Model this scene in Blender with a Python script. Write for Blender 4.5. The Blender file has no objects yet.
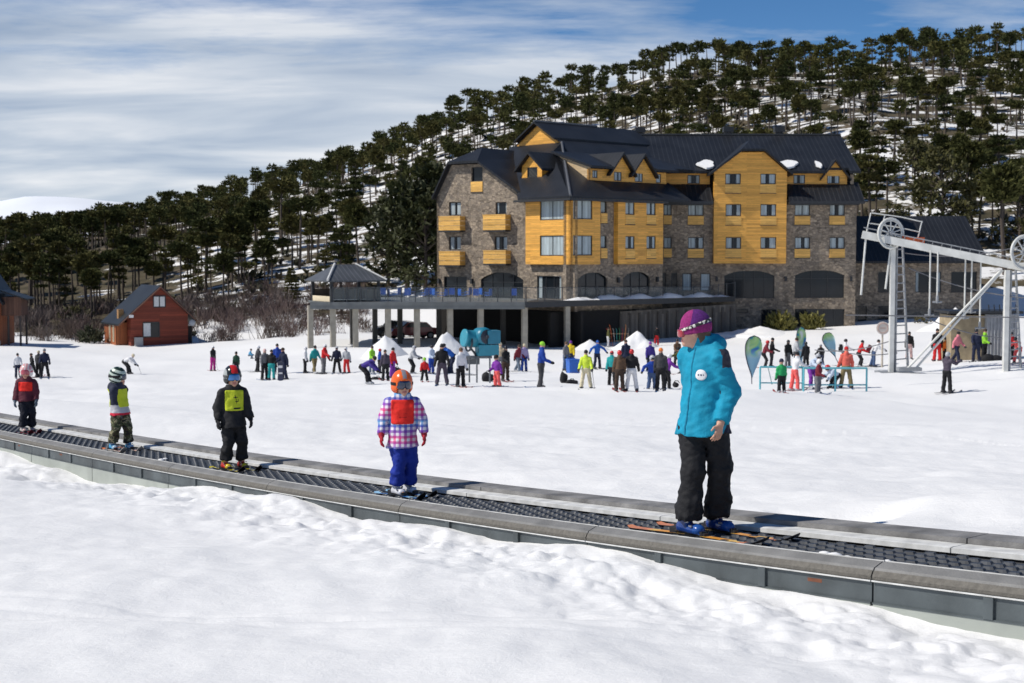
import bpy, bmesh, math, random
import numpy as np
from mathutils import Vector, Matrix

random.seed(7)
RNG = np.random.default_rng(11)
C = bpy.context.scene.collection
R = math.radians
scene = bpy.context.scene

# ------------------------------------------------------------------ camera
F_PX, CX, CY = 1422.0, 512.0, 341.5
CAM = Vector((0, 0, 10.0))
PITCH = math.atan(86.5 / F_PX)                     # looking slightly downhill
FW = Vector((0, math.cos(PITCH), -math.sin(PITCH)))
UP = Vector((0, math.sin(PITCH), math.cos(PITCH)))
RT = Vector((1, 0, 0))

def ray(px, py):
    return FW + RT * ((px - CX) / F_PX) + UP * ((CY - py) / F_PX)

def P(px, py, Y):
    d = ray(px, py)
    return CAM + d * (Y / d.y)

def to_px(v):
    d = Vector(v) - CAM
    z = d.dot(FW)
    return CX + F_PX * d.dot(RT) / z, CY - F_PX * d.dot(UP) / z

cd = bpy.data.cameras.new('camera')
cam = bpy.data.objects.new('camera', cd)
C.objects.link(cam)
cam.location = CAM
cam.rotation_euler = (R(90) - PITCH, 0, 0)
cd.sensor_width = 36.0
cd.lens = 36.0 * F_PX / 1024.0
cd.clip_start, cd.clip_end = 0.1, 20000
cd.dof.use_dof = True
cd.dof.focus_distance = 13.0
cd.dof.aperture_fstop = 5.0
scene.camera = cam

scene.view_settings.view_transform = 'Standard'
scene.view_settings.look = 'None'
scene.view_settings.gamma = 1.0
scene.view_settings.exposure = 0.29
scene.cycles.max_bounces = 6
scene.cycles.diffuse_bounces = 3
scene.cycles.transparent_max_bounces = 12
scene.cycles.use_denoising = True

# ------------------------------------------------------------------ objects
def tag(o, label=None, cat=None, group=None, kind=None):
    if label: o['label'] = label
    if cat: o['category'] = cat
    if group: o['group'] = group
    if kind: o['kind'] = kind
    return o

def empty(name, loc=(0, 0, 0), rz=0.0, parent=None):
    o = bpy.data.objects.new(name, None)
    o.empty_display_size = 0.2
    C.objects.link(o)
    o.location = loc
    o.rotation_euler = (0, 0, rz)
    if parent: o.parent = parent
    return o

def kids_of(o):
    return [c for c in list(o.children)]

def copy_tree(o, parent=None):
    c = o.copy()
    C.objects.link(c)
    if parent is not None: c.parent = parent
    for ch in kids_of(o): copy_tree(ch, c)
    return c

def link(name, me, parent=None):
    o = bpy.data.objects.new(name, me)
    C.objects.link(o)
    if parent: o.parent = parent
    return o

class MB:
    """collects faces and links them as ONE mesh object"""
    def __init__(s):
        s.v, s.f, s.m, s.sm = [], [], [], []
    def add(s, vs, fs, m=0, smooth=False):
        b = len(s.v)
        s.v.extend([tuple(p) for p in vs])
        for f in fs:
            s.f.append([b + i for i in f]); s.m.append(m); s.sm.append(smooth)
        return s
    def box(s, c, size, m=0, M=None, rz=0.0, taper=1.0):
        hx, hy, hz = size[0] / 2, size[1] / 2, size[2] / 2
        vs = []
        for z, t in ((-hz, 1.0), (hz, taper)):
            vs += [Vector((-hx * t, -hy * t, z)), Vector((hx * t, -hy * t, z)), Vector((hx * t, hy * t, z)), Vector((-hx * t, hy * t, z))]
        if M is None: M = Matrix.Rotation(rz, 3, 'Z')
        vs = [M @ v + Vector(c) for v in vs]
        return s.add(vs, [(0, 3, 2, 1), (4, 5, 6, 7), (0, 1, 5, 4), (1, 2, 6, 5), (2, 3, 7, 6), (3, 0, 4, 7)], m)
    def tube(s, p0, p1, r0, r1=None, n=8, m=0, caps=True, smooth=True):
        p0, p1 = Vector(p0), Vector(p1)
        if r1 is None: r1 = r0
        d = (p1 - p0)
        if d.length < 1e-6: return s
        d.normalize()
        a = d.orthogonal().normalized(); b = d.cross(a)
        vs = []
        for p, r in ((p0, r0), (p1, r1)):
            for i in range(n):
                t = 2 * math.pi * i / n
                vs.append(p + a * (r * math.cos(t)) + b * (r * math.sin(t)))
        fs = [(i, (i + 1) % n, n + (i + 1) % n, n + i) for i in range(n)]
        s.add(vs, fs, m, smooth)
        if caps:
            s.add(vs[:n], [tuple(reversed(range(n)))], m)
            s.add(vs[n:], [tuple(range(n))], m)
        return s
    def path(s, pts, rs, n=8, m=0):
        pts = [Vector(p) for p in pts]
        if not isinstance(rs, (list, tuple)): rs = [rs] * len(pts)
        ref = None; vs = []
        for k, p in enumerate(pts):
            d = (pts[min(k + 1, len(pts) - 1)] - pts[max(k - 1, 0)]).normalized()
            if ref is None: ref = d.orthogonal().normalized()
            a = (ref - d * ref.dot(d)).normalized(); ref = a; b = d.cross(a)
            for i in range(n):
                t = 2 * math.pi * i / n
                vs.append(p + a * (rs[k] * math.cos(t)) + b * (rs[k] * math.sin(t)))
        fs = []
        for k in range(len(pts) - 1):
            for i in range(n):
                fs.append((k * n + i, k * n + (i + 1) % n, (k + 1) * n + (i + 1) % n, (k + 1) * n + i))
        s.add(vs, fs, m, True)
        s.add(vs[:n], [tuple(reversed(range(n)))], m)
        s.add(vs[-n:], [tuple(range(n))], m)
        return s
    def ring(s, c, axis, rad, r, n=24, k=6, m=0):
        c, axis = Vector(c), Vector(axis).normalized()
        a = axis.orthogonal().normalized(); b = axis.cross(a)
        vs, fs = [], []
        for i in range(n):
            t = 2 * math.pi * i / n
            o = a * math.cos(t) + b * math.sin(t)
            for j in range(k):
                q = 2 * math.pi * j / k
                vs.append(c + o * (rad + r * math.cos(q)) + axis * (r * math.sin(q)))
        for i in range(n):
            for j in range(k):
                fs.append((i * k + j, ((i + 1) % n) * k + j, ((i + 1) % n) * k + (j + 1) % k, i * k + (j + 1) % k))
        return s.add(vs, fs, m, True)
    def lathe(s, c, axis, prof, n=20, m=0):
        c, axis = Vector(c), Vector(axis).normalized()
        a = axis.orthogonal().normalized(); b = axis.cross(a)
        vs = []
        for (h, r) in prof:
            for i in range(n):
                t = 2 * math.pi * i / n
                vs.append(c + axis * h + (a * math.cos(t) + b * math.sin(t)) * r)
        fs = []
        for k in range(len(prof) - 1):
            for i in range(n):
                fs.append((k * n + i, k * n + (i + 1) % n, (k + 1) * n + (i + 1) % n, (k + 1) * n + i))
        s.add(vs, fs, m, True)
        s.add(vs[:n], [tuple(reversed(range(n)))], m)
        s.add(vs[-n:], [tuple(range(n))], m)
        return s
    def prism(s, pts, ext, m=0):
        """planar polygon pts swept along ext"""
        pts = [Vector(p) for p in pts]; ext = Vector(ext); n = len(pts)
        nrm = Vector((0, 0, 0))
        for i in range(n): nrm += (pts[i] - pts[0]).cross(pts[(i + 1) % n] - pts[0])
        vs = pts + [p + ext for p in pts]
        fs = [tuple(range(n)), tuple(reversed(range(n, 2 * n)))] + [(i, n + i, n + (i + 1) % n, (i + 1) % n) for i in range(n)]
        if nrm.dot(ext) > 0: fs = [tuple(reversed(f)) for f in fs]
        return s.add(vs, fs, m)
    def build(s, name, mats, parent=None, uv=True):
        me = mesh_from(s.v, s.f, s.m, s.sm, mats, name, uv)
        return link(name, me, parent)

def mesh_from(v, f, mi, sm, mats, name, uv=True):
    me = bpy.data.meshes.new(name)
    me.from_pydata([tuple(p) for p in v], [], f)
    if not isinstance(mats, (list, tuple)): mats = [mats]
    for m in mats: me.materials.append(m)
    n = len(me.polygons)
    if n:
        me.polygons.foreach_set('material_index', np.array(mi if mi is not None else np.zeros(n), dtype=np.int32))
        if isinstance(sm, bool): sm = [sm] * n
        me.polygons.foreach_set('use_smooth', np.array(sm, dtype=bool))
    if uv and n:
        ul = me.uv_layers.new(name='UVMap')
        nv = len(me.vertices); co = np.empty(nv * 3); me.vertices.foreach_get('co', co); co = co.reshape(-1, 3)
        nr = np.empty(n * 3); me.polygons.foreach_get('normal', nr); nr = nr.reshape(-1, 3)
        nl = len(me.loops); li = np.empty(nl, dtype=np.int32); me.loops.foreach_get('vertex_index', li)
        lt = np.empty(n, dtype=np.int32); me.polygons.foreach_get('loop_total', lt)
        fn = np.repeat(nr, lt, axis=0); p = co[li]
        t = np.stack([-fn[:, 1], fn[:, 0], np.zeros(nl)], 1)
        ln = np.linalg.norm(t, axis=1)
        flat = ln < 0.05
        t[~flat] /= ln[~flat][:, None]
        t[flat] = (1, 0, 0)
        b = np.cross(fn, t)
        uvs = np.stack([(p * t).sum(1), (p * b).sum(1)], 1)
        ul.data.foreach_set('uv', uvs.astype(np.float32).ravel())
    me.update()
    return me

# ------------------------------------------------------------------ materials
_mats = {}
def nt(name):
    m = bpy.data.materials.new(name); m.use_nodes = True
    t = m.node_tree; b = t.nodes['Principled BSDF']
    return m, t, b
def N(t, kind, **kw):
    n = t.nodes.new(kind)
    for k, v in kw.items(): setattr(n, k, v)
    return n
def ramp(t, stops, interp='LINEAR'):
    r = N(t, 'ShaderNodeValToRGB'); r.color_ramp.interpolation = interp
    el = r.color_ramp.elements
    while len(el) > 1: el.remove(el[-1])
    el[0].position = stops[0][0]; el[0].color = (*stops[0][1], 1)
    for p, c in stops[1:]:
        e = el.new(p); e.color = (*c, 1)
    return r
def s2l(c):
    return tuple(((x / 255) / 12.92 if x / 255 <= 0.04045 else ((x / 255 + 0.055) / 1.055) ** 2.4) for x in c)

def plain(name, col, rough=0.6, metal=0.0, var=0.12, scale=6.0, bump=0.0, bscale=None, coat=0.0, spec=0.5):
    key = (name, tuple(round(x, 3) for x in col), rough, metal, var, scale, bump)
    if key in _mats: return _mats[key]
    m, t, b = nt(name)
    tc = N(t, 'ShaderNodeTexCoord')
    no = N(t, 'ShaderNodeTexNoise'); no.inputs['Scale'].default_value = scale; no.inputs['Detail'].default_value = 5
    t.links.new(tc.outputs['Object'], no.inputs['Vector'])
    lo = tuple(max(0, x * (1 - var)) for x in col); hi = tuple(min(1, x * (1 + var)) for x in col)
    r = ramp(t, [(0.3, lo), (0.7, hi)])
    t.links.new(no.outputs['Fac'], r.inputs['Fac'])
    t.links.new(r.outputs['Color'], b.inputs['Base Color'])
    b.inputs['Roughness'].default_value = rough
    b.inputs['Metallic'].default_value = metal
    b.inputs['Specular IOR Level'].default_value = spec
    b.inputs['Coat Weight'].default_value = coat
    if bump:
        n2 = N(t, 'ShaderNodeTexNoise'); n2.inputs['Scale'].default_value = bscale or scale * 6; n2.inputs['Detail'].default_value = 4
        t.links.new(tc.outputs['Object'], n2.inputs['Vector'])
        bp = N(t, 'ShaderNodeBump'); bp.inputs['Strength'].default_value = bump; bp.inputs['Distance'].default_value = 0.02
        t.links.new(n2.outputs['Fac'], bp.inputs['Height']); t.links.new(bp.outputs['Normal'], b.inputs['Normal'])
    _mats[key] = m
    return m

def cloth(name, col, rough=0.75):
    return plain('fabric_' + name, col, rough, 0.0, 0.14, 7.0, 0.25, 60.0, 0.0, 0.3)

def plank_mat(name, base, var, w=0.14, length=3.0, gap=0.35, rough=0.5, vertical=False):
    m, t, b = nt(name)
    tc = N(t, 'ShaderNodeTexCoord')
    mp = N(t, 'ShaderNodeMapping')
    if vertical: mp.inputs['Rotation'].default_value = (0, 0, R(90))
    t.links.new(tc.outputs['UV'], mp.inputs['Vector'])
    br = N(t, 'ShaderNodeTexBrick')
    br.inputs['Scale'].default_value = 1.0
    br.inputs['Brick Width'].default_value = length; br.inputs['Row Height'].default_value = w
    br.inputs['Mortar Size'].default_value = 0.008; br.inputs['Mortar Smooth'].default_value = 0.2
    br.inputs['Color1'].default_value = (0, 0, 0, 1); br.inputs['Color2'].default_value = (1, 1, 1, 1)
    br.inputs['Mortar'].default_value = (0.5, 0.5, 0.5, 1); br.inputs['Bias'].default_value = 0.0
    t.links.new(mp.outputs['Vector'], br.inputs['Vector'])
    r = ramp(t, [(0.0, tuple(x * (1 - var) for x in base)), (0.5, base), (1.0, tuple(min(1, x * (1 + var)) for x in base))])
    t.links.new(br.outputs['Color'], r.inputs['Fac'])
    mp2 = N(t, 'ShaderNodeMapping'); mp2.inputs['Scale'].default_value = (1.0, 12.0, 1.0)
    t.links.new(mp.outputs['Vector'], mp2.inputs['Vector'])
    no = N(t, 'ShaderNodeTexNoise'); no.inputs['Scale'].default_value = 1.3; no.inputs['Detail'].default_value = 6
    t.links.new(mp2.outputs['Vector'], no.inputs['Vector'])
    r2 = ramp(t, [(0.3, (0.72, 0.66, 0.6)), (0.7, (1.1, 1.1, 1.1))])
    t.links.new(no.outputs['Fac'], r2.inputs['Fac'])
    mx = N(t, 'ShaderNodeMix', data_type='RGBA', blend_type='MULTIPLY'); mx.inputs['Factor'].default_value = 0.8
    t.links.new(r.outputs['Color'], mx.inputs['A']); t.links.new(r2.outputs['Color'], mx.inputs['B'])
    mx2 = N(t, 'ShaderNodeMix', data_type='RGBA', blend_type='MULTIPLY')
    ml = N(t, 'ShaderNodeMath', operation='MULTIPLY'); ml.inputs[1].default_value = 1.0
    t.links.new(br.outputs['Fac'], ml.inputs[0]); t.links.new(ml.outputs[0], mx2.inputs['Factor'])
    t.links.new(mx.outputs['Result'], mx2.inputs['A']); mx2.inputs['B'].default_value = (gap, gap, gap, 1)
    t.links.new(mx2.outputs['Result'], b.inputs['Base Color'])
    bp = N(t, 'ShaderNodeBump'); bp.inputs['Strength'].default_value = 0.5; bp.inputs['Distance'].default_value = 0.02; bp.invert = True
    t.links.new(br.outputs['Fac'], bp.inputs['Height']); t.links.new(bp.outputs['Normal'], b.inputs['Normal'])
    b.inputs['Roughness'].default_value = rough
    return m

def stone_mat(name, cols, scale=4.0, rough=0.85):
    m, t, b = nt(name)
    tc = N(t, 'ShaderNodeTexCoord')
    mp = N(t, 'ShaderNodeMapping'); mp.inputs['Scale'].default_value = (1.0, 1.7, 1.0)
    t.links.new(tc.outputs['UV'], mp.inputs['Vector'])
    vo = N(t, 'ShaderNodeTexVoronoi'); vo.inputs['Scale'].default_value = scale; vo.inputs['Randomness'].default_value = 0.85
    t.links.new(mp.outputs['Vector'], vo.inputs['Vector'])
    sx = N(t, 'ShaderNodeSeparateColor'); t.links.new(vo.outputs['Color'], sx.inputs[0])
    r = ramp(t, [(i / (len(cols) - 1), c) for i, c in enumerate(cols)])
    t.links.new(sx.outputs[0], r.inputs['Fac'])
    ve = N(t, 'ShaderNodeTexVoronoi', feature='DISTANCE_TO_EDGE'); ve.inputs['Scale'].default_value = scale; ve.inputs['Randomness'].default_value = 0.85
    t.links.new(mp.outputs['Vector'], ve.inputs['Vector'])
    r2 = ramp(t, [(0.0, (0.55, 0.52, 0.5)), (0.08, (1, 1, 1))])
    t.links.new(ve.outputs['Distance'], r2.inputs['Fac'])
    mx = N(t, 'ShaderNodeMix', data_type='RGBA', blend_type='MULTIPLY'); mx.inputs['Factor'].default_value = 1.0
    t.links.new(r.outputs['Color'], mx.inputs['A']); t.links.new(r2.outputs['Color'], mx.inputs['B'])
    no = N(t, 'ShaderNodeTexNoise'); no.inputs['Scale'].default_value = 0.6; no.inputs['Detail'].default_value = 6
    t.links.new(tc.outputs['UV'], no.inputs['Vector'])
    r3 = ramp(t, [(0.3, (0.75, 0.74, 0.73)), (0.7, (1.15, 1.13, 1.1))])
    t.links.new(no.outputs['Fac'], r3.inputs['Fac'])
    mx2 = N(t, 'ShaderNodeMix', data_type='RGBA', blend_type='MULTIPLY'); mx2.inputs['Factor'].default_value = 1.0
    t.links.new(mx.outputs['Result'], mx2.inputs['A']); t.links.new(r3.outputs['Color'], mx2.inputs['B'])
    t.links.new(mx2.outputs['Result'], b.inputs['Base Color'])
    bp = N(t, 'ShaderNodeBump'); bp.inputs['Strength'].default_value = 0.8; bp.inputs['Distance'].default_value = 0.05
    t.links.new(r2.outputs['Color'], bp.inputs['Height']); t.links.new(bp.outputs['Normal'], b.inputs['Normal'])
    b.inputs['Roughness'].default_value = rough
    return m

def seam_mat(name, col, pitch=0.42, rough=0.45):
    m, t, b = nt(name)
    tc = N(t, 'ShaderNodeTexCoord')
    sp = N(t, 'ShaderNodeSeparateXYZ'); t.links.new(tc.outputs['UV'], sp.inputs[0])
    dv = N(t, 'ShaderNodeMath', operation='DIVIDE'); dv.inputs[1].default_value = pitch; t.links.new(sp.outputs[0], dv.inputs[0])
    fr = N(t, 'ShaderNodeMath', operation='FRACT'); t.links.new(dv.outputs[0], fr.inputs[0])
    gt = ramp(t, [(0.0, (1, 1, 1)), (0.1, (1, 1, 1)), (0.14, (0, 0, 0)), (0.94, (0, 0, 0)), (1.0, (1, 1, 1))])
    t.links.new(fr.outputs[0], gt.inputs['Fac'])
    no = N(t, 'ShaderNodeTexNoise'); no.inputs['Scale'].default_value = 0.5; no.inputs['Detail'].default_value = 8
    t.links.new(tc.outputs['UV'], no.inputs['Vector'])
    r = ramp(t, [(0.3, tuple(x * 0.75 for x in col)), (0.7, tuple(x * 1.3 for x in col))])
    t.links.new(no.outputs['Fac'], r.inputs['Fac'])
    mx = N(t, 'ShaderNodeMix', data_type='RGBA', blend_type='MULTIPLY'); mx.inputs['B'].default_value = (1.7, 1.7, 1.7, 1)
    t.links.new(gt.outputs['Color'], mx.inputs['Factor']); t.links.new(r.outputs['Color'], mx.inputs['A'])
    t.links.new(mx.outputs['Result'], b.inputs['Base Color'])
    bp = N(t, 'ShaderNodeBump'); bp.inputs['Strength'].default_value = 0.7; bp.inputs['Distance'].default_value = 0.03
    t.links.new(gt.outputs['Color'], bp.inputs['Height']); t.links.new(bp.outputs['Normal'], b.inputs['Normal'])
    b.inputs['Roughness'].default_value = rough; b.inputs['Metallic'].default_value = 0.0
    b.inputs['Specular IOR Level'].default_value = 0.25
    return m

# ------------------------------------------------------------------ light
SUN_EL, SUN_AZ = R(48), R(190)          # azimuth measured from +X towards +Y: sun stands to the left, a touch behind
sun_dir = Vector((math.cos(SUN_EL) * math.cos(SUN_AZ), math.cos(SUN_EL) * math.sin(SUN_AZ), math.sin(SUN_EL)))
sl = bpy.data.lights.new('sun', 'SUN'); sl.energy = 3.4; sl.angle = R(0.6); sl.color = (1.0, 0.95, 0.87)
so = bpy.data.objects.new('sun', sl); C.objects.link(so); so.location = (-60, 10, 80)
so.rotation_euler = sun_dir.to_track_quat('Z', 'Y').to_euler()

w = bpy.data.worlds.new('World'); scene.world = w; w.use_nodes = True
t = w.node_tree; bg = t.nodes['Background']
sky = N(t, 'ShaderNodeTexSky', sky_type='NISHITA'); sky.sun_disc = False
sky.sun_elevation = SUN_EL; sky.sun_rotation = R(90) - SUN_AZ
sky.altitude = 2500; sky.air_density = 0.75; sky.dust_density = 0.4; sky.ozone_density = 2.0
tc = N(t, 'ShaderNodeTexCoord')
sp = N(t, 'ShaderNodeSeparateXYZ'); t.links.new(tc.outputs['Generated'], sp.inputs[0])
az_ = N(t, 'ShaderNodeMath', operation='ADD'); az_.inputs[1].default_value = 0.16; t.links.new(sp.outputs[2], az_.inputs[0])
mxz = N(t, 'ShaderNodeMath', operation='MAXIMUM'); mxz.inputs[1].default_value = 0.05; t.links.new(az_.outputs[0], mxz.inputs[0])
dx = N(t, 'ShaderNodeMath', operation='DIVIDE'); t.links.new(sp.outputs[0], dx.inputs[0]); t.links.new(mxz.outputs[0], dx.inputs[1])
dy = N(t, 'ShaderNodeMath', operation='DIVIDE'); t.links.new(sp.outputs[1], dy.inputs[0]); t.links.new(mxz.outputs[0], dy.inputs[1])
cb = N(t, 'ShaderNodeCombineXYZ'); t.links.new(dx.outputs[0], cb.inputs[0]); t.links.new(dy.outputs[0], cb.inputs[1])
# high cloud sheet: broad cover, thinning out to the upper right
mpc = N(t, 'ShaderNodeMapping'); mpc.inputs['Scale'].default_value = (0.8, 1.5, 1); mpc.inputs['Rotation'].default_value = (0, 0, R(-12)); mpc.inputs['Location'].default_value = (1.3, 0.4, 0)
t.links.new(cb.outputs[0], mpc.inputs['Vector'])
n1 = N(t, 'ShaderNodeTexNoise'); n1.inputs['Scale'].default_value = 1.1; n1.inputs['Detail'].default_value = 9; n1.inputs['Roughness'].default_value = 0.6; n1.inputs['Distortion'].default_value = 0.35
t.links.new(mpc.outputs[0], n1.inputs['Vector'])
mpd = N(t, 'ShaderNodeMapping'); mpd.inputs['Scale'].default_value = (1.3, 3.0, 1); mpd.inputs['Rotation'].default_value = (0, 0, R(-7))
t.links.new(cb.outputs[0], mpd.inputs['Vector'])
n2 = N(t, 'ShaderNodeTexNoise'); n2.inputs['Scale'].default_value = 1.5; n2.inputs['Detail'].default_value = 8; n2.inputs['Roughness'].default_value = 0.62
t.links.new(mpd.outputs[0], n2.inputs['Vector'])
# bias = cover + k_low * (high elevations and to the right are clearer)
b1 = N(t, 'ShaderNodeMath', operation='MULTIPLY'); b1.inputs[1].default_value = -4.8; t.links.new(sp.outputs[2], b1.inputs[0])
b2 = N(t, 'ShaderNodeMath', operation='MULTIPLY'); b2.inputs[1].default_value = -0.38; t.links.new(sp.outputs[0], b2.inputs[0])
b3 = N(t, 'ShaderNodeMath', operation='ADD'); t.links.new(b1.outputs[0], b3.inputs[0]); t.links.new(b2.outputs[0], b3.inputs[1])
b4 = N(t, 'ShaderNodeMath', operation='ADD'); b4.inputs[1].default_value = 0.80; t.links.new(b3.outputs[0], b4.inputs[0])
b4c = N(t, 'ShaderNodeMath', operation='MAXIMUM'); b4c.inputs[1].default_value = -0.12; t.links.new(b4.outputs[0], b4c.inputs[0])
a1 = N(t, 'ShaderNodeMath', operation='ADD'); t.links.new(n1.outputs['Fac'], a1.inputs[0]); t.links.new(b4c.outputs[0], a1.inputs[1])
n2m = N(t, 'ShaderNodeMath', operation='MULTIPLY_ADD'); n2m.inputs[1].default_value = 0.5; n2m.inputs[2].default_value = -0.25; t.links.new(n2.outputs['Fac'], n2m.inputs[0])
a2 = N(t, 'ShaderNodeMath', operation='ADD'); t.links.new(a1.outputs[0], a2.inputs[0]); t.links.new(n2m.outputs[0], a2.inputs[1])
cov = ramp(t, [(0.42, (0, 0, 0)), (0.72, (0.92, 0.92, 0.92))]); t.links.new(a2.outputs[0], cov.inputs['Fac'])
# cloud brightness: grey-blue undersides to white
n3 = N(t, 'ShaderNodeTexNoise'); n3.inputs['Scale'].default_value = 0.9; n3.inputs['Detail'].default_value = 7; n3.inputs['Distortion'].default_value = 0.4
t.links.new(mpd.outputs[0], n3.inputs['Vector'])
ccol = ramp(t, [(0.30, (2.9, 3.6, 4.7)), (0.50, (4.8, 5.3, 6.0)), (0.68, (7.2, 7.3, 7.5))]); t.links.new(n3.outputs['Fac'], ccol.inputs['Fac'])
hsv = N(t, 'ShaderNodeHueSaturation'); hsv.inputs['Saturation'].default_value = 1.25; hsv.inputs['Value'].default_value = 0.85; t.links.new(sky.outputs[0], hsv.inputs['Color'])
mix = N(t, 'ShaderNodeMix', data_type='RGBA')
t.links.new(cov.outputs['Color'], mix.inputs['Factor']); t.links.new(hsv.outputs[0], mix.inputs['A']); t.links.new(ccol.outputs['Color'], mix.inputs['B'])
t.links.new(mix.outputs['Result'], bg.inputs['Color'])
bg.inputs['Strength'].default_value = 0.1
# ------------------------------------------------------------------ terrain
def smooth(a, b, x):
    t = np.clip((np.asarray(x, float) - a) / (b - a), 0, 1)
    return t * t * (3 - 2 * t)

class Noise:
    def __init__(s, seed, n=24, fmin=0.5, fmax=2.0, dim=2):
        g = np.random.default_rng(seed)
        k = g.normal(size=(n, dim)); k /= np.linalg.norm(k, axis=1)[:, None]
        s.k = k * (fmin * (fmax / fmin) ** g.random(n))[:, None] * 2 * math.pi
        s.p = g.random(n) * 2 * math.pi
        s.a = 1.0 / np.linalg.norm(s.k, axis=1); s.a /= np.sqrt((s.a ** 2).sum() / 2)
    def __call__(s, pts):
        return (np.sin(pts @ s.k.T + s.p) * s.a).sum(1)

# belt line in plan and its height
BD = np.array([-0.582, 0.813])                 # uphill along the belt
BN = np.array([-0.813, -0.582])                # towards the camera side
B0 = np.array([1.54, 11.4])
_by = np.array([9.07, 9.81, 11.07, 15.2, 18.7, 22.1, 26.0, 40.0])
_bp = np.array([571, 558, 540, 492, 472, 451, 432, 405.0])
_bx = B0[0] + (_by - B0[1]) * BD[0] / BD[1]
_bz = np.array([P(512 + 1422 * x / y, p, y).z for x, y, p in zip(_bx, _by, _bp)])
_bz[-1] = _bz[-2] - 0.055 * 14
_bf = np.polyfit(_by, _bz, 3)
def belt_z(Y):
    Yc = np.clip(Y, 4.0, 40.0)
    return np.polyval(_bf, Yc) - 0.08 * np.minimum(0, Y - 4.0) - 0.05 * np.maximum(0, Y - 40)
def belt_pt(tt, n=0.0, dz=0.0):
    """tt = metres along the belt from the instructor (positive uphill)"""
    c = B0 + BD * tt
    q = c + BN * n
    return Vector((q[0], q[1], float(belt_z(c[1])) + dz))

# control points (px, py, Y) of the snow surface
cps = [(30, 378, 86), (213, 371, 96), (264, 380, 80), (320, 373, 87), (372, 375, 86), (442, 385, 62), (541, 388, 55), (518, 371, 91),
       (619, 391, 61), (660, 391, 58), (597, 368.5, 87), (764, 367, 88), (846, 389, 61), (781, 393, 55), (858, 366, 88), (909, 359, 90), (965, 361, 76),
       (947, 393, 60), (898, 368, 69), (1010, 370, 67), (656, 347, 116), (800, 328, 126), (740, 334, 122), (600, 346, 113), (450, 346, 112), (380, 347, 112),
       (310, 348, 112), (160, 346, 128), (15, 346, 122), (900, 322, 130), (960, 320, 128), (1020, 326, 124), (125, 374, 92), (-150, 378, 86), (-150, 346, 122), (1200, 318, 126), (1200, 362, 76),
       (1200, 400, 55), (-150, 400, 55), (200, 400, 50), (80, 400, 52), (850, 420, 38), (512, 420, 38)]
cpt = [P(*c) for c in cps]
cX = [p.x for p in cpt]; cY = [p.y for p in cpt]; cZ = [p.z for p in cpt]
for px in (-150, 200, 512, 800, 1150):          # the slope just past the belt
    for Y in (9.0, 14.0, 20.0, 28.0):
        cX.append((px - 512) * Y / 1422); cY.append(Y); cZ.append(float(belt_z(Y)) + 0.0)
cX, cY, cZ = map(np.array, (cX, cY, cZ))
def _uv(X, Y):
    Y = np.maximum(Y, 1.0)
    return np.stack([X / (Y + 6) * 2.6, np.log(Y + 6.0) * 1.5], 1)
_cu = _uv(cX, cY)
def _phi(r): return r ** 3
_n = len(cX)
_A = _phi(np.linalg.norm(_cu[:, None] - _cu[None], axis=2)) + np.eye(_n) * 0.004
_Q = np.concatenate([np.ones((_n, 1)), _cu], 1)
_M = np.block([[_A, _Q], [_Q.T, np.zeros((3, 3))]])
_w = np.linalg.solve(_M, np.concatenate([cZ + 0.075 * cY, np.zeros(3)]))
def _rbf(X, Y):
    out = np.empty(len(X))
    for i in range(0, len(X), 40000):
        u = _uv(X[i:i + 40000], Y[i:i + 40000])
        out[i:i + 40000] = _phi(np.linalg.norm(u[:, None] - _cu[None], axis=2)) @ _w[:_n] + _w[_n] + u @ _w[_n + 1:]
    return out - 0.075 * Y

sk_px = np.array([-600, -200, 0, 60, 140, 250, 380, 450, 560, 640, 750, 850, 920, 1024, 1400])
sk_py = np.array([282, 266, 250, 239, 217, 184, 153, 130, 114, 98, 79, 68, 61, 58, 46])
YR = 310.0
nz_hill = Noise(5, 30, 0.006, 0.05)
nz_mid = Noise(6, 30, 0.03, 0.2)
nz_near = Noise(7, 40, 0.25, 1.4)
nz_fine = Noise(8, 60, 1.2, 5.0)
nz_track = Noise(9, 16, 0.1, 0.6)
nz_lump = Noise(31, 40, 0.7, 3.0)
nz_lump2 = Noise(32, 60, 2.5, 7.0)

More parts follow.
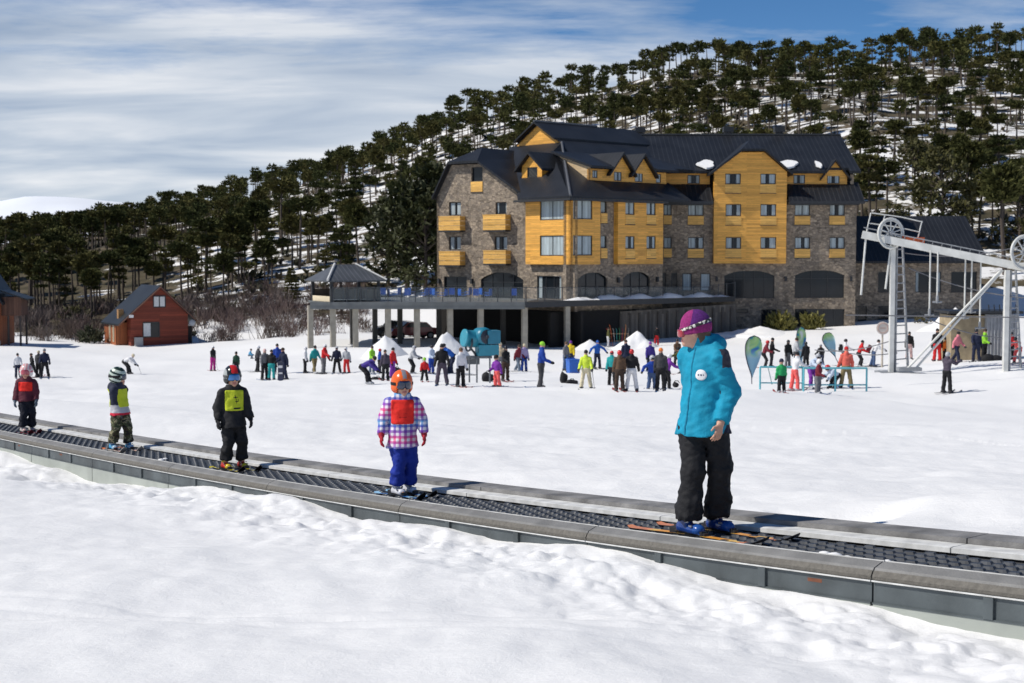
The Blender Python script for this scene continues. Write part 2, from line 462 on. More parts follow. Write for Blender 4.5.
def ground(X, Y, detail=True):
    X = np.atleast_1d(np.asarray(X, float)); Y = np.atleast_1d(np.asarray(Y, float))
    XY = np.stack([X, Y], 1)
    Yc = np.clip(Y, 6.0, 134.0)
    Xc = np.where(Y > 134, X * 134 / np.maximum(Y, 1), X)
    z = _rbf(Xc, Yc)
    # hill
    px = 512 + 1422 * X / np.maximum(Y, 1)
    zr = CAM.z + (255 - np.interp(px, sk_px, sk_py)) * YR / 1422
    tt = np.clip((Y - 134.0) / (YR - 134.0), 0, None)
    s = np.where(tt < 1, tt ** 0.95, 1 - (tt - 1) * 0.6)
    zh = z + (zr - z) * s + nz_hill(XY) * 1.6 * smooth(150, 230, Y) * smooth(1.5, 1.2, tt)
    z = np.where(Y > 134, zh, z)
    z = z + nz_mid(XY) * 0.10 * smooth(30, 60, Y)
    # near side of the belt: its own gentle bank
    rel = XY - B0
    al = rel @ BD; nn = rel @ BN
    zb = belt_z(B0[1] + al * BD[1])
    zn = -1.62 + 10 - 0.072 * Y + 0.02 * X * 0
    zc = zb - 0.20 + 0.05 * np.sin(al * 0.9 + 1.0) + 0.05 * np.sin(al * 0.37) - 0.0 * np.exp(-((al + 3.4) / 1.9) ** 2) - 0.22 * np.exp(-((al - 14.5) / 3.0) ** 2) + 0.03 * np.sin(al * 2.3)
    zfront = zc + (zn - zc) * smooth(0.5, 3.5, nn)
    near_m = smooth(0.0, 0.1, nn)
    far_m = smooth(-0.55, -0.9, nn)
    nearY = smooth(60, 40, Y)
    zback = np.where(Y < 60, zb - 0.02 + (z - zb) * smooth(-1.0, -9.0, nn), z)
    trench = zb - 0.55
    zz = np.where(nn > 0, trench + (zfront - trench) * near_m, trench + (zback - trench) * far_m)
    z = np.where((Y < 42) & (nn > -12), zz * nearY + z * (1 - nearY), z)
    if detail:
        a = smooth(0.35, 0.7, np.abs(nn)) * smooth(60, 20, Y)
        bank = np.exp(-((nn - 1.1) / 0.9) ** 2)
        lump = np.abs(nz_lump(XY)) * 0.5 + np.abs(nz_lump2(XY)) * 0.5 - 0.6
        z = z + a * (nz_near(XY) * 0.02 + nz_fine(XY) * 0.004 + (nn > 0) * bank * (lump * 0.024 + nz_fine(XY) * 0.012))
        # low heap of pushed snow behind the belt on the right, with a hollow in front of it
        hx, hy = 4.15, 12.4
        g = np.exp(-(((X - hx) / 1.5) ** 2 + ((Y - hy) / 0.7) ** 2)) * 0.14 + np.exp(-(((X - 5.0) / 1.2) ** 2 + ((Y - 12.6) / 0.5) ** 2)) * 0.16
        g -= np.exp(-(((X - 3.7) / 0.7) ** 2 + ((Y - 15.0) / 0.5) ** 2)) * 0.13 + np.exp(-(((X - 4.6) / 0.5) ** 2 + ((Y - 15.1) / 0.35) ** 2)) * 0.10
        hol = smooth(2.28, 2.42, X) * smooth(3.75, 2.75, X) * np.exp(-((Y - 12.35 - 0.12 * np.sin(X * 4)) / 0.38) ** 2)
        g = g * 0.6 - hol * 0.26 + 0.05 * smooth(1.6, 2.25, X) * smooth(2.5, 2.38, X) * np.exp(-((Y - 12.4) / 0.5) ** 2)
        z = z + g * smooth(-0.9, -1.6, nn)
        z = z + nz_near(XY * 0.8) * 0.022 * smooth(42, 52, Y) * smooth(118, 95, Y)
        # a few old ski grooves in the near snow
        for (x0, y0, dx_, w0, dp) in ((-2.6, 8.6, 0.06, .05, .018), (-2.3, 8.9, 0.06, .05, .018), (0.3, 8.2, -0.25, .06, .014), (0.55, 8.5, -.25, .06, .014), (-4.2, 11.0, .12, .06, .02)):
            dd_ = (Y - y0) - dx_ * (X - x0) - 0.12 * np.sin((X - x0) * .8)
            z = z - dp * np.exp(-(dd_ / w0) ** 2) * smooth(0.9, 1.4, nn)
        # skier tracks on the piste
        tr = np.sin((Y + 0.25 * X + 3 * nz_track(XY * 0.15)) * 5.5) * 0.006 * smooth(10, 16, Y) * smooth(-1.2, -2.5, nn)
        z = z + tr * smooth(70, 40, Y)
    return z
def gz(x, y): return float(ground([x], [y], False)[0])

def hit_ground(px, py, y0=25.0, y1=133.0):
    """where the view ray through a pixel meets the ground"""
    d = ray(px, py); ys = np.linspace(y0, y1, 600)
    xs = d.x / d.y * ys; zs = CAM.z + d.z / d.y * ys
    g = ground(xs, ys, False)
    k = np.nonzero(zs <= g)[0]
    i = int(k[0]) if len(k) else int(np.argmin(np.abs(zs - g)))
    return Vector((xs[i], ys[i], g[i]))

cols = np.concatenate([np.linspace(-900, -120, 60)[:-1], np.linspace(-120, 1144, 640), np.linspace(1144, 1900, 60)[1:]])
rows = [4.6]
while rows[-1] < 24: rows.append(rows[-1] * 1.0045)
while rows[-1] < 140: rows.append(rows[-1] * 1.014)
while rows[-1] < 900: rows.append(rows[-1] * 1.02)
rows = np.array(rows)
GX = (cols[None, :] - 512) / 1422 * rows[:, None]; GY = np.repeat(rows[:, None], len(cols), 1)
GZ = ground(GX.ravel(), GY.ravel()).reshape(GX.shape)
nr_, nc_ = GX.shape
me = bpy.data.meshes.new('snow_ground')
vv = np.stack([GX.ravel(), GY.ravel(), GZ.ravel()], 1)
i_, j_ = np.meshgrid(np.arange(nr_ - 1), np.arange(nc_ - 1), indexing='ij')
q0 = (i_ * nc_ + j_).ravel(); quads = np.stack([q0, q0 + 1, q0 + nc_ + 1, q0 + nc_], 1)
me.vertices.add(len(vv)); me.vertices.foreach_set('co', vv.ravel())
me.loops.add(quads.size); me.loops.foreach_set('vertex_index', quads.ravel().astype(np.int32))
me.polygons.add(len(quads)); me.polygons.foreach_set('loop_start', np.arange(0, quads.size, 4, dtype=np.int32))
me.update(calc_edges=True); me.polygons.foreach_set('use_smooth', np.ones(len(quads), bool))
# where low scrub and bare soil break through the snow (a property of the place)
att = me.attributes.new('scrub', 'FLOAT', 'POINT')
px_ = np.repeat(cols[None], nr_, 0).ravel()
scr = smooth(132, 142, vv[:, 1] + 3 * nz_mid(vv[:, :2])) 
scr *= np.interp(px_, [-900, 0, 250, 420, 600, 1024, 1900], [0.80, 0.70, 0.50, 0.47, 0.50, 0.50, 0.50])
scr = np.maximum(scr, 0.44 * smooth(133, 138, vv[:, 1]) * smooth(170, 150, vv[:, 1]) * smooth(420, 300, px_))
att.data.foreach_set('value', scr.astype(np.float32))

m, t, b = nt('snow')
tc = N(t, 'ShaderNodeTexCoord')
at = N(t, 'ShaderNodeAttribute', attribute_name='scrub')
mp = N(t, 'ShaderNodeMapping'); mp.inputs['Scale'].default_value = (0.14, 0.30, 0.5); t.links.new(tc.outputs['Object'], mp.inputs['Vector'])
n1 = N(t, 'ShaderNodeTexNoise'); n1.inputs['Scale'].default_value = 1.0; n1.inputs['Detail'].default_value = 10; n1.inputs['Roughness'].default_value = 0.68; n1.inputs['Distortion'].default_value = 0.3
t.links.new(mp.outputs[0], n1.inputs['Vector'])
ad = N(t, 'ShaderNodeMath', operation='ADD'); t.links.new(n1.outputs['Fac'], ad.inputs[0]); t.links.new(at.outputs['Fac'], ad.inputs[1])
msk = ramp(t, [(0.98, (0, 0, 0)), (1.05, (1, 1, 1))]); t.links.new(ad.outputs[0], msk.inputs['Fac'])
n2 = N(t, 'ShaderNodeTexNoise'); n2.inputs['Scale'].default_value = 0.35; n2.inputs['Detail'].default_value = 8; t.links.new(tc.outputs['Object'], n2.inputs['Vector'])
soil = ramp(t, [(0.3, (0.035, 0.032, 0.018)), (0.5, (0.085, 0.070, 0.040)), (0.7, (0.14, 0.11, 0.075))]); t.links.new(n2.outputs['Fac'], soil.inputs['Fac'])
n4 = N(t, 'ShaderNodeTexNoise'); n4.inputs['Scale'].default_value = 0.25; n4.inputs['Detail'].default_value = 6; t.links.new(tc.outputs['Object'], n4.inputs['Vector'])
sn = ramp(t, [(0.3, (0.80, 0.80, 0.795)), (0.7, (0.845, 0.84, 0.83))]); t.links.new(n4.outputs['Fac'], sn.inputs['Fac'])
mx = N(t, 'ShaderNodeMix', data_type='RGBA'); t.links.new(msk.outputs['Color'], mx.inputs['Factor']); t.links.new(sn.outputs['Color'], mx.inputs['A']); t.links.new(soil.outputs['Color'], mx.inputs['B'])
t.links.new(mx.outputs['Result'], b.inputs['Base Color'])
b.inputs['Roughness'].default_value = 0.75; b.inputs['Specular IOR Level'].default_value = 0.25
n5 = N(t, 'ShaderNodeTexNoise'); n5.inputs['Scale'].default_value = 14.0; n5.inputs['Detail'].default_value = 8; n5.inputs['Roughness'].default_value = 0.7; t.links.new(tc.outputs['Object'], n5.inputs['Vector'])
mp6 = N(t, 'ShaderNodeMapping'); mp6.inputs['Scale'].default_value = (0.6, 3.2, 1); mp6.inputs['Rotation'].default_value = (0, 0, R(14)); t.links.new(tc.outputs['Object'], mp6.inputs['Vector'])
n6 = N(t, 'ShaderNodeTexNoise'); n6.inputs['Scale'].default_value = 2.4; n6.inputs['Detail'].default_value = 10; n6.inputs['Roughness'].default_value = 0.65; t.links.new(mp6.outputs[0], n6.inputs['Vector'])
bp1 = N(t, 'ShaderNodeBump'); bp1.inputs['Strength'].default_value = 0.35; bp1.inputs['Distance'].default_value = 0.035; t.links.new(n5.outputs['Fac'], bp1.inputs['Height'])
bp2 = N(t, 'ShaderNodeBump'); bp2.inputs['Strength'].default_value = 0.22; bp2.inputs['Distance'].default_value = 0.06; t.links.new(n6.outputs['Fac'], bp2.inputs['Height']); t.links.new(bp1.outputs['Normal'], bp2.inputs['Normal'])
t.links.new(bp2.outputs['Normal'], b.inputs['Normal'])
me.materials.append(m); SNOW_GROUND = m
go = link('ground', me); tag(go, 'white packed snow slope rising to a snow patched hillside', 'ground', None, 'structure')

m, t, b = nt('clean_snow')
tc = N(t, 'ShaderNodeTexCoord')
n5 = N(t, 'ShaderNodeTexNoise'); n5.inputs['Scale'].default_value = 2.5; n5.inputs['Detail'].default_value = 8; t.links.new(tc.outputs['Object'], n5.inputs['Vector'])
rr = ramp(t, [(0.3, (0.80, 0.80, 0.795)), (0.7, (0.845, 0.84, 0.83))]); t.links.new(n5.outputs['Fac'], rr.inputs['Fac']); t.links.new(rr.outputs['Color'], b.inputs['Base Color'])
bp1 = N(t, 'ShaderNodeBump'); bp1.inputs['Strength'].default_value = 0.5; bp1.inputs['Distance'].default_value = 0.1; t.links.new(n5.outputs['Fac'], bp1.inputs['Height']); t.links.new(bp1.outputs['Normal'], b.inputs['Normal'])
b.inputs['Roughness'].default_value = 0.8
SNOW = m

# far snow mountain beyond the left end of the hill
mb = MB()
vs, fs = [], []
prof = [(-420, 262), (-250, 232), (-120, 216), (-30, 207), (30, 196), (70, 197), (120, 202), (200, 214), (300, 226), (420, 240), (560, 262)]
rowsM = 14
gN = Noise(77, 24, 0.002, 0.02)
pxs = np.linspace(-420, 560, 80)
for k in range(rowsM):
    u = k / (rowsM - 1); Yk = 2100 + 900 * u
    for pxx in pxs:
        py = np.interp(pxx, [a for a, _ in prof], [b_ for _, b_ in prof])
        top = P(pxx, py, 3000).z
        x = (pxx - 512) / 1422 * Yk
        z = -40 + (top + 40) * (u ** 0.9)
        z += float(gN(np.array([[x, Yk]]))[0]) * 7 * u * (1 - u) * 3
        vs.append((x, Yk, z))
W_ = len(pxs)
for k in range(rowsM - 1):
    for i in range(W_ - 1): fs.append((k * W_ + i, k * W_ + i + 1, (k + 1) * W_ + i + 1, (k + 1) * W_ + i))
mb.add(vs, fs, 0, True)
mo = mb.build('mountain', plain('mountain_snow', (0.80, 0.83, 0.88), 0.8, 0, 0.06, 0.004)); tag(mo, 'smooth white snow mountain far off beyond the forest', 'mountain', None, 'structure')
# ------------------------------------------------------------------ hotel
M_STONE = stone_mat('hotel_stone', [(0.15, 0.122, 0.094), (0.34, 0.28, 0.21), (0.235, 0.195, 0.155), (0.44, 0.36, 0.27), (0.19, 0.16, 0.13)], 3.4)
M_WOOD = plank_mat('larch_cladding', (0.82, 0.42, 0.075), 0.20, 0.16, 2.6, 0.55)
M_WOOD2 = plank_mat('balcony_boards', (0.82, 0.47, 0.11), 0.16, 0.22, 3.0, 0.45)
M_ROOF = seam_mat('standing_seam_roof', (0.017, 0.0185, 0.022), 0.42)
M_TRIM = plain('dark_metal_trim', (0.022, 0.024, 0.027), 0.5, 0.0, 0.15, 3)
M_GLASS = plain('window_glass', (0.012, 0.016, 0.02), 0.06, 0.0, 0.2, 1.2, 0, None, 0, 0.35)
M_FRAME = plain('window_frame', (0.02, 0.022, 0.024), 0.4)
M_CURT = plank_mat('curtain', (0.42, 0.50, 0.53), 0.25, 0.12, 30.0, 0.8, 0.9, True)
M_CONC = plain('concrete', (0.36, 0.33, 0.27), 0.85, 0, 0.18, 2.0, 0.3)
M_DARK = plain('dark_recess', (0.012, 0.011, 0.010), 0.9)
M_RETAIN = plank_mat('weathered_board_wall', (0.17, 0.15, 0.125), 0.35, 0.22, 5.0, 0.5, 0.85, True)
M_GREY = plain('grey_roof_metal', (0.10, 0.105, 0.115), 0.5, 0, 0.15, 1.5)

class Wall:
    """vertical wall plane: origin o (x,y), unit direction e, outward normal n"""
    def __init__(s, o, e):
        s.o = np.array(o, float); e = np.array(e, float); s.e = e / np.linalg.norm(e)
        s.n = np.array([s.e[1], -s.e[0]])
        if s.n @ (-s.o) < 0: s.n = -s.n
    def off(s, d): return Wall(s.o + s.n * d, s.e)
    def px(s, px, py):
        d = ray(px, py)
        A = np.array([[d.x, -s.e[0]], [d.y, -s.e[1]]])
        k, q = np.linalg.solve(A, s.o)
        return float(q), float(CAM.z + k * d.z)
    def s(s, px): return s.px(px, 250)[0]
    def pt(s, q, z, out=0.0):
        p = s.o + s.e * q + s.n * out
        return Vector((p[0], p[1], z))
    def rect(s, x0, y0, x1, y1):
        a, zt = s.px(x0, y0); b, zt2 = s.px(x1, y0); _, zb = s.px(x0, y1); _, zb2 = s.px(x1, y1)
        return min(a, b), max(a, b), (zb + zb2) / 2, (zt + zt2) / 2

def wall_cells(mb, W, s0, s1, z0, z1, holes, depth, m=0, out=0.0, rm=None):
    """wall sheet with rectangular openings and reveals going in by depth; closed at the sides"""
    if rm is None: rm = m
    ss = sorted({s0, s1} | {min(max(q, s0), s1) for h in holes for q in h[:2]})
    zz = sorted({z0, z1} | {min(max(q, z0), z1) for h in holes for q in h[2:4]})
    for a, b in zip(ss, ss[1:]):
        for c, d in zip(zz, zz[1:]):
            cs, cz = (a + b) / 2, (c + d) / 2
            if any(h[0] < cs < h[1] and h[2] < cz < h[3] for h in holes): continue
            mb.add([W.pt(a, c, out), W.pt(b, c, out), W.pt(b, d, out), W.pt(a, d, out)], [(0, 1, 2, 3)], m)
    for a, b, c, d in [h[:4] for h in holes]:
        o, i = out, out - depth
        mb.add([W.pt(a, c, o), W.pt(b, c, o), W.pt(b, c, i), W.pt(a, c, i)], [(0, 1, 2, 3)], rm)
        mb.add([W.pt(a, d, o), W.pt(b, d, o), W.pt(b, d, i), W.pt(a, d, i)], [(3, 2, 1, 0)], rm)
        mb.add([W.pt(a, c, o), W.pt(a, d, o), W.pt(a, d, i), W.pt(a, c, i)], [(0, 1, 2, 3)], rm)
        mb.add([W.pt(b, c, o), W.pt(b, d, o), W.pt(b, d, i), W.pt(b, c, i)], [(3, 2, 1, 0)], rm)
    i = out - depth
    for a, c, b, d in ((s0, z0, s1, z0), (s0, z1, s1, z1), (s0, z0, s0, z1), (s1, z0, s1, z1)):
        mb.add([W.pt(a, c, out), W.pt(b, d, out), W.pt(b, d, i), W.pt(a, c, i)], [(0, 1, 2, 3)], m)

def wbox(mb, W, a, b, c, d, o0, o1, m=0):
    vs = [W.pt(a, c, o0), W.pt(b, c, o0), W.pt(b, c, o1), W.pt(a, c, o1), W.pt(a, d, o0), W.pt(b, d, o0), W.pt(b, d, o1), W.pt(a, d, o1)]
    mb.add(vs, [(0, 1, 2, 3), (7, 6, 5, 4), (0, 4, 5, 1), (1, 5, 6, 2), (2, 6, 7, 3), (3, 7, 4, 0)], m)

WRNG = random.Random(5)
def window(par, W, h, out=-0.14, fr=0.07, mull=1, curtain=0.3, name='window', trans=False, arch=0.0):
    """frame > pane > curtain inside the opening h = (s0,s1,z0,z1)"""
    a, b, c, d = h
    e = 0.012
    f = MB()
    wbox(f, W, a + e, a + fr, c + e, d - e, out - 0.04, out + 0.06); wbox(f, W, b - fr, b - e, c + e, d - e, out - 0.04, out + 0.06)
    wbox(f, W, a + fr, b - fr, c + e, c + fr, out - 0.04, out + 0.06); wbox(f, W, a + fr, b - fr, d - fr, d - e, out - 0.04, out + 0.06)
    for k in range(mull):
        q = a + (b - a) * (k + 1) / (mull + 1)
        wbox(f, W, q - 0.03, q + 0.03, c + fr, d - fr, out - 0.035, out + 0.05)
    if trans:
        z = d - (d - c) * 0.3
        wbox(f, W, a + fr, b - fr, z - 0.03, z + 0.03, out - 0.03, out + 0.045)
    fo = f.build(name, M_FRAME, par)
    p = MB(); wbox(p, W, a + 0.02, b - 0.02, c + 0.02, d - 0.02, out - 0.02, out)
    po = p.build('pane', M_GLASS, fo)
    if curtain > 0:
        k = MB(); wd = (b - a - 2 * fr)
        if curtain >= 0.9:
            wbox(k, W, a + fr + 0.02, b - fr - 0.02, c + fr, d - fr, out + 0.001, out + 0.012)
        else:
            l = wd * curtain * WRNG.uniform(0.75, 1.2); r = wd * curtain * WRNG.uniform(0.6, 1.2)
            wbox(k, W, a + fr, a + fr + l, c + fr, d - fr, out + 0.001, out + 0.012); k.build('curtain', M_CURT, fo); k = MB()
            wbox(k, W, b - fr - r, b - fr, c + fr, d - fr, out + 0.001, out + 0.012)
        k.build('curtain', M_CURT, fo)
    return fo

A42 = R(42)
RD = np.array([math.cos(A42), math.sin(A42)])            # along the right face of the corner wing, going back
LD = np.array([-math.sin(A42), math.cos(A42)])           # along its left face, going back
cor = P(570.5, 250, 115.0)
WR = Wall((cor.x, cor.y), RD)
WL = Wall((cor.x, cor.y), LD)
WM = Wall((0.0, 127.0), (1, 0))
lL = WL.s(525.5)
o2 = WL.o + WL.e * lL + RD * 0.5
WS = Wall(o2, (-0.8, 0.6))
lS = WS.s(437.0)

hotel = empty('hotel', (WM.pt(18, 0).x, 127, 3.2))
tag(hotel, 'four storey stone and larch hotel with dark seamed gable roofs', 'hotel')
H0 = hotel.location.copy()
class HP:                                                  # parent keeping world coordinates
    pass
def hb(mb, name, mats, par=None):
    o = mb.build(name, mats, par or hotel)
    if par is None: o.location = -H0
    return o
_orig_window = window
def hwin(W, px4=None, h=None, **kw):
    if h is None: h = W.rect(*px4)
    fo = _orig_window(hotel, W, h, **kw)
    fo.location = -H0
    return h

Z_BASE = 2.6
# --- main front (right-hand block)
ZE = 14.72                                                # eave of the lower roof skirt
mx0, mx1 = WM.s(655), WM.s(856)
wins = [(u0 / 2.846 + 640, v0 / 2.846 + 110, u1 / 2.846 + 640, v1 / 2.846 + 110) for (u0, v0, u1, v1) in [
    (68, 268, 90, 300), (137, 269, 181, 301), (441, 269, 484, 301), (540, 269, 583, 301),
    (68, 362, 90, 394), (137, 362, 181, 395), (441, 362, 484, 395), (540, 362, 583, 395),
    (120, 465, 148, 515), (172, 465, 201, 515), (58, 463, 74, 540), (89, 463, 106, 540)]]
big = [(u0 / 2.846 + 640, v0 / 2.846 + 110, u1 / 2.846 + 640, v1 / 2.846 + 110) for (u0, v0, u1, v1) in [
    (240, 457, 383, 536), (441, 456, 582, 535), (345, 567, 388, 626), (441, 566, 582, 618), (270, 566, 308, 578)]]
hs = [WM.rect(*q) for q in wins + big]
mb = MB(); wall_cells(mb, WM, mx0, mx1, Z_BASE, ZE + 0.2, hs, 0.3)
hb(mb, 'wall', M_STONE)
cz = 0
for i, h in enumerate(hs[:len(wins)]):
    hwin(WM, h=h, out=-0.16, mull=1 if i % 4 and i < 8 else 0, curtain=(0.42 if i < 8 else (0.95 if i in (8, 9) else 0)))
for i, h in enumerate(hs[len(wins):]):
    hwin(WM, h=h, out=-0.16, mull=[4, 2, 1, 4, 0][i], curtain=0, trans=i < 2)
# shallow arch heads above the two wide windows
mb = MB()
for h in hs[len(wins):len(wins) + 2]:
    a, b, c, d = h; n = 10
    for k in range(n):
        u0, u1 = k / n, (k + 1) / n
        f0, f1 = 0.45 * abs(2 * u0 - 1) ** 2.5, 0.45 * abs(2 * u1 - 1) ** 2.5
        mb.add([WM.pt(a + (b - a) * u0, d, 0.004), WM.pt(a + (b - a) * u1, d, 0.004), WM.pt(a + (b - a) * u1, d - f1 - 0.01, 0.004), WM.pt(a + (b - a) * u0, d - f0 - 0.01, 0.004)], [(3, 2, 1, 0)])
hb(mb, 'arch_head', M_STONE)
# wooden spandrel boards under the upper windows
def spandrel(W, h, hgt, out=0.05, name='spandrel_panel'):
    mb = MB(); a, b, c, d = h
    wbox(mb, W, a - 0.02, b + 0.02, c - hgt, c - 0.02, -0.05, out)
    wbox(mb, W, a - 0.04, b + 0.04, c - hgt - 0.06, c - hgt, -0.05, out + 0.03, 1)
    hb(mb, name, [M_WOOD2, M_TRIM])
for i in (0, 1, 2, 3, 4, 5, 6, 7): spandrel(WM, hs[i], 0.80)

# --- central larch gable
WC = WM.off(0.55)
c4 = lambda u0, v0, u1, v1: (u0 / 2.846 + 640, v0 / 2.846 + 110, u1 / 2.846 + 640, v1 / 2.846 + 110)
cw = [c4(*q) for q in [(243, 181, 287, 211), (343, 181, 387, 211), (244, 268, 288, 302), (343, 268, 388, 302), (244, 362, 288, 395), (343, 362, 388, 395)]]
ch = [WC.rect(*q) for q in cw]
a, zb = WC.px(713.5, 263.5); b, zs = WC.px(787, 172)
_, zt = WC.px(750, 152)
mb = MB(); wall_cells(mb, WC, a, b, zb, zs, ch, 0.25)
f0, f1 = WC.s(740), WC.s(763)
mb.prism([WC.pt(a, zs), WC.pt(b, zs), WC.pt(f1, zt), WC.pt(f0, zt)], Vector((0, 4.0, 0)))
wbox(mb, WC, a, b, zb, zs, -0.54, -0.26)
hb(mb, 'larch_gable_cladding', M_WOOD)
for i, h in enumerate(ch):
    hwin(WC, h=h, out=-0.12, mull=1, curtain=0.36); spandrel(WC, h, 0.78, 0.03)
GA = (a, b, zb, zs, zt, f0, f1)

# --- roofs ----------------------------------------------------------
def sheet(mb, pts, th=0.16, m=0):
    """roof plane: polygon given on its upper side, thickened downwards"""
    mb.prism(pts, Vector((0, 0, -th)), m)
X0, X1 = 9.5, WM.pt(mx1, 0).x + 0.45
YE, YD, YRG = 125.8, 128.2, 135.5
ZRG = P(700, 135.3, YRG).z
slope = (ZRG - ZE) / (YRG - YE)
zat = lambda y: ZE + slope * (y - YE)
mb = MB()
XG0, XG1 = WC.pt(a, 0).x - 0.15, WC.pt(b, 0).x + 0.15
for (xa, xb) in ((X0, XG0), (XG1, X1)):
    sheet(mb, [(xa, YE, ZE), (xb, YE, ZE), (xb, YD + 0.3, zat(YD + 0.3)), (xa, YD + 0.3, zat(YD + 0.3))])
# long shed dormer roof and the back slope
ZD1 = P(700, 170.8, 127.5).z
shd = lambda y: ZD1 + (ZRG - ZD1) * (y - 127.5) / (YRG - 127.5)
sheet(mb, [(11.4, 128.15, shd(128.15)), (X1, 128.15, shd(128.15)), (X1, YRG, ZRG), (11.4, YRG, ZRG)], 0.22)
xg_ = [WM.off(-1.2).s(q) for q in (823, 847)]
for (xa, xb) in ((11.6, XG0), (XG1, xg_[0]), (xg_[1], X1)):
    sheet(mb, [(xa, 127.5, ZD1), (xb, 127.5, ZD1), (xb, 128.16, shd(128.16)), (xa, 128.16, shd(128.16))], 0.22)
sheet(mb, [(X1, YRG, ZRG), (X1, YRG + 9.6, ZE), (X0, YRG + 9.6, ZE), (X0, YRG, ZRG)], 0.2)
hb(mb, 'roof', M_ROOF)
mb = MB()
mb.path([(X0 + 1.5, YRG, ZRG + 0.04), (X1, YRG, ZRG + 0.04)], 0.12, 6)
hb(mb, 'ridge_cap', M_TRIM)
mb = MB()
wbox(mb, WM, mx0, XG0, ZE - 0.30, ZE - 0.02, 0.02, 1.15); wbox(mb, WM, XG1, mx1, ZE - 0.30, ZE - 0.02, 0.02, 1.15)
wbox(mb, WM, XG1, mx1 + 0.4, ZE - 0.22, ZE + 0.02, 1.17, 1.26)
wbox(mb, WM, X0 + 3.5, XG0, ZE - 0.22, ZE + 0.02, 1.17, 1.26)
hb(mb, 'eave_soffit', M_TRIM)
# end gable and back of the block
mb = MB()
xe = WM.pt(mx1, 0).x
mb.prism([(xe, 127.02, Z_BASE), (xe, 144, Z_BASE), (xe, 144, ZE), (xe, YRG, ZRG - 0.4), (xe, YD, ZD1 - 0.3), (xe, YD, ZE + 0.3), (xe, 127.02, ZE)], Vector((-0.3, 0, 0)))
mb.box(((X0 + xe) / 2, 144.2, (Z_BASE + ZE) / 2), (xe - X0, 0.3, ZE - Z_BASE))
hb(mb, 'end_wall', M_STONE)

# dormer band wall (larch) with its windows
WD = Wall((0, YD), (1, 0))
dw = [c4(*q) for q in [(135, 181, 170, 212), (437, 181, 470, 212), (533, 181, 568, 212), (44, 179, 64, 211)]]
dh = [WD.rect(*q) for q in dw]
zd0 = zat(YD) - 0.05
for (xa, xb) in ((WD.s(640), XG0), (XG1, WD.s(846))):
    hh = [h for h in dh if h[0] > xa and h[1] < xb]
    hh = [(h[0], h[1], max(h[2], zd0 + 0.08), min(h[3], ZD1 - 0.32)) for h in hh]
    mb = MB(); wall_cells(mb, WD, xa, xb, zd0, ZD1 - 0.2, hh, 0.2)
    hb(mb, 'dormer_wall', M_WOOD)
    for h in hh: hwin(WD, h=h, out=-0.08, mull=1, curtain=0.34)

def gable_roof(mb, W, s0, s1, zl, zr, sp, zp, back, over=0.35, th=0.2, m=0):
    """two roof planes over a gable on wall W: eaves at s0/s1, peak at sp,zp, running back"""
    for sa, za in ((s0, zl), (s1, zr)):
        sheet(mb, [W.pt(sa, za, over), W.pt(sp, zp, over), W.pt(sp, zp, -back), W.pt(sa, za, -back)], th, m)
def small_gable(W, x0, x1, ybase, xp, ypk, back, name='gable_dormer', over=0.45):
    s0, zb_ = W.px(x0, ybase); s1, _ = W.px(x1, ybase); sp, zp = W.px(xp, ypk)
    mb = MB(); mb.prism([W.pt(s0, zb_, 0.012), W.pt(s1, zb_, 0.012), W.pt(sp, zp - 0.02, 0.012)], Vector((-W.n[0] * 0.3, -W.n[1] * 0.3, 0)))
    g = hb(mb, 'gable_board', M_WOOD)
    mb = MB(); w_ = s1 - s0; k = 0.12
    sl_ = (zp - zb_) / (sp - s0)
    gable_roof(mb, W, s0 - 0.35, s1 + 0.35, zb_ - 0.35 * sl_ + 0.2, zb_ - 0.35 * sl_ + 0.2, sp, zp + 0.2, back, over)
    hb(mb, 'dormer_roof', M_ROOF)
small_gable(WD, 823.5, 846.5, 176, 835, 161.5, 6.0)
# central gable roof with clipped front
mb = MB()
a, b, zb, zs, zt, f0, f1 = GA
ctr = (f0 + f1) / 2; zap = zt + 1.15
sl_ = (zt - zs) / (f0 - a)
e0, e1 = a - 0.45, b + 0.45; ze0 = zs - 0.45 * sl_ + 0.22
for sa, sf, sgn in ((e0, f0, 1), (e1, f1, -1)):
    sheet(mb, [WC.pt(sa, ze0, 0.6), WC.pt(sf, zt + 0.24, 0.6), WC.pt(ctr, zap, -1.6), WC.pt(ctr, zap, -11), WC.pt(sa, ze0, -3.0)], 0.2)
sheet(mb, [WC.pt(f0 - 0.02, zt + 0.25, 0.62), WC.pt(f1 + 0.02, zt + 0.25, 0.62), WC.pt(ctr, zap + 0.02, -1.6)], 0.2)
hb(mb, 'gable_roof', M_ROOF)
mb = MB()
for q, z, w_, o_ in ((WM.s(708), ZD1 + 0.30, 0.75, 0.0), (WM.s(789.5), ZD1 + 0.3, 0.95, 0.0), (WM.s(820.5), ZD1 + 0.25, 0.25, 0)):
    p = Vector((q, 128.4, ZD1 + 0.53)); 
    vs = [(p.x + w_ * math.cos(t_) * (1 + .25 * math.sin(t_ * 3 + q)), p.y + .05 + .75 * math.sin(t_) * (1 + .3 * math.sin(t_ * 2 + q)), p.z + .02 + .325 * math.sin(t_) * (1 + .3 * math.sin(t_ * 2 + q))) for t_ in [k * 6.283 / 18 for k in range(18)]]
    mb = MB(); mb.prism(vs, (0, 0, 0.16)); hb(mb, 'roof_snow_patch', SNOW)
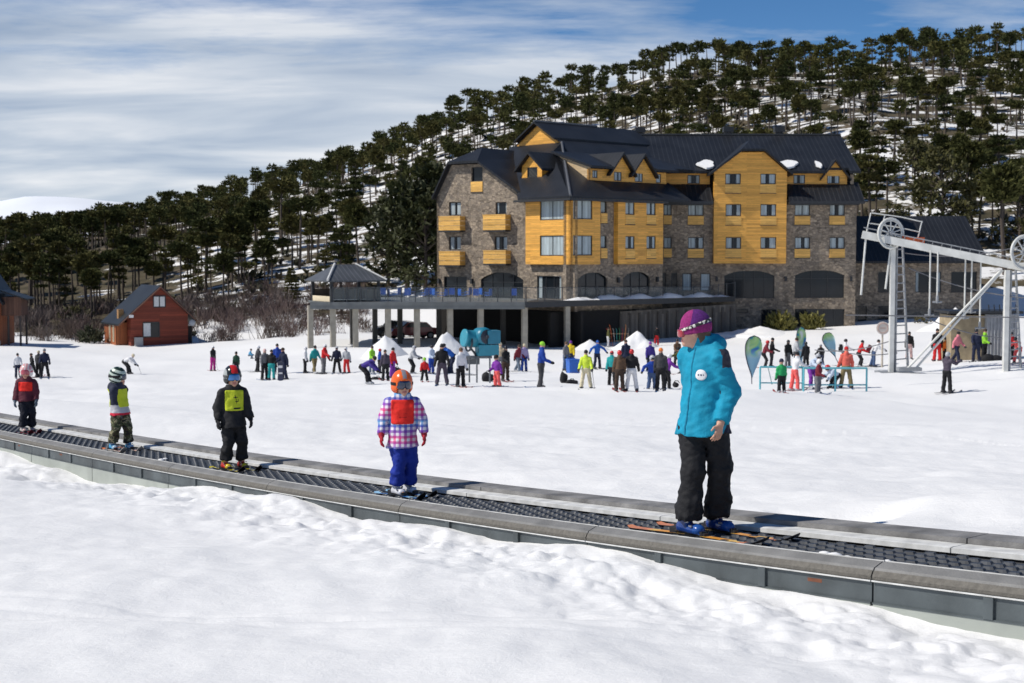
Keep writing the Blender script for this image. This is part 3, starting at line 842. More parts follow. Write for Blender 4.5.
# --- corner wing walls ----------------------------------------------
ZBAY = P(570, 264.5, 115).z
ZW = ZE + 0.05
z1 = lambda u0, v0, u1, v1: (u0 / 2.846 + 420, v0 / 2.846 + 110, u1 / 2.846 + 420, v1 / 2.846 + 110)
lR = WR.s(664) + 0.4
WRs, WLs = WR.off(-0.5), WL.off(-0.5)                 # the stone plane stands back behind the larch bay
# stone, right face
rw = [WRs.rect(*z1(*q)) for q in [(515, 260, 532, 293), (515, 357, 532, 393), (449, 462, 533, 552), (578, 460, 655, 542)]]
mb = MB(); wall_cells(mb, WRs, -0.0, lR, Z_BASE, ZW, rw, 0.35)
hb(mb, 'wall', M_STONE)
for i, h in enumerate(rw): hwin(WRs, h=h, out=-0.2, mull=0 if i < 2 else 2, curtain=0.95 if i < 2 else 0, name='window' if i < 2 else 'arched_door')
for i in (0, 1): spandrel(WRs, rw[i], 0.85)
mb = MB()
for h in rw[2:]:
    a_, b_, c_, d_ = h; n = 10
    for k in range(n):
        u0, u1 = k / n, (k + 1) / n
        g0, g1 = 0.55 * abs(2 * u0 - 1) ** 2.4, 0.55 * abs(2 * u1 - 1) ** 2.4
        mb.add([WRs.pt(a_ + (b_ - a_) * u0, d_, 0.004), WRs.pt(a_ + (b_ - a_) * u1, d_, 0.004), WRs.pt(a_ + (b_ - a_) * u1, d_ - g1 - .01, 0.004), WRs.pt(a_ + (b_ - a_) * u0, d_ - g0 - .01, 0.004)], [(3, 2, 1, 0)])
hb(mb, 'arch_head', M_STONE)
# stone, left face (ground floor under the bay)
gw = WLs.rect(*z1(333, 472, 402, 538))
mb = MB(); wall_cells(mb, WLs, 0.0, lL + 0.5, Z_BASE, ZW, [gw], 0.3); hb(mb, 'wall', M_STONE)
hwin(WLs, h=gw, out=-0.18, mull=2, curtain=0.12)
# larch bay: left and right faces
bl = [WL.rect(*z1(*q)) for q in [(341, 257, 411, 313), (341, 357, 411, 415)]]
br_ = [WR.rect(*z1(*q)) for q in [(436, 256, 491, 311), (436, 357, 491, 414)]]
mb = MB(); wall_cells(mb, WL, 0.0, lL, ZBAY, ZW, bl, 0.25); wbox(mb, WL, 0.02, lL - 0.02, ZBAY, ZBAY + 0.1, -0.5, -0.02); hb(mb, 'bay_cladding', M_WOOD)
sR = WR.s(600.3)
mb = MB(); wall_cells(mb, WR, 0.0, sR, ZBAY, ZW, br_, 0.25); wbox(mb, WR, 0.02, sR - 0.02, ZBAY, ZBAY + 0.1, -0.5, -0.02); hb(mb, 'bay_cladding', M_WOOD)
for h in bl: hwin(WL, h=h, out=-0.12, mull=1, curtain=0.95)
for h in br_: hwin(WR, h=h, out=-0.12, mull=1, curtain=0.95)
# second larch panel on the right face
s20, s21 = WR.s(618), WR.s(663)
w2 = [WR.rect(*z1(*q)) for q in [(585, 262, 611, 298), (645, 263, 671, 299), (585, 359, 611, 395), (645, 359, 671, 395)]]
mb = MB(); wall_cells(mb, WR, s20, s21, ZBAY, ZW, w2, 0.25); wbox(mb, WR, s20, s21, ZBAY, ZW, -0.5, -0.27)
hb(mb, 'larch_panel_cladding', M_WOOD)
for h in w2: hwin(WR, h=h, out=-0.12, mull=0, curtain=0.38); spandrel(WR, h, 0.8, 0.03)

# --- left stone section ----------------------------------------------
sw = [WS.rect(*z1(*q)) for q in [(146, 162, 178, 203), (82, 262, 116, 300), (215, 262, 246, 296), (82, 360, 116, 398), (212, 360, 248, 398), (68, 474, 133, 560), (173, 462, 294, 556)]]
s_fl = WS.s(420 + 175 / 2.846); s_fr = WS.s(420 + 90 / 2.846)
z_fl = WS.px(420 + 130 / 2.846, 110 + 155 / 2.846)[1]
z_er = WS.px(420 + 285 / 2.846, 110 + 240 / 2.846)[1]; z_el = WS.px(437, 196)[1]
mb = MB(); zw_ = min(z_er, z_el) - 0.3
top_h = sw[0]
wall_cells(mb, WS, 0.0, lS, Z_BASE, zw_, sw[1:], 0.35)
# gable part above, built round the single top window
def zprof(q):
    if q < s_fl: return z_er + (z_fl - z_er) * (q - 0.55) / (s_fl - 0.55)
    if q < s_fr: return z_fl
    return z_fl + (z_el - z_fl) * (q - s_fr) / (lS - s_fr)
def gpoly(q0, q1, lo):
    qs = [q0] + [q for q in (s_fl, s_fr) if q0 < q < q1] + [q1]
    return [WS.pt(q0, lo), WS.pt(q1, lo)] + [WS.pt(q, zprof(q)) for q in reversed(qs)]
nin = Vector((-WS.n[0] * 0.35, -WS.n[1] * 0.35, 0))
mb.prism(gpoly(0.3, top_h[0], zw_), nin); mb.prism(gpoly(top_h[1], lS, zw_), nin)
mb.prism(gpoly(top_h[0], top_h[1], top_h[3]), nin); mb.prism([WS.pt(top_h[0], zw_), WS.pt(top_h[1], zw_), WS.pt(top_h[1], top_h[2]), WS.pt(top_h[0], top_h[2])], nin)
# side wall going back
e_ = WS.pt(lS, 0); bk = -WS.n
mb.prism([(e_.x, e_.y, Z_BASE), (e_.x + bk[0] * 14, e_.y + bk[1] * 14, Z_BASE), (e_.x + bk[0] * 14, e_.y + bk[1] * 14, z_el), (e_.x, e_.y, z_el)], Vector((WS.e[0] * -0.3, WS.e[1] * -0.3, 0)))
hb(mb, 'wall', M_STONE)
for i, h in enumerate(sw):
    hwin(WS, h=h, out=-0.2, mull=[0, 1, 0, 1, 1, 1, 3][i], curtain=[0, .42, .15, .42, .3, 0, 0][i], name='window' if i < 5 else 'glazed_door', trans=i >= 5)
spandrel(WS, sw[0], 0.9, 0.06)
mb = MB(); a_, b_, c_, d_ = sw[6]
for k in range(10):
    u0, u1 = k / 10, (k + 1) / 10; g0, g1 = 0.6 * abs(2 * u0 - 1) ** 2.2, 0.6 * abs(2 * u1 - 1) ** 2.2
    mb.add([WS.pt(a_ + (b_ - a_) * u0, d_, 0.004), WS.pt(a_ + (b_ - a_) * u1, d_, 0.004), WS.pt(a_ + (b_ - a_) * u1, d_ - g1 - .01, 0.004), WS.pt(a_ + (b_ - a_) * u0, d_ - g0 - .01, 0.004)], [(3, 2, 1, 0)])
hb(mb, 'arch_head', M_STONE)
# balconies
for q in [(53, 301, 129, 345), (179, 296, 258, 344), (54, 401, 129, 444), (180, 398, 259, 440)]:
    D = 0.75; a_, b_, c_, d_ = WS.off(D).rect(*z1(*q)); a_ = WS.rect(*z1(*q))[0]
    mb = MB()
    wbox(mb, WS, a_, b_, c_ - 0.06, c_ + 0.06, 0.01, D, 1)
    hgt = (d_ - c_)
    for k in range(3):
        z0_, z1_ = c_ + 0.08 + hgt * 0.31 * k, c_ + 0.04 + hgt * 0.31 * (k + 1)
        wbox(mb, WS, a_, b_, z0_, z1_, D - 0.06, D)
        wbox(mb, WS, a_, a_ + 0.06, z0_, z1_, 0.01, D - 0.061); wbox(mb, WS, b_ - 0.06, b_, z0_, z1_, 0.01, D - 0.061)
    bo = hb(mb, 'balcony', [M_WOOD2, M_TRIM])
    mb = MB(); wbox(mb, WS, a_ - 0.03, b_ + 0.03, d_ - 0.10, d_ - 0.03, D - 0.09, D + 0.03); mb.build('handrail', M_WOOD2, bo)
# roof of the left section
ap_s = WS.s(420 + 150 / 2.846)
apx = P(420 + 158 / 2.846, 147, 124.4)
z_ap = apx.z
bo_ = np.array([0.62, 0.78]); bo_ /= np.linalg.norm(bo_)
def wsb(q, z, out, back=0.0):
    p = WS.pt(q, z, out); return Vector((p.x + bo_[0] * back, p.y + bo_[1] * back, z))
mb = MB(); OV = 0.55
qR, zR_ = 0.1, zprof(0.1) + 0.12; qL, zL_ = lS + 0.15, z_el - 0.1
mid = (s_fl + s_fr) / 2
sheet(mb, [wsb(qR, zR_, OV), wsb(s_fl, z_fl + 0.25, OV), wsb(mid, z_ap, 0, 2.2), wsb(mid, z_ap, 0, 16), wsb(qR, zR_, 0, 14)], 0.22)
sheet(mb, [wsb(qL, zL_, OV), wsb(s_fr, z_fl + 0.25, OV), wsb(mid, z_ap, 0, 2.2), wsb(mid, z_ap, 0, 16), wsb(qL, zL_, 0, 14)], 0.22)
sheet(mb, [wsb(s_fl - 0.02, z_fl + 0.26, OV + 0.02), wsb(s_fr + 0.02, z_fl + 0.26, OV + 0.02), wsb(mid, z_ap + 0.02, 0, 2.2)], 0.22)
hb(mb, 'roof', M_ROOF)

# --- roof of the corner wing -------------------------------------------
def w2p(r, l, z):                                       # wing coordinates: r along RD from the corner, l along LD
    p = np.array([cor.x, cor.y]) + RD * r + LD * l
    return Vector((p[0], p[1], z))
EV = 0.85
Grdg = P(537.7, 123.6, 127.2); rel = np.array([Grdg.x - cor.x, Grdg.y - cor.y])
rG, lG = rel @ RD, rel @ LD; zG = Grdg.z
sR_ = (zG - ZE) / (lG + EV)                             # pitch of the right slope
k_ = 0.706
zB = ZE + (rG + EV) * k_                                # hip plane height under the little gable
lB0 = lG - (zG - zB) / sR_; lB1 = lG + (zG - zB) / sR_
print('wing', rG, lG, zG, zB, lB0, lB1)
mb = MB()
RF = 13.8
# skirt of the right face, stopping at the dormer wall
lD = 1.65
zD = ZE + (lD + EV) * sR_
zTop = lambda l: ZE + (l + EV) * sR_
s_ck = WR.off(-lD).s(588.5)                             # where the shed dormer begins
LS_, ZS_ = 6.0, zTop(6.0) + 0.03                       # where the shed dormer roof runs into the slope
REND = 18.9
sheet(mb, [w2p(-EV, -EV, ZE), w2p(RF, -EV, ZE), w2p(RF, lD + 0.2, zTop(lD + .2)), w2p(s_ck, lD + 0.2, zTop(lD + .2)), w2p(s_ck, LS_, zTop(LS_)), w2p(REND, LS_, zTop(LS_)), w2p(REND, lG, zG), w2p(rG, lG, zG), w2p(rG, lB0, zB)], 0.18)
# hip end with gable
sheet(mb, [w2p(-EV, -EV, ZE), w2p(rG, lB0, zB), w2p(rG, lB1, zB), w2p(rG, 14.5, zB), w2p(-EV, lL + 0.05, ZE)], 0.18)
# back slope
sheet(mb, [w2p(rG, lG, zG), w2p(REND, lG, zG), w2p(REND, lG * 2 + EV, ZE), w2p(rG, lG * 2 + EV, ZE)], 0.18)
hb(mb, 'roof', M_ROOF)
# shed dormer on the right slope
WDR = WR.off(-lD)
zDe = ZD1
mb = MB()
she = lambda l: zDe - 0.1 + (ZS_ - zDe + 0.1) * (l - lD + 0.55) / (LS_ - lD + 0.55)
sheet(mb, [w2p(s_ck - 0.25, lD + 0.05, she(lD + .05)), w2p(REND, lD + 0.05, she(lD + .05)), w2p(REND, LS_, ZS_), w2p(s_ck - 0.25, LS_, ZS_)], 0.2)
rg_ = [WDR.s(609), WDR.s(653)]
for (ra, rb) in ((s_ck - 0.25, rg_[0]), (rg_[1], RF + 0.5)):
    sheet(mb, [w2p(ra, lD - 0.55, she(lD - .55)), w2p(rb, lD - 0.55, she(lD - .55)), w2p(rb, lD + 0.06, she(lD + .06)), w2p(ra, lD + 0.06, she(lD + .06))], 0.2)
# left overhang of the main ridge plane near the gable, sloping with it
sheet(mb, [w2p(rG - 0.5, lG, zG + 0.16), w2p(REND, lG, zG + 0.16), w2p(REND, lG - 2.6, zG + 0.16 - 2.6 * sR_), w2p(rG - 0.5, lG - 2.6, zG + 0.16 - 2.6 * sR_)], 0.16)
sheet(mb, [w2p(rG - 0.5, lG, zG + 0.16), w2p(REND, lG, zG + 0.16), w2p(REND, lG + 2.6, zG + 0.16 - 2.6 * sR_), w2p(rG - 0.5, lG + 2.6, zG + 0.16 - 2.6 * sR_)], 0.16)
hb(mb, 'dormer_roof', M_ROOF)
# cheek wall facing left
zch = lambda l: she(l) - 0.2
mb = MB()
mb.prism([w2p(s_ck, lD, zTop(lD)), w2p(s_ck, 5.2, zTop(5.2)), w2p(s_ck, 5.2, zTop(5.2) + .03), w2p(s_ck, lD, zch(lD))], Vector((RD[0] * 0.2, RD[1] * 0.2, 0)))
hb(mb, 'dormer_cheek', plank_mat('pale_cheek_boards', (0.66, 0.50, 0.30), 0.1, 0.2, 4.0, 0.7))
# dormer wall
dq = [WDR.rect(*q) for q in [(592.4, 166.5, 597.6, 178), (614, 169, 621.6, 182), (635, 170.5, 642.8, 183), (656, 172, 661, 184)]]
zlo = zTop(lD) - 0.02
dq = [(h[0], h[1], max(h[2], zlo + 0.06), min(h[3], zDe - 0.45)) for h in dq]
mb = MB(); wall_cells(mb, WDR, s_ck, RF - 0.5, zlo, zDe - 0.32, dq, 0.2); hb(mb, 'dormer_wall', M_WOOD)
for h in dq: hwin(WDR, h=h, out=-0.08, mull=0, curtain=0.45)
small_gable(WDR, 609.5, 631, 171.5, 620.5, 154.5, 6.5)
small_gable(WDR, 631.2, 652.5, 173, 642, 156.0, 6.5)
# little larch gable at the end of the ridge
mb = MB()
mb.prism([w2p(rG, lB0 + 0.1, zB), w2p(rG, lB1 - 0.1, zB), w2p(rG, lG, zG - 0.06)], Vector((RD[0] * 0.3, RD[1] * 0.3, 0)))
hb(mb, 'gable_board', M_WOOD)
# dormer on the hip end
dd = 1.75
WH = WL.off(-dd)
hh_ = WH.rect(*z1(305, 163, 334, 194)); wb = WH.rect(*z1(290, 160, 347, 196))
sp, zp = WH.px(531.5, 154.0)
zlo = ZE + (dd + EV) * k_ - 0.1
hh_ = (hh_[0], hh_[1], max(hh_[2], zlo + 0.1), hh_[3])
mb = MB(); wall_cells(mb, WH, wb[0], wb[1], zlo, wb[3], [hh_], 0.2); hb(mb, 'dormer_wall', M_WOOD)
hwin(WH, h=hh_, out=-0.08, mull=0, curtain=0)
mb = MB()
for q in (wb[0], wb[1]):
    mb.prism([WH.pt(q, zlo, -0.002), WH.pt(q, wb[3], -0.002), WH.pt(q, wb[3], -2.6)], Vector((WH.e[0] * 0.12, WH.e[1] * 0.12, 0)) * (1 if q == wb[0] else -1))
mb.prism([WH.pt(wb[0], wb[3], 0), WH.pt(wb[1], wb[3], 0), WH.pt(sp, zp, 0)], Vector((-WH.n[0] * 0.25, -WH.n[1] * 0.25, 0)))
hb(mb, 'dormer_cheek', M_WOOD)
mb = MB()
sl_ = (zp - wb[3]) / (wb[1] - sp)
gable_roof(mb, WH, wb[0] - 0.5, wb[1] + 0.5, wb[3] - 0.5 * sl_ + 0.18, wb[3] - 0.5 * sl_ + 0.18, sp, zp + 0.2, 4.0, 0.45)
hb(mb, 'dormer_roof', M_ROOF)
# hip and ridge caps
mb = MB()
mb.path([w2p(-EV, -EV, ZE + 0.03), w2p(rG, lB0, zB + 0.03)], 0.11, 6)
mb.path([w2p(rG - 0.5, lG, zG + 0.2), w2p(RF, lG, zG + 0.2)], 0.10, 6)
hb(mb, 'ridge_cap', M_GREY)
mb = MB()
for (l0, l1, Wq, e0_, e1_) in ((0, 0, WL, -0.9, lL + 0.6), (0, 0, WR, -0.9, RF - 3)):
    wbox(mb, Wq, e0_, e1_, ZE - 0.34, ZE - 0.19, -0.1, EV + 0.02)
hb(mb, 'eave_soffit', M_TRIM)
mb = MB()
for pxc, pyb, Yq in ((640, 138, 136.5), (728, 137.5, 136.0), (779, 137.5, 136.0)):
    c_ = P(pxc, pyb, Yq)
    mb.box((c_.x, c_.y, c_.z - 0.2), (0.7, 0.7, 1.3)); mb.box((c_.x, c_.y, c_.z + 0.75), (0.95, 0.95, 0.5)); 
hb(mb, 'chimney_cap', M_TRIM)
# outside lamps by the doors
for q in [(56, 487, WS), (149, 487, WS), (436, 487, WRs), (562, 484, WRs), (673, 482, WRs)]:
    s_, z_ = q[2].px(420 + q[0] / 2.846, 110 + q[1] / 2.846)
    mb = MB(); wbox(mb, q[2], s_ - 0.1, s_ + 0.1, z_ - 0.22, z_ + 0.22, 0.0, 0.22); hb(mb, 'wall_lamp', M_TRIM)
for u in (218, 414, 600):
    s_, z_ = WM.px(640 + u / 2.846, 110 + 481 / 2.846)
    mb = MB(); wbox(mb, WM, s_ - 0.1, s_ + 0.1, z_ - 0.2, z_ + 0.2, 0.0, 0.2); hb(mb, 'wall_lamp', M_TRIM)
# near-black sheets over the walls below the terrace: undercroft shade put into colour
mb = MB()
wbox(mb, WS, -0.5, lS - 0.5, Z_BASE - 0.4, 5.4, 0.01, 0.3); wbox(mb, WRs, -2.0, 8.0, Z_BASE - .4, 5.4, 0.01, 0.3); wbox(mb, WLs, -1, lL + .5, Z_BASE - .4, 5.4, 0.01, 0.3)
hb(mb, 'undercroft_shade', M_DARK)

# ------------------------------------------------------------------ annex
annex = empty('annex_building', (36, 134, 3))
tag(annex, 'low stone annex with steep dark roof behind the lift gantry', 'building')
WA = Wall((0, 131.5), (1, 0))
ax0, ax1 = WA.s(850), WA.s(985)
zEv = WA.px(920, 260)[1]; ZA = P(900, 216, 138).z
f3 = lambda u0, v0, u1, v1: (u0 / 3.415 + 840, v0 / 3.415 + 200, u1 / 3.415 + 840, v1 / 3.415 + 200)
ah = [WA.rect(*f3(*q)) for q in [(130, 245, 180, 316), (258, 245, 346, 316), (380, 245, 470, 316), (60, 362, 92, 430), (130, 362, 180, 420)]]
mb = MB(); wall_cells(mb, WA, ax0, ax1 - 0.4, 2.6, zEv + 0.1, ah, 0.3)
xe_ = ax1 - 0.4
mb.prism([(xe_, 131.52, 2.6), (xe_, 145, 2.6), (xe_, 145, zEv), (xe_, 138, ZA - 0.3), (xe_, 131.52, zEv)], (-0.3, 0, 0))
o = mb.build('wall', M_STONE, annex); o.location = -annex.location
for i, h in enumerate(ah):
    fo = window(annex, WA, h, out=-0.16, mull=1 if i < 3 else 0, curtain=0.14 if i in (1,) else 0, name='window' if i != 3 else 'glazed_door'); fo.location = -annex.location
mb = MB()
sheet(mb, [(ax0, 130.8, zEv - 0.1), (ax1 + 0.2, 130.8, zEv - 0.1), (ax1 + 0.2, 138, ZA), (ax0, 138, ZA)], 0.2)
sheet(mb, [(ax0, 138, ZA), (ax1 + 0.2, 138, ZA), (ax1 + 0.2, 145.6, zEv - 0.1), (ax0, 145.6, zEv - 0.1)], 0.2)
o = mb.build('roof', M_ROOF, annex); o.location = -annex.location

# ------------------------------------------------------------------ terrace
terr = empty('terrace', (0, 112, 3)); tag(terr, 'raised terrace on concrete posts with a glass railing in front of the hotel', 'terrace')
def tb(mb, name, mats, par=None):
    o = mb.build(name, mats, par or terr)
    if par is None: o.location = -terr.location
    return o
M_SLAB = plain('terrace_fascia', (0.13, 0.14, 0.14), 0.5, 0, 0.2, 1.2)
tA = P(310, 302, 111.0); tB = P(525, 303.5, 111.0); tC = P(735, 296.5, 126.0)
zt_ = tA.z
mb = MB()
mb.prism([(tA.x, tA.y, zt_), (tB.x, tB.y, zt_), (tB.x + 2, 124, zt_), (tA.x + 0.2, 124, zt_)], (0, 0, -0.28))
mb.box(((tA.x + tB.x) / 2, 111.15, zt_ - 0.42), (tB.x - tA.x, 0.25, 0.28))
tb(mb, 'slab', M_SLAB)
mb = MB()
mb.prism([(tB.x + 0.02, tB.y, zt_), (tC.x, tC.y, tC.z), (tC.x, tC.y + 1.0, tC.z), (tB.x + 2.5, 124, zt_)], (0, 0, -0.45))
tb(mb, 'ramp_slab', M_TRIM)
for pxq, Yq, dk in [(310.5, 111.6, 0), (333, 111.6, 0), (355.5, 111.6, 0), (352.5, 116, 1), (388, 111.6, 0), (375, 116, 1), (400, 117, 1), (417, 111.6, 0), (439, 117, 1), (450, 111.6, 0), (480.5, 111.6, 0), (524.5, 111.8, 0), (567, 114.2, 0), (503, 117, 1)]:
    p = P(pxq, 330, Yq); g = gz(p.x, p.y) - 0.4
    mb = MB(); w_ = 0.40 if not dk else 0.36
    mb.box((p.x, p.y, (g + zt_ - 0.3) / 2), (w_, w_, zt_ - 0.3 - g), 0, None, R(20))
    tb(mb, 'pillar', M_CONC if not dk else plain('shaded_concrete', (0.09, 0.085, 0.075), 0.9))  # rear pillars: same concrete, shade under the slab put into a darker colour
# railing: posts and glass panes
M_RGL, t, b = nt('railing_glass')
b.inputs['Base Color'].default_value = (0.75, 0.85, 0.85, 1); b.inputs['Roughness'].default_value = 0.05; b.inputs['Alpha'].default_value = 0.035
M_POST = plain('railing_post', (0.05, 0.055, 0.06), 0.4)
def railing(p0, p1, n, h=1.1, pane=True):
    mb = MB(); g = MB()
    for k in range(n + 1):
        u = k / n; q = p0.lerp(p1, u)
        mb.box((q.x, q.y, q.z + h / 2 - 0.05), (0.07, 0.07, h + 0.3))
        if k < n and pane:
            a_ = p0.lerp(p1, (k + 0.06) / n); b_ = p0.lerp(p1, (k + 0.94) / n)
            g.prism([a_ + Vector((0, 0, .12)), b_ + Vector((0, 0, .12)), b_ + Vector((0, 0, h)), a_ + Vector((0, 0, h))], (0, 0.02, 0))
    mb.path([p0 + Vector((0, 0, h + 0.03)), p1 + Vector((0, 0, h + 0.03))], 0.025, 6)
    ro = tb(mb, 'railing', M_POST)
    if pane: g.build('glass_pane', M_RGL, ro)
va = Vector((tA.x + 1.8, 111.05, zt_)); vb = Vector((tB.x, 111.05, zt_))
railing(va, vb, 14)
railing(Vector((tB.x + .1, tB.y + .1, zt_)), Vector((tC.x - 2.6, tC.y - 2.0, tC.z - 0.25)), 11)
railing(Vector((tC.x - 2.5, tC.y - 1.9, tC.z - 0.25)), Vector((tC.x, tC.y, tC.z)), 3, 1.2, False)
# snow lying on the ramp
mb = MB(); n = 40; g = np.random.default_rng(3)
p0, p1 = Vector((tB.x + 3.2, tB.y + 3.1, zt_ + .02)), Vector((tC.x - 0.6, tC.y + 0.1, tC.z))
vs, fs = [], []
hsn = [max(0.04, 0.40 * abs(math.sin(k * 0.42 + 0.6)) ** 0.8 + g.uniform(-0.06, 0.06)) * min(1, k / 5, (n - k) / 4) for k in range(n + 1)]
for k in range(n + 1):
    q = p0.lerp(p1, k / n); 
    for j, (o_, hh2) in enumerate(((-0.9, 0.0), (-0.55, 0.8), (0, 1.0), (0.6, 0.7), (1.1, 0.0))):
        vs.append((q.x + 0.4 * o_ * -0.6, q.y + o_ * 0.8, q.z + hsn[k] * hh2 + 0.01))
for k in range(n):
    for j in range(4): fs.append((k * 5 + j, (k + 1) * 5 + j, (k + 1) * 5 + j + 1, k * 5 + j + 1))
mb.add(vs, fs, 0, True); tb(mb, 'snow_bank', SNOW)
# board wall under the ramp
rw_ = empty('retaining_wall', (14, 121, 3)); tag(rw_, 'weathered dark board wall under the hotel ramp', 'retaining wall')
a_ = P(606, 330, 118.5); b_ = P(736, 330, 125.2)
mb = MB()
za_, zb2 = P(606, 312.5, 118.5).z, P(736, 304, 125.2).z
mb.prism([(a_.x, a_.y, gz(a_.x, a_.y) - 0.6), (b_.x, b_.y, gz(b_.x, b_.y) - 0.6), (b_.x, b_.y, zb2), (a_.x, a_.y, za_)], (0.0, 0.35, 0))
o = mb.build('board_face', M_RETAIN, rw_); o.location = -rw_.location
mb = MB()
for k in range(14):
    q = a_.lerp(b_, (k + 0.5) / 14); zz_ = za_ + (zb2 - za_) * (k + .5) / 14
    mb.box((q.x - 0.02, q.y - 0.10, (zz_ + gz(q.x, q.y)) / 2 - .2), (0.16, 0.14, zz_ - gz(q.x, q.y)))
o = mb.build('batten', plain('dark_batten', (0.11, 0.095, 0.08), 0.9), rw_); o.location = -rw_.location

# gazebo at the left end
gzb = empty('gazebo', (0, 0, 0)); tag(gzb, 'open gazebo with grey hipped roof at the left end of the terrace', 'gazebo')
gN = P(331.5, 303, 111.3); a29 = R(29); gr = Vector((math.cos(a29), math.sin(a29), 0)); gl = Vector((-math.sin(a29), math.cos(a29), 0)); GS = 4.0
gzb.location = (gN.x, gN.y, zt_)
zEg = P(331.5, 280, 111.3).z - zt_; 
cn = [Vector((0, 0, 0)), gr * GS, gr * GS + gl * GS, gl * GS]
mb0 = MB()
for c_ in cn:
    mb = MB(); mb.box((c_.x, c_.y, zEg / 2), (0.22, 0.22, zEg), 0, None, a29); mb.build('post', M_TRIM, gzb)
for k in range(4):
    p, q = cn[k], cn[(k + 1) % 4]; mb0.path([p + Vector((0, 0, zEg - 0.1)), q + Vector((0, 0, zEg - .1))], 0.12, 4)
mb0.build('eave_beam', M_TRIM, gzb)
ctr_ = (gr + gl) * GS / 2; ov = 1.25
ec = [ctr_ + (c_ - ctr_) * ov + Vector((0, 0, zEg - 0.05)) for c_ in cn]
za = P(345, 264.5, 113.5).z - zt_
r0, r1 = ctr_ - gr * 0.9 + Vector((0, 0, za)), ctr_ + gr * 0.9 + Vector((0, 0, za))
mb = MB(); th = 0.1
sheet(mb, [ec[0], ec[1], r1, r0], th); sheet(mb, [ec[1], ec[2], r1], th); sheet(mb, [ec[2], ec[3], r0, r1], th); sheet(mb, [ec[3], ec[0], r0], th)
mb.build('roof', seam_mat('gazebo_roof', (0.075, 0.08, 0.088), 0.4), gzb)
mb = MB(); mb.path([ec[0] + Vector((0, 0, .06)), r0 + Vector((0, 0, .06))], 0.10, 6); mb.path([ec[1] + Vector((0, 0, .06)), r1 + Vector((0, 0, .06))], 0.07, 6); mb.build('hip_flashing', plain('pale_flashing', (0.6, 0.6, 0.58), 0.5), gzb)
mb = MB(); mb.prism([cn[3] * 0.97 + Vector((0, 0, -0.3)) - gl * 0.0, cn[0] + gl * .12 + Vector((0, 0, -0.3)), cn[0] + gl * .12 + Vector((0, 0, 0.42)), cn[3] * .97 + Vector((0, 0, 0.42))], (-0.06, -0.06, 0))
mb.build('side_panel', plain('cream_panel', (0.72, 0.62, 0.44), 0.7), gzb)
mb = MB(); g = MB()
for k in range(5):
    q = gr * (GS * k / 4); mb.box((q.x - 0.0, q.y - 0.14, 0.5), (0.06, 0.06, 1.1))
mb.build('railing_post', M_POST, gzb)
g.prism([gr * 0.1 + Vector((0, -.15, .1)), gr * GS * .98 + Vector((0, -.15, .1)), gr * GS * .98 + Vector((0, -.15, 1.0)), gr * 0.1 + Vector((0, -.15, 1.0))], (0, 0.02, 0)); g.build('glass_pane', M_RGL, gzb)
mb = MB(); mb.box((ctr_.x, ctr_.y, -0.08), (GS + .6, GS + .6, 0.16), 0, None, a29); mb.build('floor_slab', M_SLAB, gzb)
mb = MB(); mb.path([cn[2] + Vector((0, 0, 0.9)), cn[1] + Vector((0, 0, 0.9))], 0.05, 4); mb.prism([cn[1] + Vector((0, 0, .05)), cn[2] + Vector((0, 0, .05)), cn[2] + Vector((0, 0, .85)), cn[1] + Vector((0, 0, .85))], (0.05, 0, 0)); mb.prism([cn[3] + Vector((0, 0, .05)), cn[2] + Vector((0, 0, .05)), cn[2] + Vector((0, 0, .95)), cn[3] + Vector((0, 0, .95))], (0.0, 0.05, 0))
mb.build('back_parapet', plain('brown_boards', (0.13, 0.10, 0.075), 0.85), gzb)
# blue chairs and dark tables on the terrace
M_BLUE = plain('blue_plastic', (0.015, 0.10, 0.42), 0.4); M_LEGM = plain('chair_leg_metal', (0.25, 0.25, 0.26), 0.4, 0.6)
def blue_chair():
    r = empty('terrace_chair')
    mb = MB(); mb.box((0, 0, 0.45), (0.46, 0.46, 0.05)); mb.build('seat', M_BLUE, r)
    mb = MB(); mb.box((0, 0.23, 0.72), (0.46, 0.05, 0.5)); mb.box((-0.23, 0.02, 0.65), (0.04, 0.4, 0.05)); mb.box((0.23, 0.02, 0.65), (0.04, 0.4, 0.05)); mb.build('backrest', M_BLUE, r)
    for sx in (-1, 1):
        for sy in (-1, 1):
            mb = MB(); mb.tube((sx * .2, sy * .2, 0), (sx * .2, sy * .2, 0.44), 0.018, None, 6); mb.build('leg', M_LEGM, r)
    return r
ch0 = blue_chair(); chs = [(380 + 3, 116.5), (391, 114.0), (397, 117), (407, 114.2), (412, 116.6), (424, 114), (429, 117.5), (436, 115), (444, 113.6), (452, 116), (462, 113.8), (468, 116.5), (476, 114), (483, 116.2), (488, 113.6), (514, 114.2)]
plc = ['beside the gazebo', 'second along the glass railing from the gazebo', 'third along the terrace from the gazebo', 'fourth along the terrace from the gazebo', 'fifth along the terrace from the gazebo', 'just before the hotel corner', 'at the hotel corner', 'under the lower left balcony',
       'in front of the double glazed door', 'on the right of the double glazed door', 'between the door and the wide arch', 'at the left edge of the wide arch', 'in front of the wide arch, left half', 'in the middle of the wide arch', 'at the right half of the wide arch', 'alone past the arch at the terrace corner']
for i, (pxq, Yq) in enumerate(chs):
    c_ = ch0 if i == 0 else copy_tree(ch0)
    p = P(pxq, 300, Yq); c_.location = (p.x, p.y, zt_); c_.rotation_euler = (0, 0, i * 2.1)
    tag(c_, 'blue plastic terrace chair ' + plc[i], 'chair', 'blue chairs on the terrace')
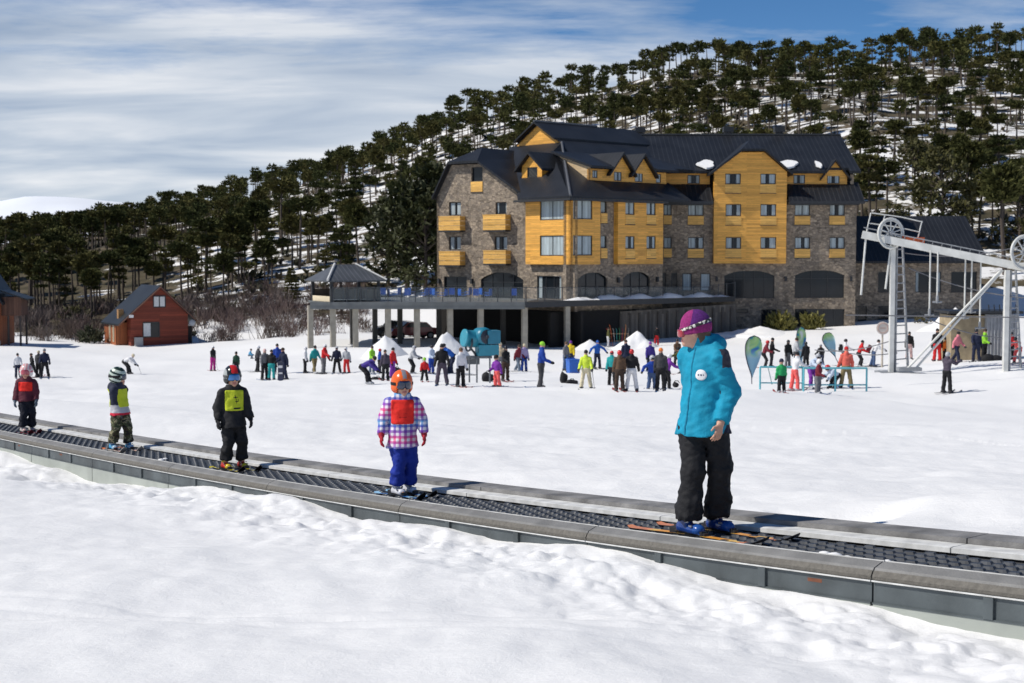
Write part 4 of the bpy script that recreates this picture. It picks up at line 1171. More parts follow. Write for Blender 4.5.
# ------------------------------------------------------------------ trees
M_LEAF = []
for i, c in enumerate([(0.070, 0.076, 0.026), (0.092, 0.094, 0.031), (0.112, 0.104, 0.036), (0.060, 0.070, 0.025)]):
    M_LEAF.append(plain('monkey_puzzle_leaf_%s' % 'abcd'[i], c, 0.85, 0, 0.35, 0.9, 0, None, 0, 0.12))
M_BARK = plain('bark', (0.085, 0.066, 0.052), 0.9, 0, 0.3, 3.0, 0.4, 14)
TR = random.Random(21)

def leaf_blades(V, F, c, d, L, wdt, n, rnd, spread=0.55):
    """a tuft of n narrow blades round point c pointing roughly along d"""
    for _ in range(n):
        dd = (d + Vector((rnd.gauss(0, spread), rnd.gauss(0, spread), rnd.gauss(0, spread) * 0.8))).normalized()
        s_ = dd.cross(Vector((rnd.gauss(0, 1), rnd.gauss(0, 1), rnd.gauss(0, 1))))
        if s_.length < 1e-3: continue
        s_.normalize()
        l = L * rnd.uniform(0.6, 1.25); w_ = wdt * rnd.uniform(0.7, 1.3)
        p = c + Vector((rnd.gauss(0, .12), rnd.gauss(0, .12), rnd.gauss(0, .08))) * L
        b = len(V)
        V += [p - s_ * w_ * 0.5, p + s_ * w_ * 0.5, p + dd * l + s_ * w_ * 0.16, p + dd * l - s_ * w_ * 0.16]
        F.append((b, b + 1, b + 2, b + 3))

def araucaria(form, seed, H=9.0, dens=1.0, bl=1.0):
    """returns (crown mesh data, trunk mesh data). umbrella: flat plate at the top; layered: spaced plates; dome: rounded head; ragged: lopsided"""
    rnd = random.Random(seed)
    V, F = [], []
    lean = Vector((rnd.uniform(-.04, .04), rnd.uniform(-.04, .04), 0))
    axis = lambda h: Vector((lean.x * h + 0.12 * math.sin(h * .5 + seed), lean.y * h, h))
    tk = MB()
    hs_ = [0, 0.3, H * 0.25, H * 0.5, H * 0.75, H * 0.97]
    r0 = 0.019 * H + 0.02
    tk.path([axis(h) - Vector((0, 0, 0.6 if h == 0 else 0)) for h in hs_], [r0 * 1.25, r0 * 1.05, r0 * .9, r0 * .78, r0 * .6, r0 * 0.22], 7)
    if form == 'umbrella': levels = [(0.86, 0.55), (0.91, 1.0), (0.955, 0.95), (0.99, 0.6)]; rad = 0.215 * H; up = 0.10
    elif form == 'layered': levels = [(0.60, 0.6), (0.73, 0.85), (0.76, 0.6), (0.87, 1.0), (0.90, 0.8), (0.98, 0.6)]; rad = 0.18 * H; up = 0.12
    elif form == 'dome': levels = [(0.70, 0.6), (0.75, 0.9), (0.80, 1.0), (0.85, 0.98), (0.90, 0.85), (0.95, 0.66), (0.985, 0.36)]; rad = 0.215 * H; up = 0.2
    elif form == 'ragged': levels = [(0.44, 0.5), (0.60, 0.8), (0.66, 0.55), (0.82, 1.0), (0.9, 0.8), (0.97, 0.5)]; rad = 0.145 * H; up = 0.15
    elif form == 'small': levels = [(0.84, 0.75), (0.92, 1.0), (0.98, 0.6)]; rad = 0.11 * H; up = 0.15
    else: levels = [(0.25 + 0.75 * k / 9, (1.0, 1.05, 1, .95, .9, .82, .7, .55, .4, .2)[k]) for k in range(10)]; rad = 0.20 * H; up = 0.15
    for (lv, rr) in levels:
        nb = max(5, int((13 if form != 'young' else 16) * dens * (0.6 + 0.4 * rr)))
        ph = rnd.uniform(0, 6.28)
        for k in range(nb):
            if form == 'ragged' and rnd.random() < 0.28: continue
            if rnd.random() < 0.08: continue
            a = ph + 6.283 * k / nb + rnd.uniform(-.22, .22)
            L = rad * rr * rnd.uniform(0.72, 1.14)
            base = axis(H * (lv - 0.02)); o = Vector((math.cos(a), math.sin(a), 0))
            droop = -0.10 if form in ('dome', 'young') else 0.02
            tip = base + o * L + Vector((0, 0, L * (up + droop) + rnd.uniform(-.12, .12) * H * 0.05))
            if k % 2 == 0: tk.tube(base, base.lerp(tip, 0.6), 0.012 * H * 0.5, 0.004 * H * 0.5, 4, 0, False)
            nseg = max(2, int(4 * dens))
            for j in range(nseg):
                u = 0.38 + 0.62 * (j + rnd.random()) / nseg
                c = base.lerp(tip, u) + Vector((0, 0, 0.05 * H * 0.2 * math.sin(u * 3.1)))
                d = (o * 0.8 + Vector((0, 0, 0.55 * u))).normalized()
                leaf_blades(V, F, c, d, 0.056 * H * bl, 0.026 * H * bl, max(3, int(6 * dens)), rnd)
    me_c = mesh_from(V, F, None, False, M_LEAF[seed % 4], 'crown', False)
    me_t = mesh_from(tk.v, tk.f, tk.m, tk.sm, M_BARK, 'trunk', False)
    return me_c, me_t

def broad_tree(seed, H, rx, z0, n, leafs=(0.026, 0.032, 0.012)):
    """dense evergreen with a full crown made of leaf tufts on limbs"""
    rnd = random.Random(seed); V, F = [], []; tk = MB()
    tk.path([(0, 0, -.6), (0, 0, 0), (0.1, 0, H * .4), (0.05, .1, H * .9)], [.03 * H, .026 * H, .018 * H, .004 * H], 7)
    cl = []
    for _ in range(46):
        h = z0 + (1 - z0) * rnd.random() ** 0.8
        prof = math.sin(min(1, (h - z0) / (1 - z0) * 0.92 + 0.1) * math.pi) ** 0.6
        a = rnd.uniform(0, 6.28); r = rx * prof * rnd.uniform(0.35, 1.05)
        cl.append((Vector((r * math.cos(a), r * math.sin(a), h * H)), rx * rnd.uniform(.18, .36)))
    for c, r in cl:
        tk.tube((0, 0, c.z * .8), c, .008 * H, .003 * H, 4, 0, False)
        for _ in range(n):
            d = Vector((rnd.gauss(0, 1), rnd.gauss(0, 1), rnd.gauss(0, .8))).normalized()
            leaf_blades(V, F, c + d * r * rnd.uniform(.5, 1), (d + Vector((0, 0, .4))), 0.06 * H, 0.03 * H, 4, rnd, .6)
    return mesh_from(V, F, None, False, plain('dense_leaf_%d' % seed, leafs, 0.6, 0, 0.35, 0.8, 0, None, 0, .3), 'crown', False), mesh_from(tk.v, tk.f, tk.m, tk.sm, M_BARK, 'trunk', False)

FORMS = ['umbrella', 'layered', 'dome', 'ragged', 'small', 'young']
VARS = []
for fi, f_ in enumerate(FORMS):
    for v_ in range(3 if f_ in ('umbrella', 'layered', 'dome') else 2):
        VARS.append((f_, *araucaria(f_, 10 * fi + v_, 9.0, 1.0, 1.12)))
WGT = {'umbrella': 5, 'layered': 2.6, 'dome': 4.2, 'ragged': 1.6, 'small': 0.9, 'young': 0.8}

# where the trees stand: by line of sight and distance, over the whole hillside
spots = []
g = np.random.default_rng(42)
def occupied(px, Y):
    if Y < 152 and 370 < px < 1010: return True
    return False
tries = 0
cell = {}
while len(spots) < 1950 and tries < 90000:
    tries += 1
    px = g.uniform(-90, 1114) if g.random() < .86 else g.uniform(-90, 340)
    u = g.random()
    Y = 146 + (345 - 146) * u ** 0.8
    if px < 330 and Y < 150 and g.random() < 0.6: continue
    # left part is a closed wood, right part thins towards the foot
    dn = np.interp(px, [-90, 120, 230, 300, 420, 600, 1024], [0.62, 0.58, 0.50, 0.42, 0.50, 0.58, 0.58]) * (0.5 + 0.5 * smooth(165, 260, Y) if px > 330 else np.interp(Y, [138, 160, 200], [0.55, 0.9, 1.0]))
    dn *= 1 - 0.55 * math.exp(-((px - 330) / 60) ** 2 - ((Y - 215) / 45) ** 2)
    if g.random() > dn: continue
    if occupied(px, Y): continue
    X = (px - 512) / 1422 * Y
    key = (int(X // 2.2), int(Y // 3.3)) if px > 340 else (int(X // 2.0), int(Y // 2.9) + 9000)
    if key in cell: continue
    cell[key] = 1
    spots.append([px, Y, X])
xs = np.array([q[2] for q in spots]); ys = np.array([q[1] for q in spots]); zs = ground(xs, ys, False)
names = [v[0] for v in VARS]
wts = [WGT[n_] / names.count(n_) for n_ in names]
trees = []
wtn = [w_ * (9.0 if n_ == 'young' else 2.0 if n_ == 'layered' else 1) for w_, n_ in zip(wts, names)]
wtl = [w_ * (3.0 if n_ == 'young' else 1.3 if n_ == 'dome' else 1) for w_, n_ in zip(wts, names)]
for (px, Y, X), z in zip(spots, zs):
    vi = TR.choices(range(len(VARS)), wts if px > 330 else (wtl if Y > 185 else wtn))[0]
    Hh = (TR.uniform(4.5, 7.2) if Y > 185 else TR.uniform(5.6, 7.8)) * (1.0 if px > 330 else 0.86) * (0.62 if VARS[vi][0] == 'young' else 1)
    if VARS[vi][0] == 'small': Hh *= 1.12
    trees.append(dict(px=px, Y=Y, X=X, z=float(z), v=vi, H=Hh, rz=TR.uniform(0, 6.28)))
# single trees that can be picked out in the photograph
for (px, py_top, Y, vi_form, Hh) in [(1003, 150, 146, 'dome', 11.0), (965, 0, 165, 'dome', 9.5), (868, 0, 162, 'layered', 9), (163, 0, 168, 'umbrella', 8.2), (206, 0, 166, 'umbrella', 8.2), (232, 0, 172, 'dome', 8.0), (30, 0, 164, 'umbrella', 8.2), (255, 0, 178, 'dome', 8.4), (300, 0, 172, 'umbrella', 8.4), (345, 0, 182, 'layered', 8.6), (282, 0, 190, 'umbrella', 9.6)]:
    X = (px - 512) / 1422 * Y
    vi = TR.choice([i for i, v in enumerate(VARS) if v[0] == vi_form])
    trees.append(dict(px=px, Y=Y, X=X, z=gz(X, Y), v=vi, H=Hh, rz=TR.uniform(0, 6.28), keep=True))
# those that show largest become individuals; what the hotel hides is not built
def hidden(tr):
    x0, yb = to_px((tr['X'], tr['Y'], tr['z'])); _, yt = to_px((tr['X'], tr['Y'], tr['z'] + tr['H']))
    tr['yt'], tr['yb'] = yt, yb
    if x0 < -45 or x0 > 1069: return True
    roof = np.interp(x0, [436, 445, 470, 512, 538, 632, 835, 860, 862, 960, 985, 990], [250, 165, 146, 140, 122, 134, 134, 200, 214, 214, 258, 330], left=400, right=400)
    return yt > roof + 3
vis = [tr for tr in trees if not hidden(tr)]
vis.sort(key=lambda tr: -(tr['H'] / tr['Y']) - (10 if tr.get('keep') else 0))
single, mass = vis[:288], vis[288:]
print('trees', len(single), len(mass), 'beyond', mass[0]['Y'] if mass else 0)
FORMTXT = {'umbrella': 'flat topped', 'layered': 'tiered', 'dome': 'round headed', 'ragged': 'ragged lopsided', 'small': 'thin headed', 'young': 'young'}
def zone(tr):
    x, yt, yb = tr['px'], tr['yt'], tr['yb']
    cols_ = [(40, 'above the left edge cabin'), (108, 'above the gap between the two cabins'), (192, 'above the red cabin'), (262, 'above the brown thicket'), (305, 'above the thicket beside the gazebo'), (345, 'above the gazebo'), (388, 'above the terrace'), (440, 'above the hotel left wall'),
             (520, 'above the clipped stone gable'), (575, 'above the hotel corner wing'), (640, 'above the paired dormers'), (715, 'above the ridge before the larch gable'), (790, 'above the larch gable'), (862, 'above the hotel end roof'), (935, 'above the annex roof'), (985, 'above the lift beam'), (2000, 'above the right lift tower')]
    c = next(t_ for lim, t_ in cols_ if x < lim)
    return c
groups = {}
for tr in single:
    hgt = tr['H'] * 1422 / tr['Y']
    tr['size'] = 'tall' if tr['H'] > 7.1 else ('short' if tr['H'] < 6.1 else 'medium')
    groups.setdefault((tr['size'], VARS[tr['v']][0], zone(tr)), []).append(tr)
ORD = ['lowest', 'second lowest', 'third lowest', 'fourth lowest', 'fifth lowest', 'sixth lowest', 'seventh lowest', 'eighth lowest', 'ninth lowest', 'tenth lowest', 'eleventh lowest', 'twelfth lowest', 'thirteenth lowest', 'fourteenth lowest'] + ['%dth lowest' % k for k in range(15, 60)]
for (sz, f_, zt_txt), lst in groups.items():
    lst.sort(key=lambda tr: -tr['yb'])
    for k, tr in enumerate(lst):
        pre = '' if len(lst) == 1 else (ORD[k] + ' ')
        tr['label'] = '%s%s %s monkey puzzle tree %s' % (pre, sz, FORMTXT[f_], zt_txt)
for tr in single:
    f_, mc, mt = VARS[tr['v']]
    r = empty('monkey_puzzle_tree', (tr['X'], tr['Y'], tr['z']), tr['rz']); k = tr['H'] / 9.0; r.scale = (k, k, k)
    link('trunk', mt, r); link('crown', mc, r)
    tag(r, tr['label'], 'tree', 'monkey puzzle trees on the hillside')
# the far wood, one mass
LV = [araucaria(f_, 200 + i, 9.0, 0.72, 1.65) for i, f_ in enumerate(['umbrella', 'dome', 'layered', 'dome', 'umbrella', 'ragged'])]
VC, FC, MI = [], [], []; off = 0
LVd = []
for mc, mt in LV:
    a_ = []
    for m_ in (mc, mt):
        co = np.empty(len(m_.vertices) * 3); m_.vertices.foreach_get('co', co)
        a_.append((co.reshape(-1, 3), [tuple(p.vertices) for p in m_.polygons]))
    LVd.append(a_)
for tr in mass:
    i = TR.randrange(len(LVd)); k = tr['H'] / 9.0; c_, s_ = math.cos(tr['rz']), math.sin(tr['rz'])
    li_ = TR.randrange(4)
    for kk, (co, fs) in enumerate(LVd[i]):
        q = co * k
        VC.append(np.stack([q[:, 0] * c_ - q[:, 1] * s_ + tr['X'], q[:, 0] * s_ + q[:, 1] * c_ + tr['Y'], q[:, 2] + tr['z']], 1))
        FC += [tuple(v + off for v in f) for f in fs]; MI += [li_ if kk == 0 else 4] * len(fs); off += len(co)
me = mesh_from(np.concatenate(VC).tolist(), FC, MI, False, M_LEAF + [M_BARK], 'forest', False)
fo = link('forest', me); tag(fo, 'dense far wood of monkey puzzle trees along the ridge', 'forest', None, 'stuff')

# dense dark trees close to the hotel
db = [(407, 150, 11.5, 3.4, 61, 'tall dense dark tree beside the hotel left wall'), (425, 147, 10.2, 3.0, 62, 'dense dark tree half behind the stone gable wall'), (388, 156, 9.0, 3.0, 63, 'bushy dark tree behind the terrace chairs'), (437, 153, 12.5, 3.0, 66, 'tall dark tree right behind the stone gable edge'),
      (940, 158, 9.6, 4.1, 64, 'big broad olive green tree above the annex roof'), (893, 150, 6.0, 3.0, 65, 'low round dark tree between the hotel and annex roofs'), (912, 178, 7.5, 3.4, 67, 'bushy green tree upslope of the annex roof'), (829, 185, 7.0, 3.2, 68, 'dark bushy tree just above the hotel end roof'), (1018, 156, 8.0, 3.0, 70, 'olive dense tree beside the right lift tower')]
for px, Y, H_, rx, sd, lab in db:
    X = (px - 512) / 1422 * Y
    mc, mt = broad_tree(sd, H_, rx, 0.12, 12, (0.050, 0.056, 0.019) if px < 500 else (0.078, 0.074, 0.024))
    r = empty('dense_tree', (X, Y, gz(X, Y))); link('trunk', mt, r); link('crown', mc, r); tag(r, lab, 'tree', 'dense trees near the hotel')

# low scrub on the hillside (ground cover) and the leafless brown thicket along its foot
rnd = random.Random(3); V, F, MI = [], [], []
for _ in range(2600):
    px = rnd.uniform(-80, 1100); Y = rnd.uniform(136, 320)
    if px < 250 and Y > 230: continue
    X = (px - 512) / 1422 * Y
    if float(nz_mid(np.array([[X * .4, Y * .4]]))[0]) < -0.5: continue
    V_, F_ = [], []
    r = rnd.uniform(0.35, 1.1)
    for _k in range(rnd.randint(3, 5)):
        a = rnd.uniform(0, 6.28)
        leaf_blades(V_, F_, Vector((math.cos(a) * r * .6, math.sin(a) * r * .4, r * .2)), Vector((math.cos(a) * .5, math.sin(a) * .5, .8)), r * .8, r * .42, 5, rnd, .6)
    b = len(V); V += [v + Vector((X, Y, 0)) for v in V_]; F += [tuple(i + b for i in f) for f in F_]; MI += [rnd.randrange(3)] * len(F_)
vz = np.array([(v.x, v.y) for v in V]); gzv = ground(vz[:, 0], vz[:, 1], False)
V = [(v.x, v.y, v.z + z) for v, z in zip(V, gzv)]
me = mesh_from(V, F, MI, False, [plain('scrub_leaf', (0.055, 0.052, 0.022), 0.8, 0, .4, .5), plain('scrub_dry', (0.10, 0.078, 0.042), 0.8, 0, .4, .5), plain('scrub_dark', (0.035, 0.036, 0.018), 0.8, 0, .4, .5)], 'scrub', False)
tag(link('undergrowth', me), 'low olive and brown scrub poking through the hillside snow', 'undergrowth', None, 'stuff')

V, F, MI = [], [], []
for _ in range(330):
    px = rnd.uniform(-140, 365); Y = rnd.uniform(131, 158)
    if 90 < px < 205 and Y < 138: continue
    if px < 30 and Y < 136: continue
    X = (px - 512) / 1422 * Y
    if float(nz_mid(np.array([[X, Y]]))[0]) < -0.9: continue
    h = rnd.uniform(1.0, 2.6) * (1 if px < 290 else .7); z = gz(X, Y); mi = rnd.randrange(3)
    for _k in range(46):
        a = rnd.uniform(0, 6.28); sp_ = rnd.uniform(.1, .75)
        d = Vector((math.cos(a) * sp_, math.sin(a) * sp_, 1)).normalized()
        p0 = Vector((X + rnd.gauss(0, .45), Y + rnd.gauss(0, .45), z - .1)); p1 = p0 + d * h * rnd.uniform(.45, 1.0)
        s_ = d.cross(Vector((rnd.gauss(0, 1), rnd.gauss(0, 1), .2))).normalized() * rnd.uniform(.015, .035)
        b = len(V); V += [p0 - s_, p0 + s_, p1 + s_ * .5, p1 - s_ * .5]; F.append((b, b + 1, b + 2, b + 3)); MI.append(mi)
        for _j in range(2):
            q = p0.lerp(p1, rnd.uniform(.4, .8)); e = q + (d + Vector((rnd.gauss(0, .5), rnd.gauss(0, .5), .1))) * h * .3
            b = len(V); V += [q - s_ * .7, q + s_ * .7, e + s_ * .4, e - s_ * .4]; F.append((b, b + 1, b + 2, b + 3)); MI.append(mi)
me = mesh_from(V, F, MI, False, [plain('twig_red', (0.15, 0.105, 0.095), 0.9, 0, .25, .5), plain('twig_grey', (0.17, 0.135, 0.12), 0.9, 0, .25, .5), plain('twig_brown', (0.11, 0.08, 0.065), 0.9, 0, .25, .5)], 'thicket', False)
tag(link('undergrowth', me), 'leafless reddish brown thicket along the foot of the forest', 'thicket', None, 'stuff')

def bush(px, py, Y, h, w_, col, label, seed, n=60):
    rnd = random.Random(seed); V, F = [], []
    for _ in range(n):
        a = rnd.uniform(0, 6.28); r = w_ * .5 * rnd.random() ** .6; hh = h * (0.1 + 0.75 * rnd.random()) * (1 - .5 * r / (w_ * .5))
        leaf_blades(V, F, Vector((r * math.cos(a), r * math.sin(a), hh)), Vector((math.cos(a) * .5, math.sin(a) * .5, .8)), h * .26, h * .09, 5, rnd, .5)
    me = mesh_from(V, F, None, False, plain('bush_leaf_%d' % seed, col, 0.7, 0, .35, 1.5), 'bush', False)
    X = (px - 512) / 1422 * Y
    o = link('shrub', me); o.location = (X, Y, gz(X, Y) - .08); tag(o, label, 'shrub', 'shrubs around the hotel')
YG = (0.17, 0.155, 0.035)
bush(781, 330, 124.4, 2.1, 2.4, YG, 'wide yellow green shrub in front of the hotel lower windows', 1, 110)
bush(808, 330, 124.6, 1.9, .8, YG, 'narrow upright yellow green shrub behind the middle flag', 2)
bush(818, 330, 124.4, 1.8, .9, YG, 'narrow yellow green shrub between the two right hand flags', 3)
bush(923, 325, 126.5, 1.0, 1.6, (0.10, .085, .035), 'low brown green shrub on the snow bank behind the lift', 4, 40)
bush(961, 325, 124, 1.4, 1.4, (0.10, .085, .035), 'brown green shrub on the snow bank beside the lift hut', 5, 40)
bush(90, 330, 131, 2.0, 2.0, (0.05, .055, .025), 'round dark green shrub left of the red cabin', 6, 90)
bush(75, 300, 150, 2.0, 3.2, (0.10, .095, .03), 'olive mound of shrub between the cabins at the forest foot', 7, 110)
# ------------------------------------------------------------------ magic carpet lift
M_RUB = plain('black_rubber', (0.022, 0.024, 0.028), 0.55, 0, 0.3, 5, 0.3, 40)
M_RUBC = plain('worn_rubber_cleat', (0.036, 0.041, 0.050), 0.5, 0, 0.5, 9)
M_RAIL = plain('scuffed_rail', (0.19, 0.187, 0.18), 0.6, 0, 0.22, 4.0, 0.3, 60)
M_RAILD = plain('gritty_rail_edge', (0.135, 0.125, 0.107), 0.75, 0, 0.2, 30.0, 0.4, 90)
M_BOARD = plain('weathered_grey_board', (0.20, 0.195, 0.19), 0.7, 0, 0.45, 3.5, 0.3, 40)
M_GALV = plain('galvanised_side', (0.085, 0.10, 0.105), 0.5, 0.25, 0.35, 2.5, 0.15, 30)
M_SKIRT = plain('pale_green_skirt', (0.34, 0.365, 0.33), 0.6, 0, 0.14, 2.0)
M_LIP = plain('worn_white_lip', (0.62, 0.62, 0.60), 0.6, 0, 0.2, 8)
M_RUST = plain('rusty_orange_mark', (0.17, 0.06, 0.03), 0.8, 0, 0.3, 8)
T0, T1 = -8.25, 36.0
carpet = empty('conveyor_lift', belt_pt(0)); tag(carpet, 'long black rubber carpet conveyor with grey side rails crossing the snow', 'conveyor')
CL = carpet.location.copy()
def cbuild(mb, name, mats, par=None):
    o = mb.build(name, mats, par or carpet)
    if par is None: o.location = -CL
    return o
def strip(mb, prof, t0, t1, m=0, step=0.6, closed=True):
    """profile of (n, dz) swept along the belt"""
    k = max(1, int((t1 - t0) / step)); np_ = len(prof); vs = []
    for i in range(k + 1):
        tt = t0 + (t1 - t0) * i / k
        vs += [belt_pt(tt, n_, z_) for n_, z_ in prof]
    fs = []
    for i in range(k):
        for j in range(np_ if closed else np_ - 1):
            j2 = (j + 1) % np_
            fs.append((i * np_ + j, i * np_ + j2, (i + 1) * np_ + j2, (i + 1) * np_ + j))
    if closed: fs += [tuple(range(np_)), tuple(reversed(range(k * np_, (k + 1) * np_)))]
    mb.add(vs, fs, m)
mb = MB(); strip(mb, [(-0.33, -0.004), (0.33, -0.004), (0.33, -0.06), (-0.33, -0.06)], T0, T1)
bo = cbuild(mb, 'belt', M_RUB)
# staggered raised cleats of the rubber
mb = MB(); rr_ = random.Random(4)
nrow = int((T1 - T0) / 0.135)
for i in range(nrow):
    tt = T0 + 0.135 * i
    if tt > 24 and i % 2: continue
    for j in range(6):
        n_ = -0.265 + 0.106 * j + (0.053 if i % 2 else 0)
        if n_ > 0.29: continue
        h = 0.016
        pts = [(-.052, -.020), (-.030, -.034), (.030, -.034), (.052, -.020), (.052, .020), (.030, .034), (-.030, .034), (-.052, .020)]
        lo = [belt_pt(tt + a, n_ + b_, -0.004) for a, b_ in pts]; hi = [belt_pt(tt + a * .7, n_ + b_ * .7, h) for a, b_ in pts]
        mb.add(lo + hi, [tuple(range(8, 16))] + [(q, (q + 1) % 8, 8 + (q + 1) % 8, 8 + q) for q in range(8)])
co_ = mb.build('belt_cleats', M_RUBC, bo); co_['kind'] = 'stuff'
SEG = 3.05
segs = []
tt = T0
while tt < T1 - 0.1:
    segs.append((tt, min(T1, tt + SEG))); tt += SEG
for (a, b_) in segs:
    e = 0.006
    mb = MB(); strip(mb, [(0.345, 0.036), (0.372, 0.040), (0.455, 0.008), (0.482, -0.042), (0.470, -0.072), (0.345, -0.05)], a + e, b_ - e)
    mb2 = MB()
    ro = cbuild(mb, 'near_rail', M_RAIL)
    mb = MB(); strip(mb, [(0.468, -0.008), (0.486, -0.044), (0.482, -0.068), (0.460, -0.04)], a + e, b_ - e); mb.build('rail_edge', M_RAILD, ro)
    mb = MB(); strip(mb, [(0.338, 0.042), (0.352, 0.044), (0.352, 0.034), (0.338, 0.034)], a + e, b_ - e); mb.build('rail_lip', M_LIP, ro); mb = MB(); strip(mb, [(0.474, -0.074), (0.492, -0.070), (0.492, -0.081), (0.474, -0.081)], a + e, b_ - e); mb.build('rail_lip', M_LIP, ro)
    mb = MB(); strip(mb, [(0.455, -0.074), (0.470, -0.076), (0.470, -0.220), (0.486, -0.223), (0.486, -0.232), (0.455, -0.232)], a + 0.008, b_ - 0.008)
    po = cbuild(mb, 'side_panel', M_GALV)
    for u in (0.33, 0.70):
        mb = MB(); tq = a + (b_ - a) * u; strip(mb, [(0.468, -0.085), (0.492, -0.085), (0.492, -0.222), (0.468, -0.222)], tq - 0.035, tq + 0.035); mb.build('panel_rib', M_GALV, po)
    if rr_.random() < 0.35:
        mb = MB(); tq = a + (b_ - a) * rr_.uniform(.1, .8); strip(mb, [(0.4695, -0.115), (0.4715, -0.115), (0.4715, -0.14), (0.4695, -0.14)], tq, tq + 0.13); mb.build('rust_mark', M_RUST, po)
    mb = MB(); strip(mb, [(0.470, -0.229), (0.482, -0.229), (0.482, -0.80), (0.470, -0.80)], a + 0.012, b_ - 0.012)
    cbuild(mb, 'skirt_plate', M_SKIRT)
    mb = MB(); strip(mb, [(-0.345, 0.01), (-0.345, 0.045), (-0.375, 0.050), (-0.52, 0.052), (-0.52, -0.05)], a + e, b_ - e)
    cbuild(mb, 'far_slide_strip', M_LIP)
    mb = MB(); strip(mb, [(-0.527, 0.05), (-0.527, 0.092), (-0.78, 0.098), (-0.80, 0.085), (-0.80, -0.3), (-0.527, -0.3)], a + e, b_ - e)
    cbuild(mb, 'far_board', M_BOARD)
mb = MB(); strip(mb, [(-0.345, -0.01), (-0.333, -0.01), (-0.333, -0.10), (-0.345, -0.10)], T0, T1); strip(mb, [(0.333, -0.01), (0.345, -0.01), (0.345, -0.10), (0.333, -0.10)], T0, T1)
strip(mb, [(-0.5, -0.12), (0.452, -0.12), (0.452, -0.5), (-0.5, -0.5)], T0, T1)
cbuild(mb, 'chassis', M_DARK)
# snow spilt on the belt and along the rail
mb = MB()
for (tt, n_, r) in [(-1.62, 0.25, .06), (-1.75, 0.27, .045), (-1.5, .22, .05), (-1.95, .26, .03), (-2.05, 0.2, .025), (-1.35, .28, .03), (11.0, .2, .05), (11.1, .1, .04)]:
    c = belt_pt(tt, n_, 0.01); mb.lathe(c, (0, 0, 1), [(0, r), (r * .3, r * .8), (r * .45, r * .3)], 7)
o = cbuild(mb, 'spilt_snow', SNOW); o['kind'] = 'stuff'
# ------------------------------------------------------------------ figures: smooth solid modelling
def n2(v): return v / np.linalg.norm(v)
def V3(*a): return np.array(a, float)
def sdc(Pp, a, b, ra, rb):
    """rounded limb tapering from ra to rb"""
    ab = b - a; t_ = np.clip(((Pp - a) @ ab) / max(ab @ ab, 1e-9), 0, 1)
    return np.linalg.norm(Pp - a - t_[:, None] * ab, axis=1) - (ra + (rb - ra) * t_)
def sde(Pp, c, r, Rm=None):
    q = Pp - c
    if Rm is not None: q = q @ Rm
    r = np.asarray(r, float); k = np.linalg.norm(q / r, axis=1); k2 = np.linalg.norm(q / r ** 2, axis=1)
    return k * (k - 1) / np.maximum(k2, 1e-6)
def sdbox(Pp, c, h, Rm=None, r=0.0):
    q = Pp - c
    if Rm is not None: q = q @ Rm
    q = np.abs(q) - np.asarray(h, float) + r
    return np.linalg.norm(np.maximum(q, 0), axis=1) + np.minimum(q.max(1), 0) - r
def flat(Pp, o, f, k):
    """squash space along f round o, so that round sections become oval (k<1 thinner)"""
    return Pp + (1 / k - 1) * ((Pp - o) @ f)[:, None] * f
def sm(a, b, k):
    h = np.clip(0.5 + 0.5 * (b - a) / k, 0, 1)
    return b + (a - b) * h - k * h * (1 - h)
def rotz(a): c, s_ = math.cos(a), math.sin(a); return np.array([[c, -s_, 0], [s_, c, 0], [0, 0, 1.0]])
def rotx(a): c, s_ = math.cos(a), math.sin(a); return np.array([[1.0, 0, 0], [0, c, -s_], [0, s_, c]])
def roty(a): c, s_ = math.cos(a), math.sin(a); return np.array([[c, 0, s_], [0, 1.0, 0], [-s_, 0, c]])
FOLD = Noise(55, 22, 5.0, 14.0, 3)
FOLD2 = Noise(56, 22, 14.0, 30.0, 3)

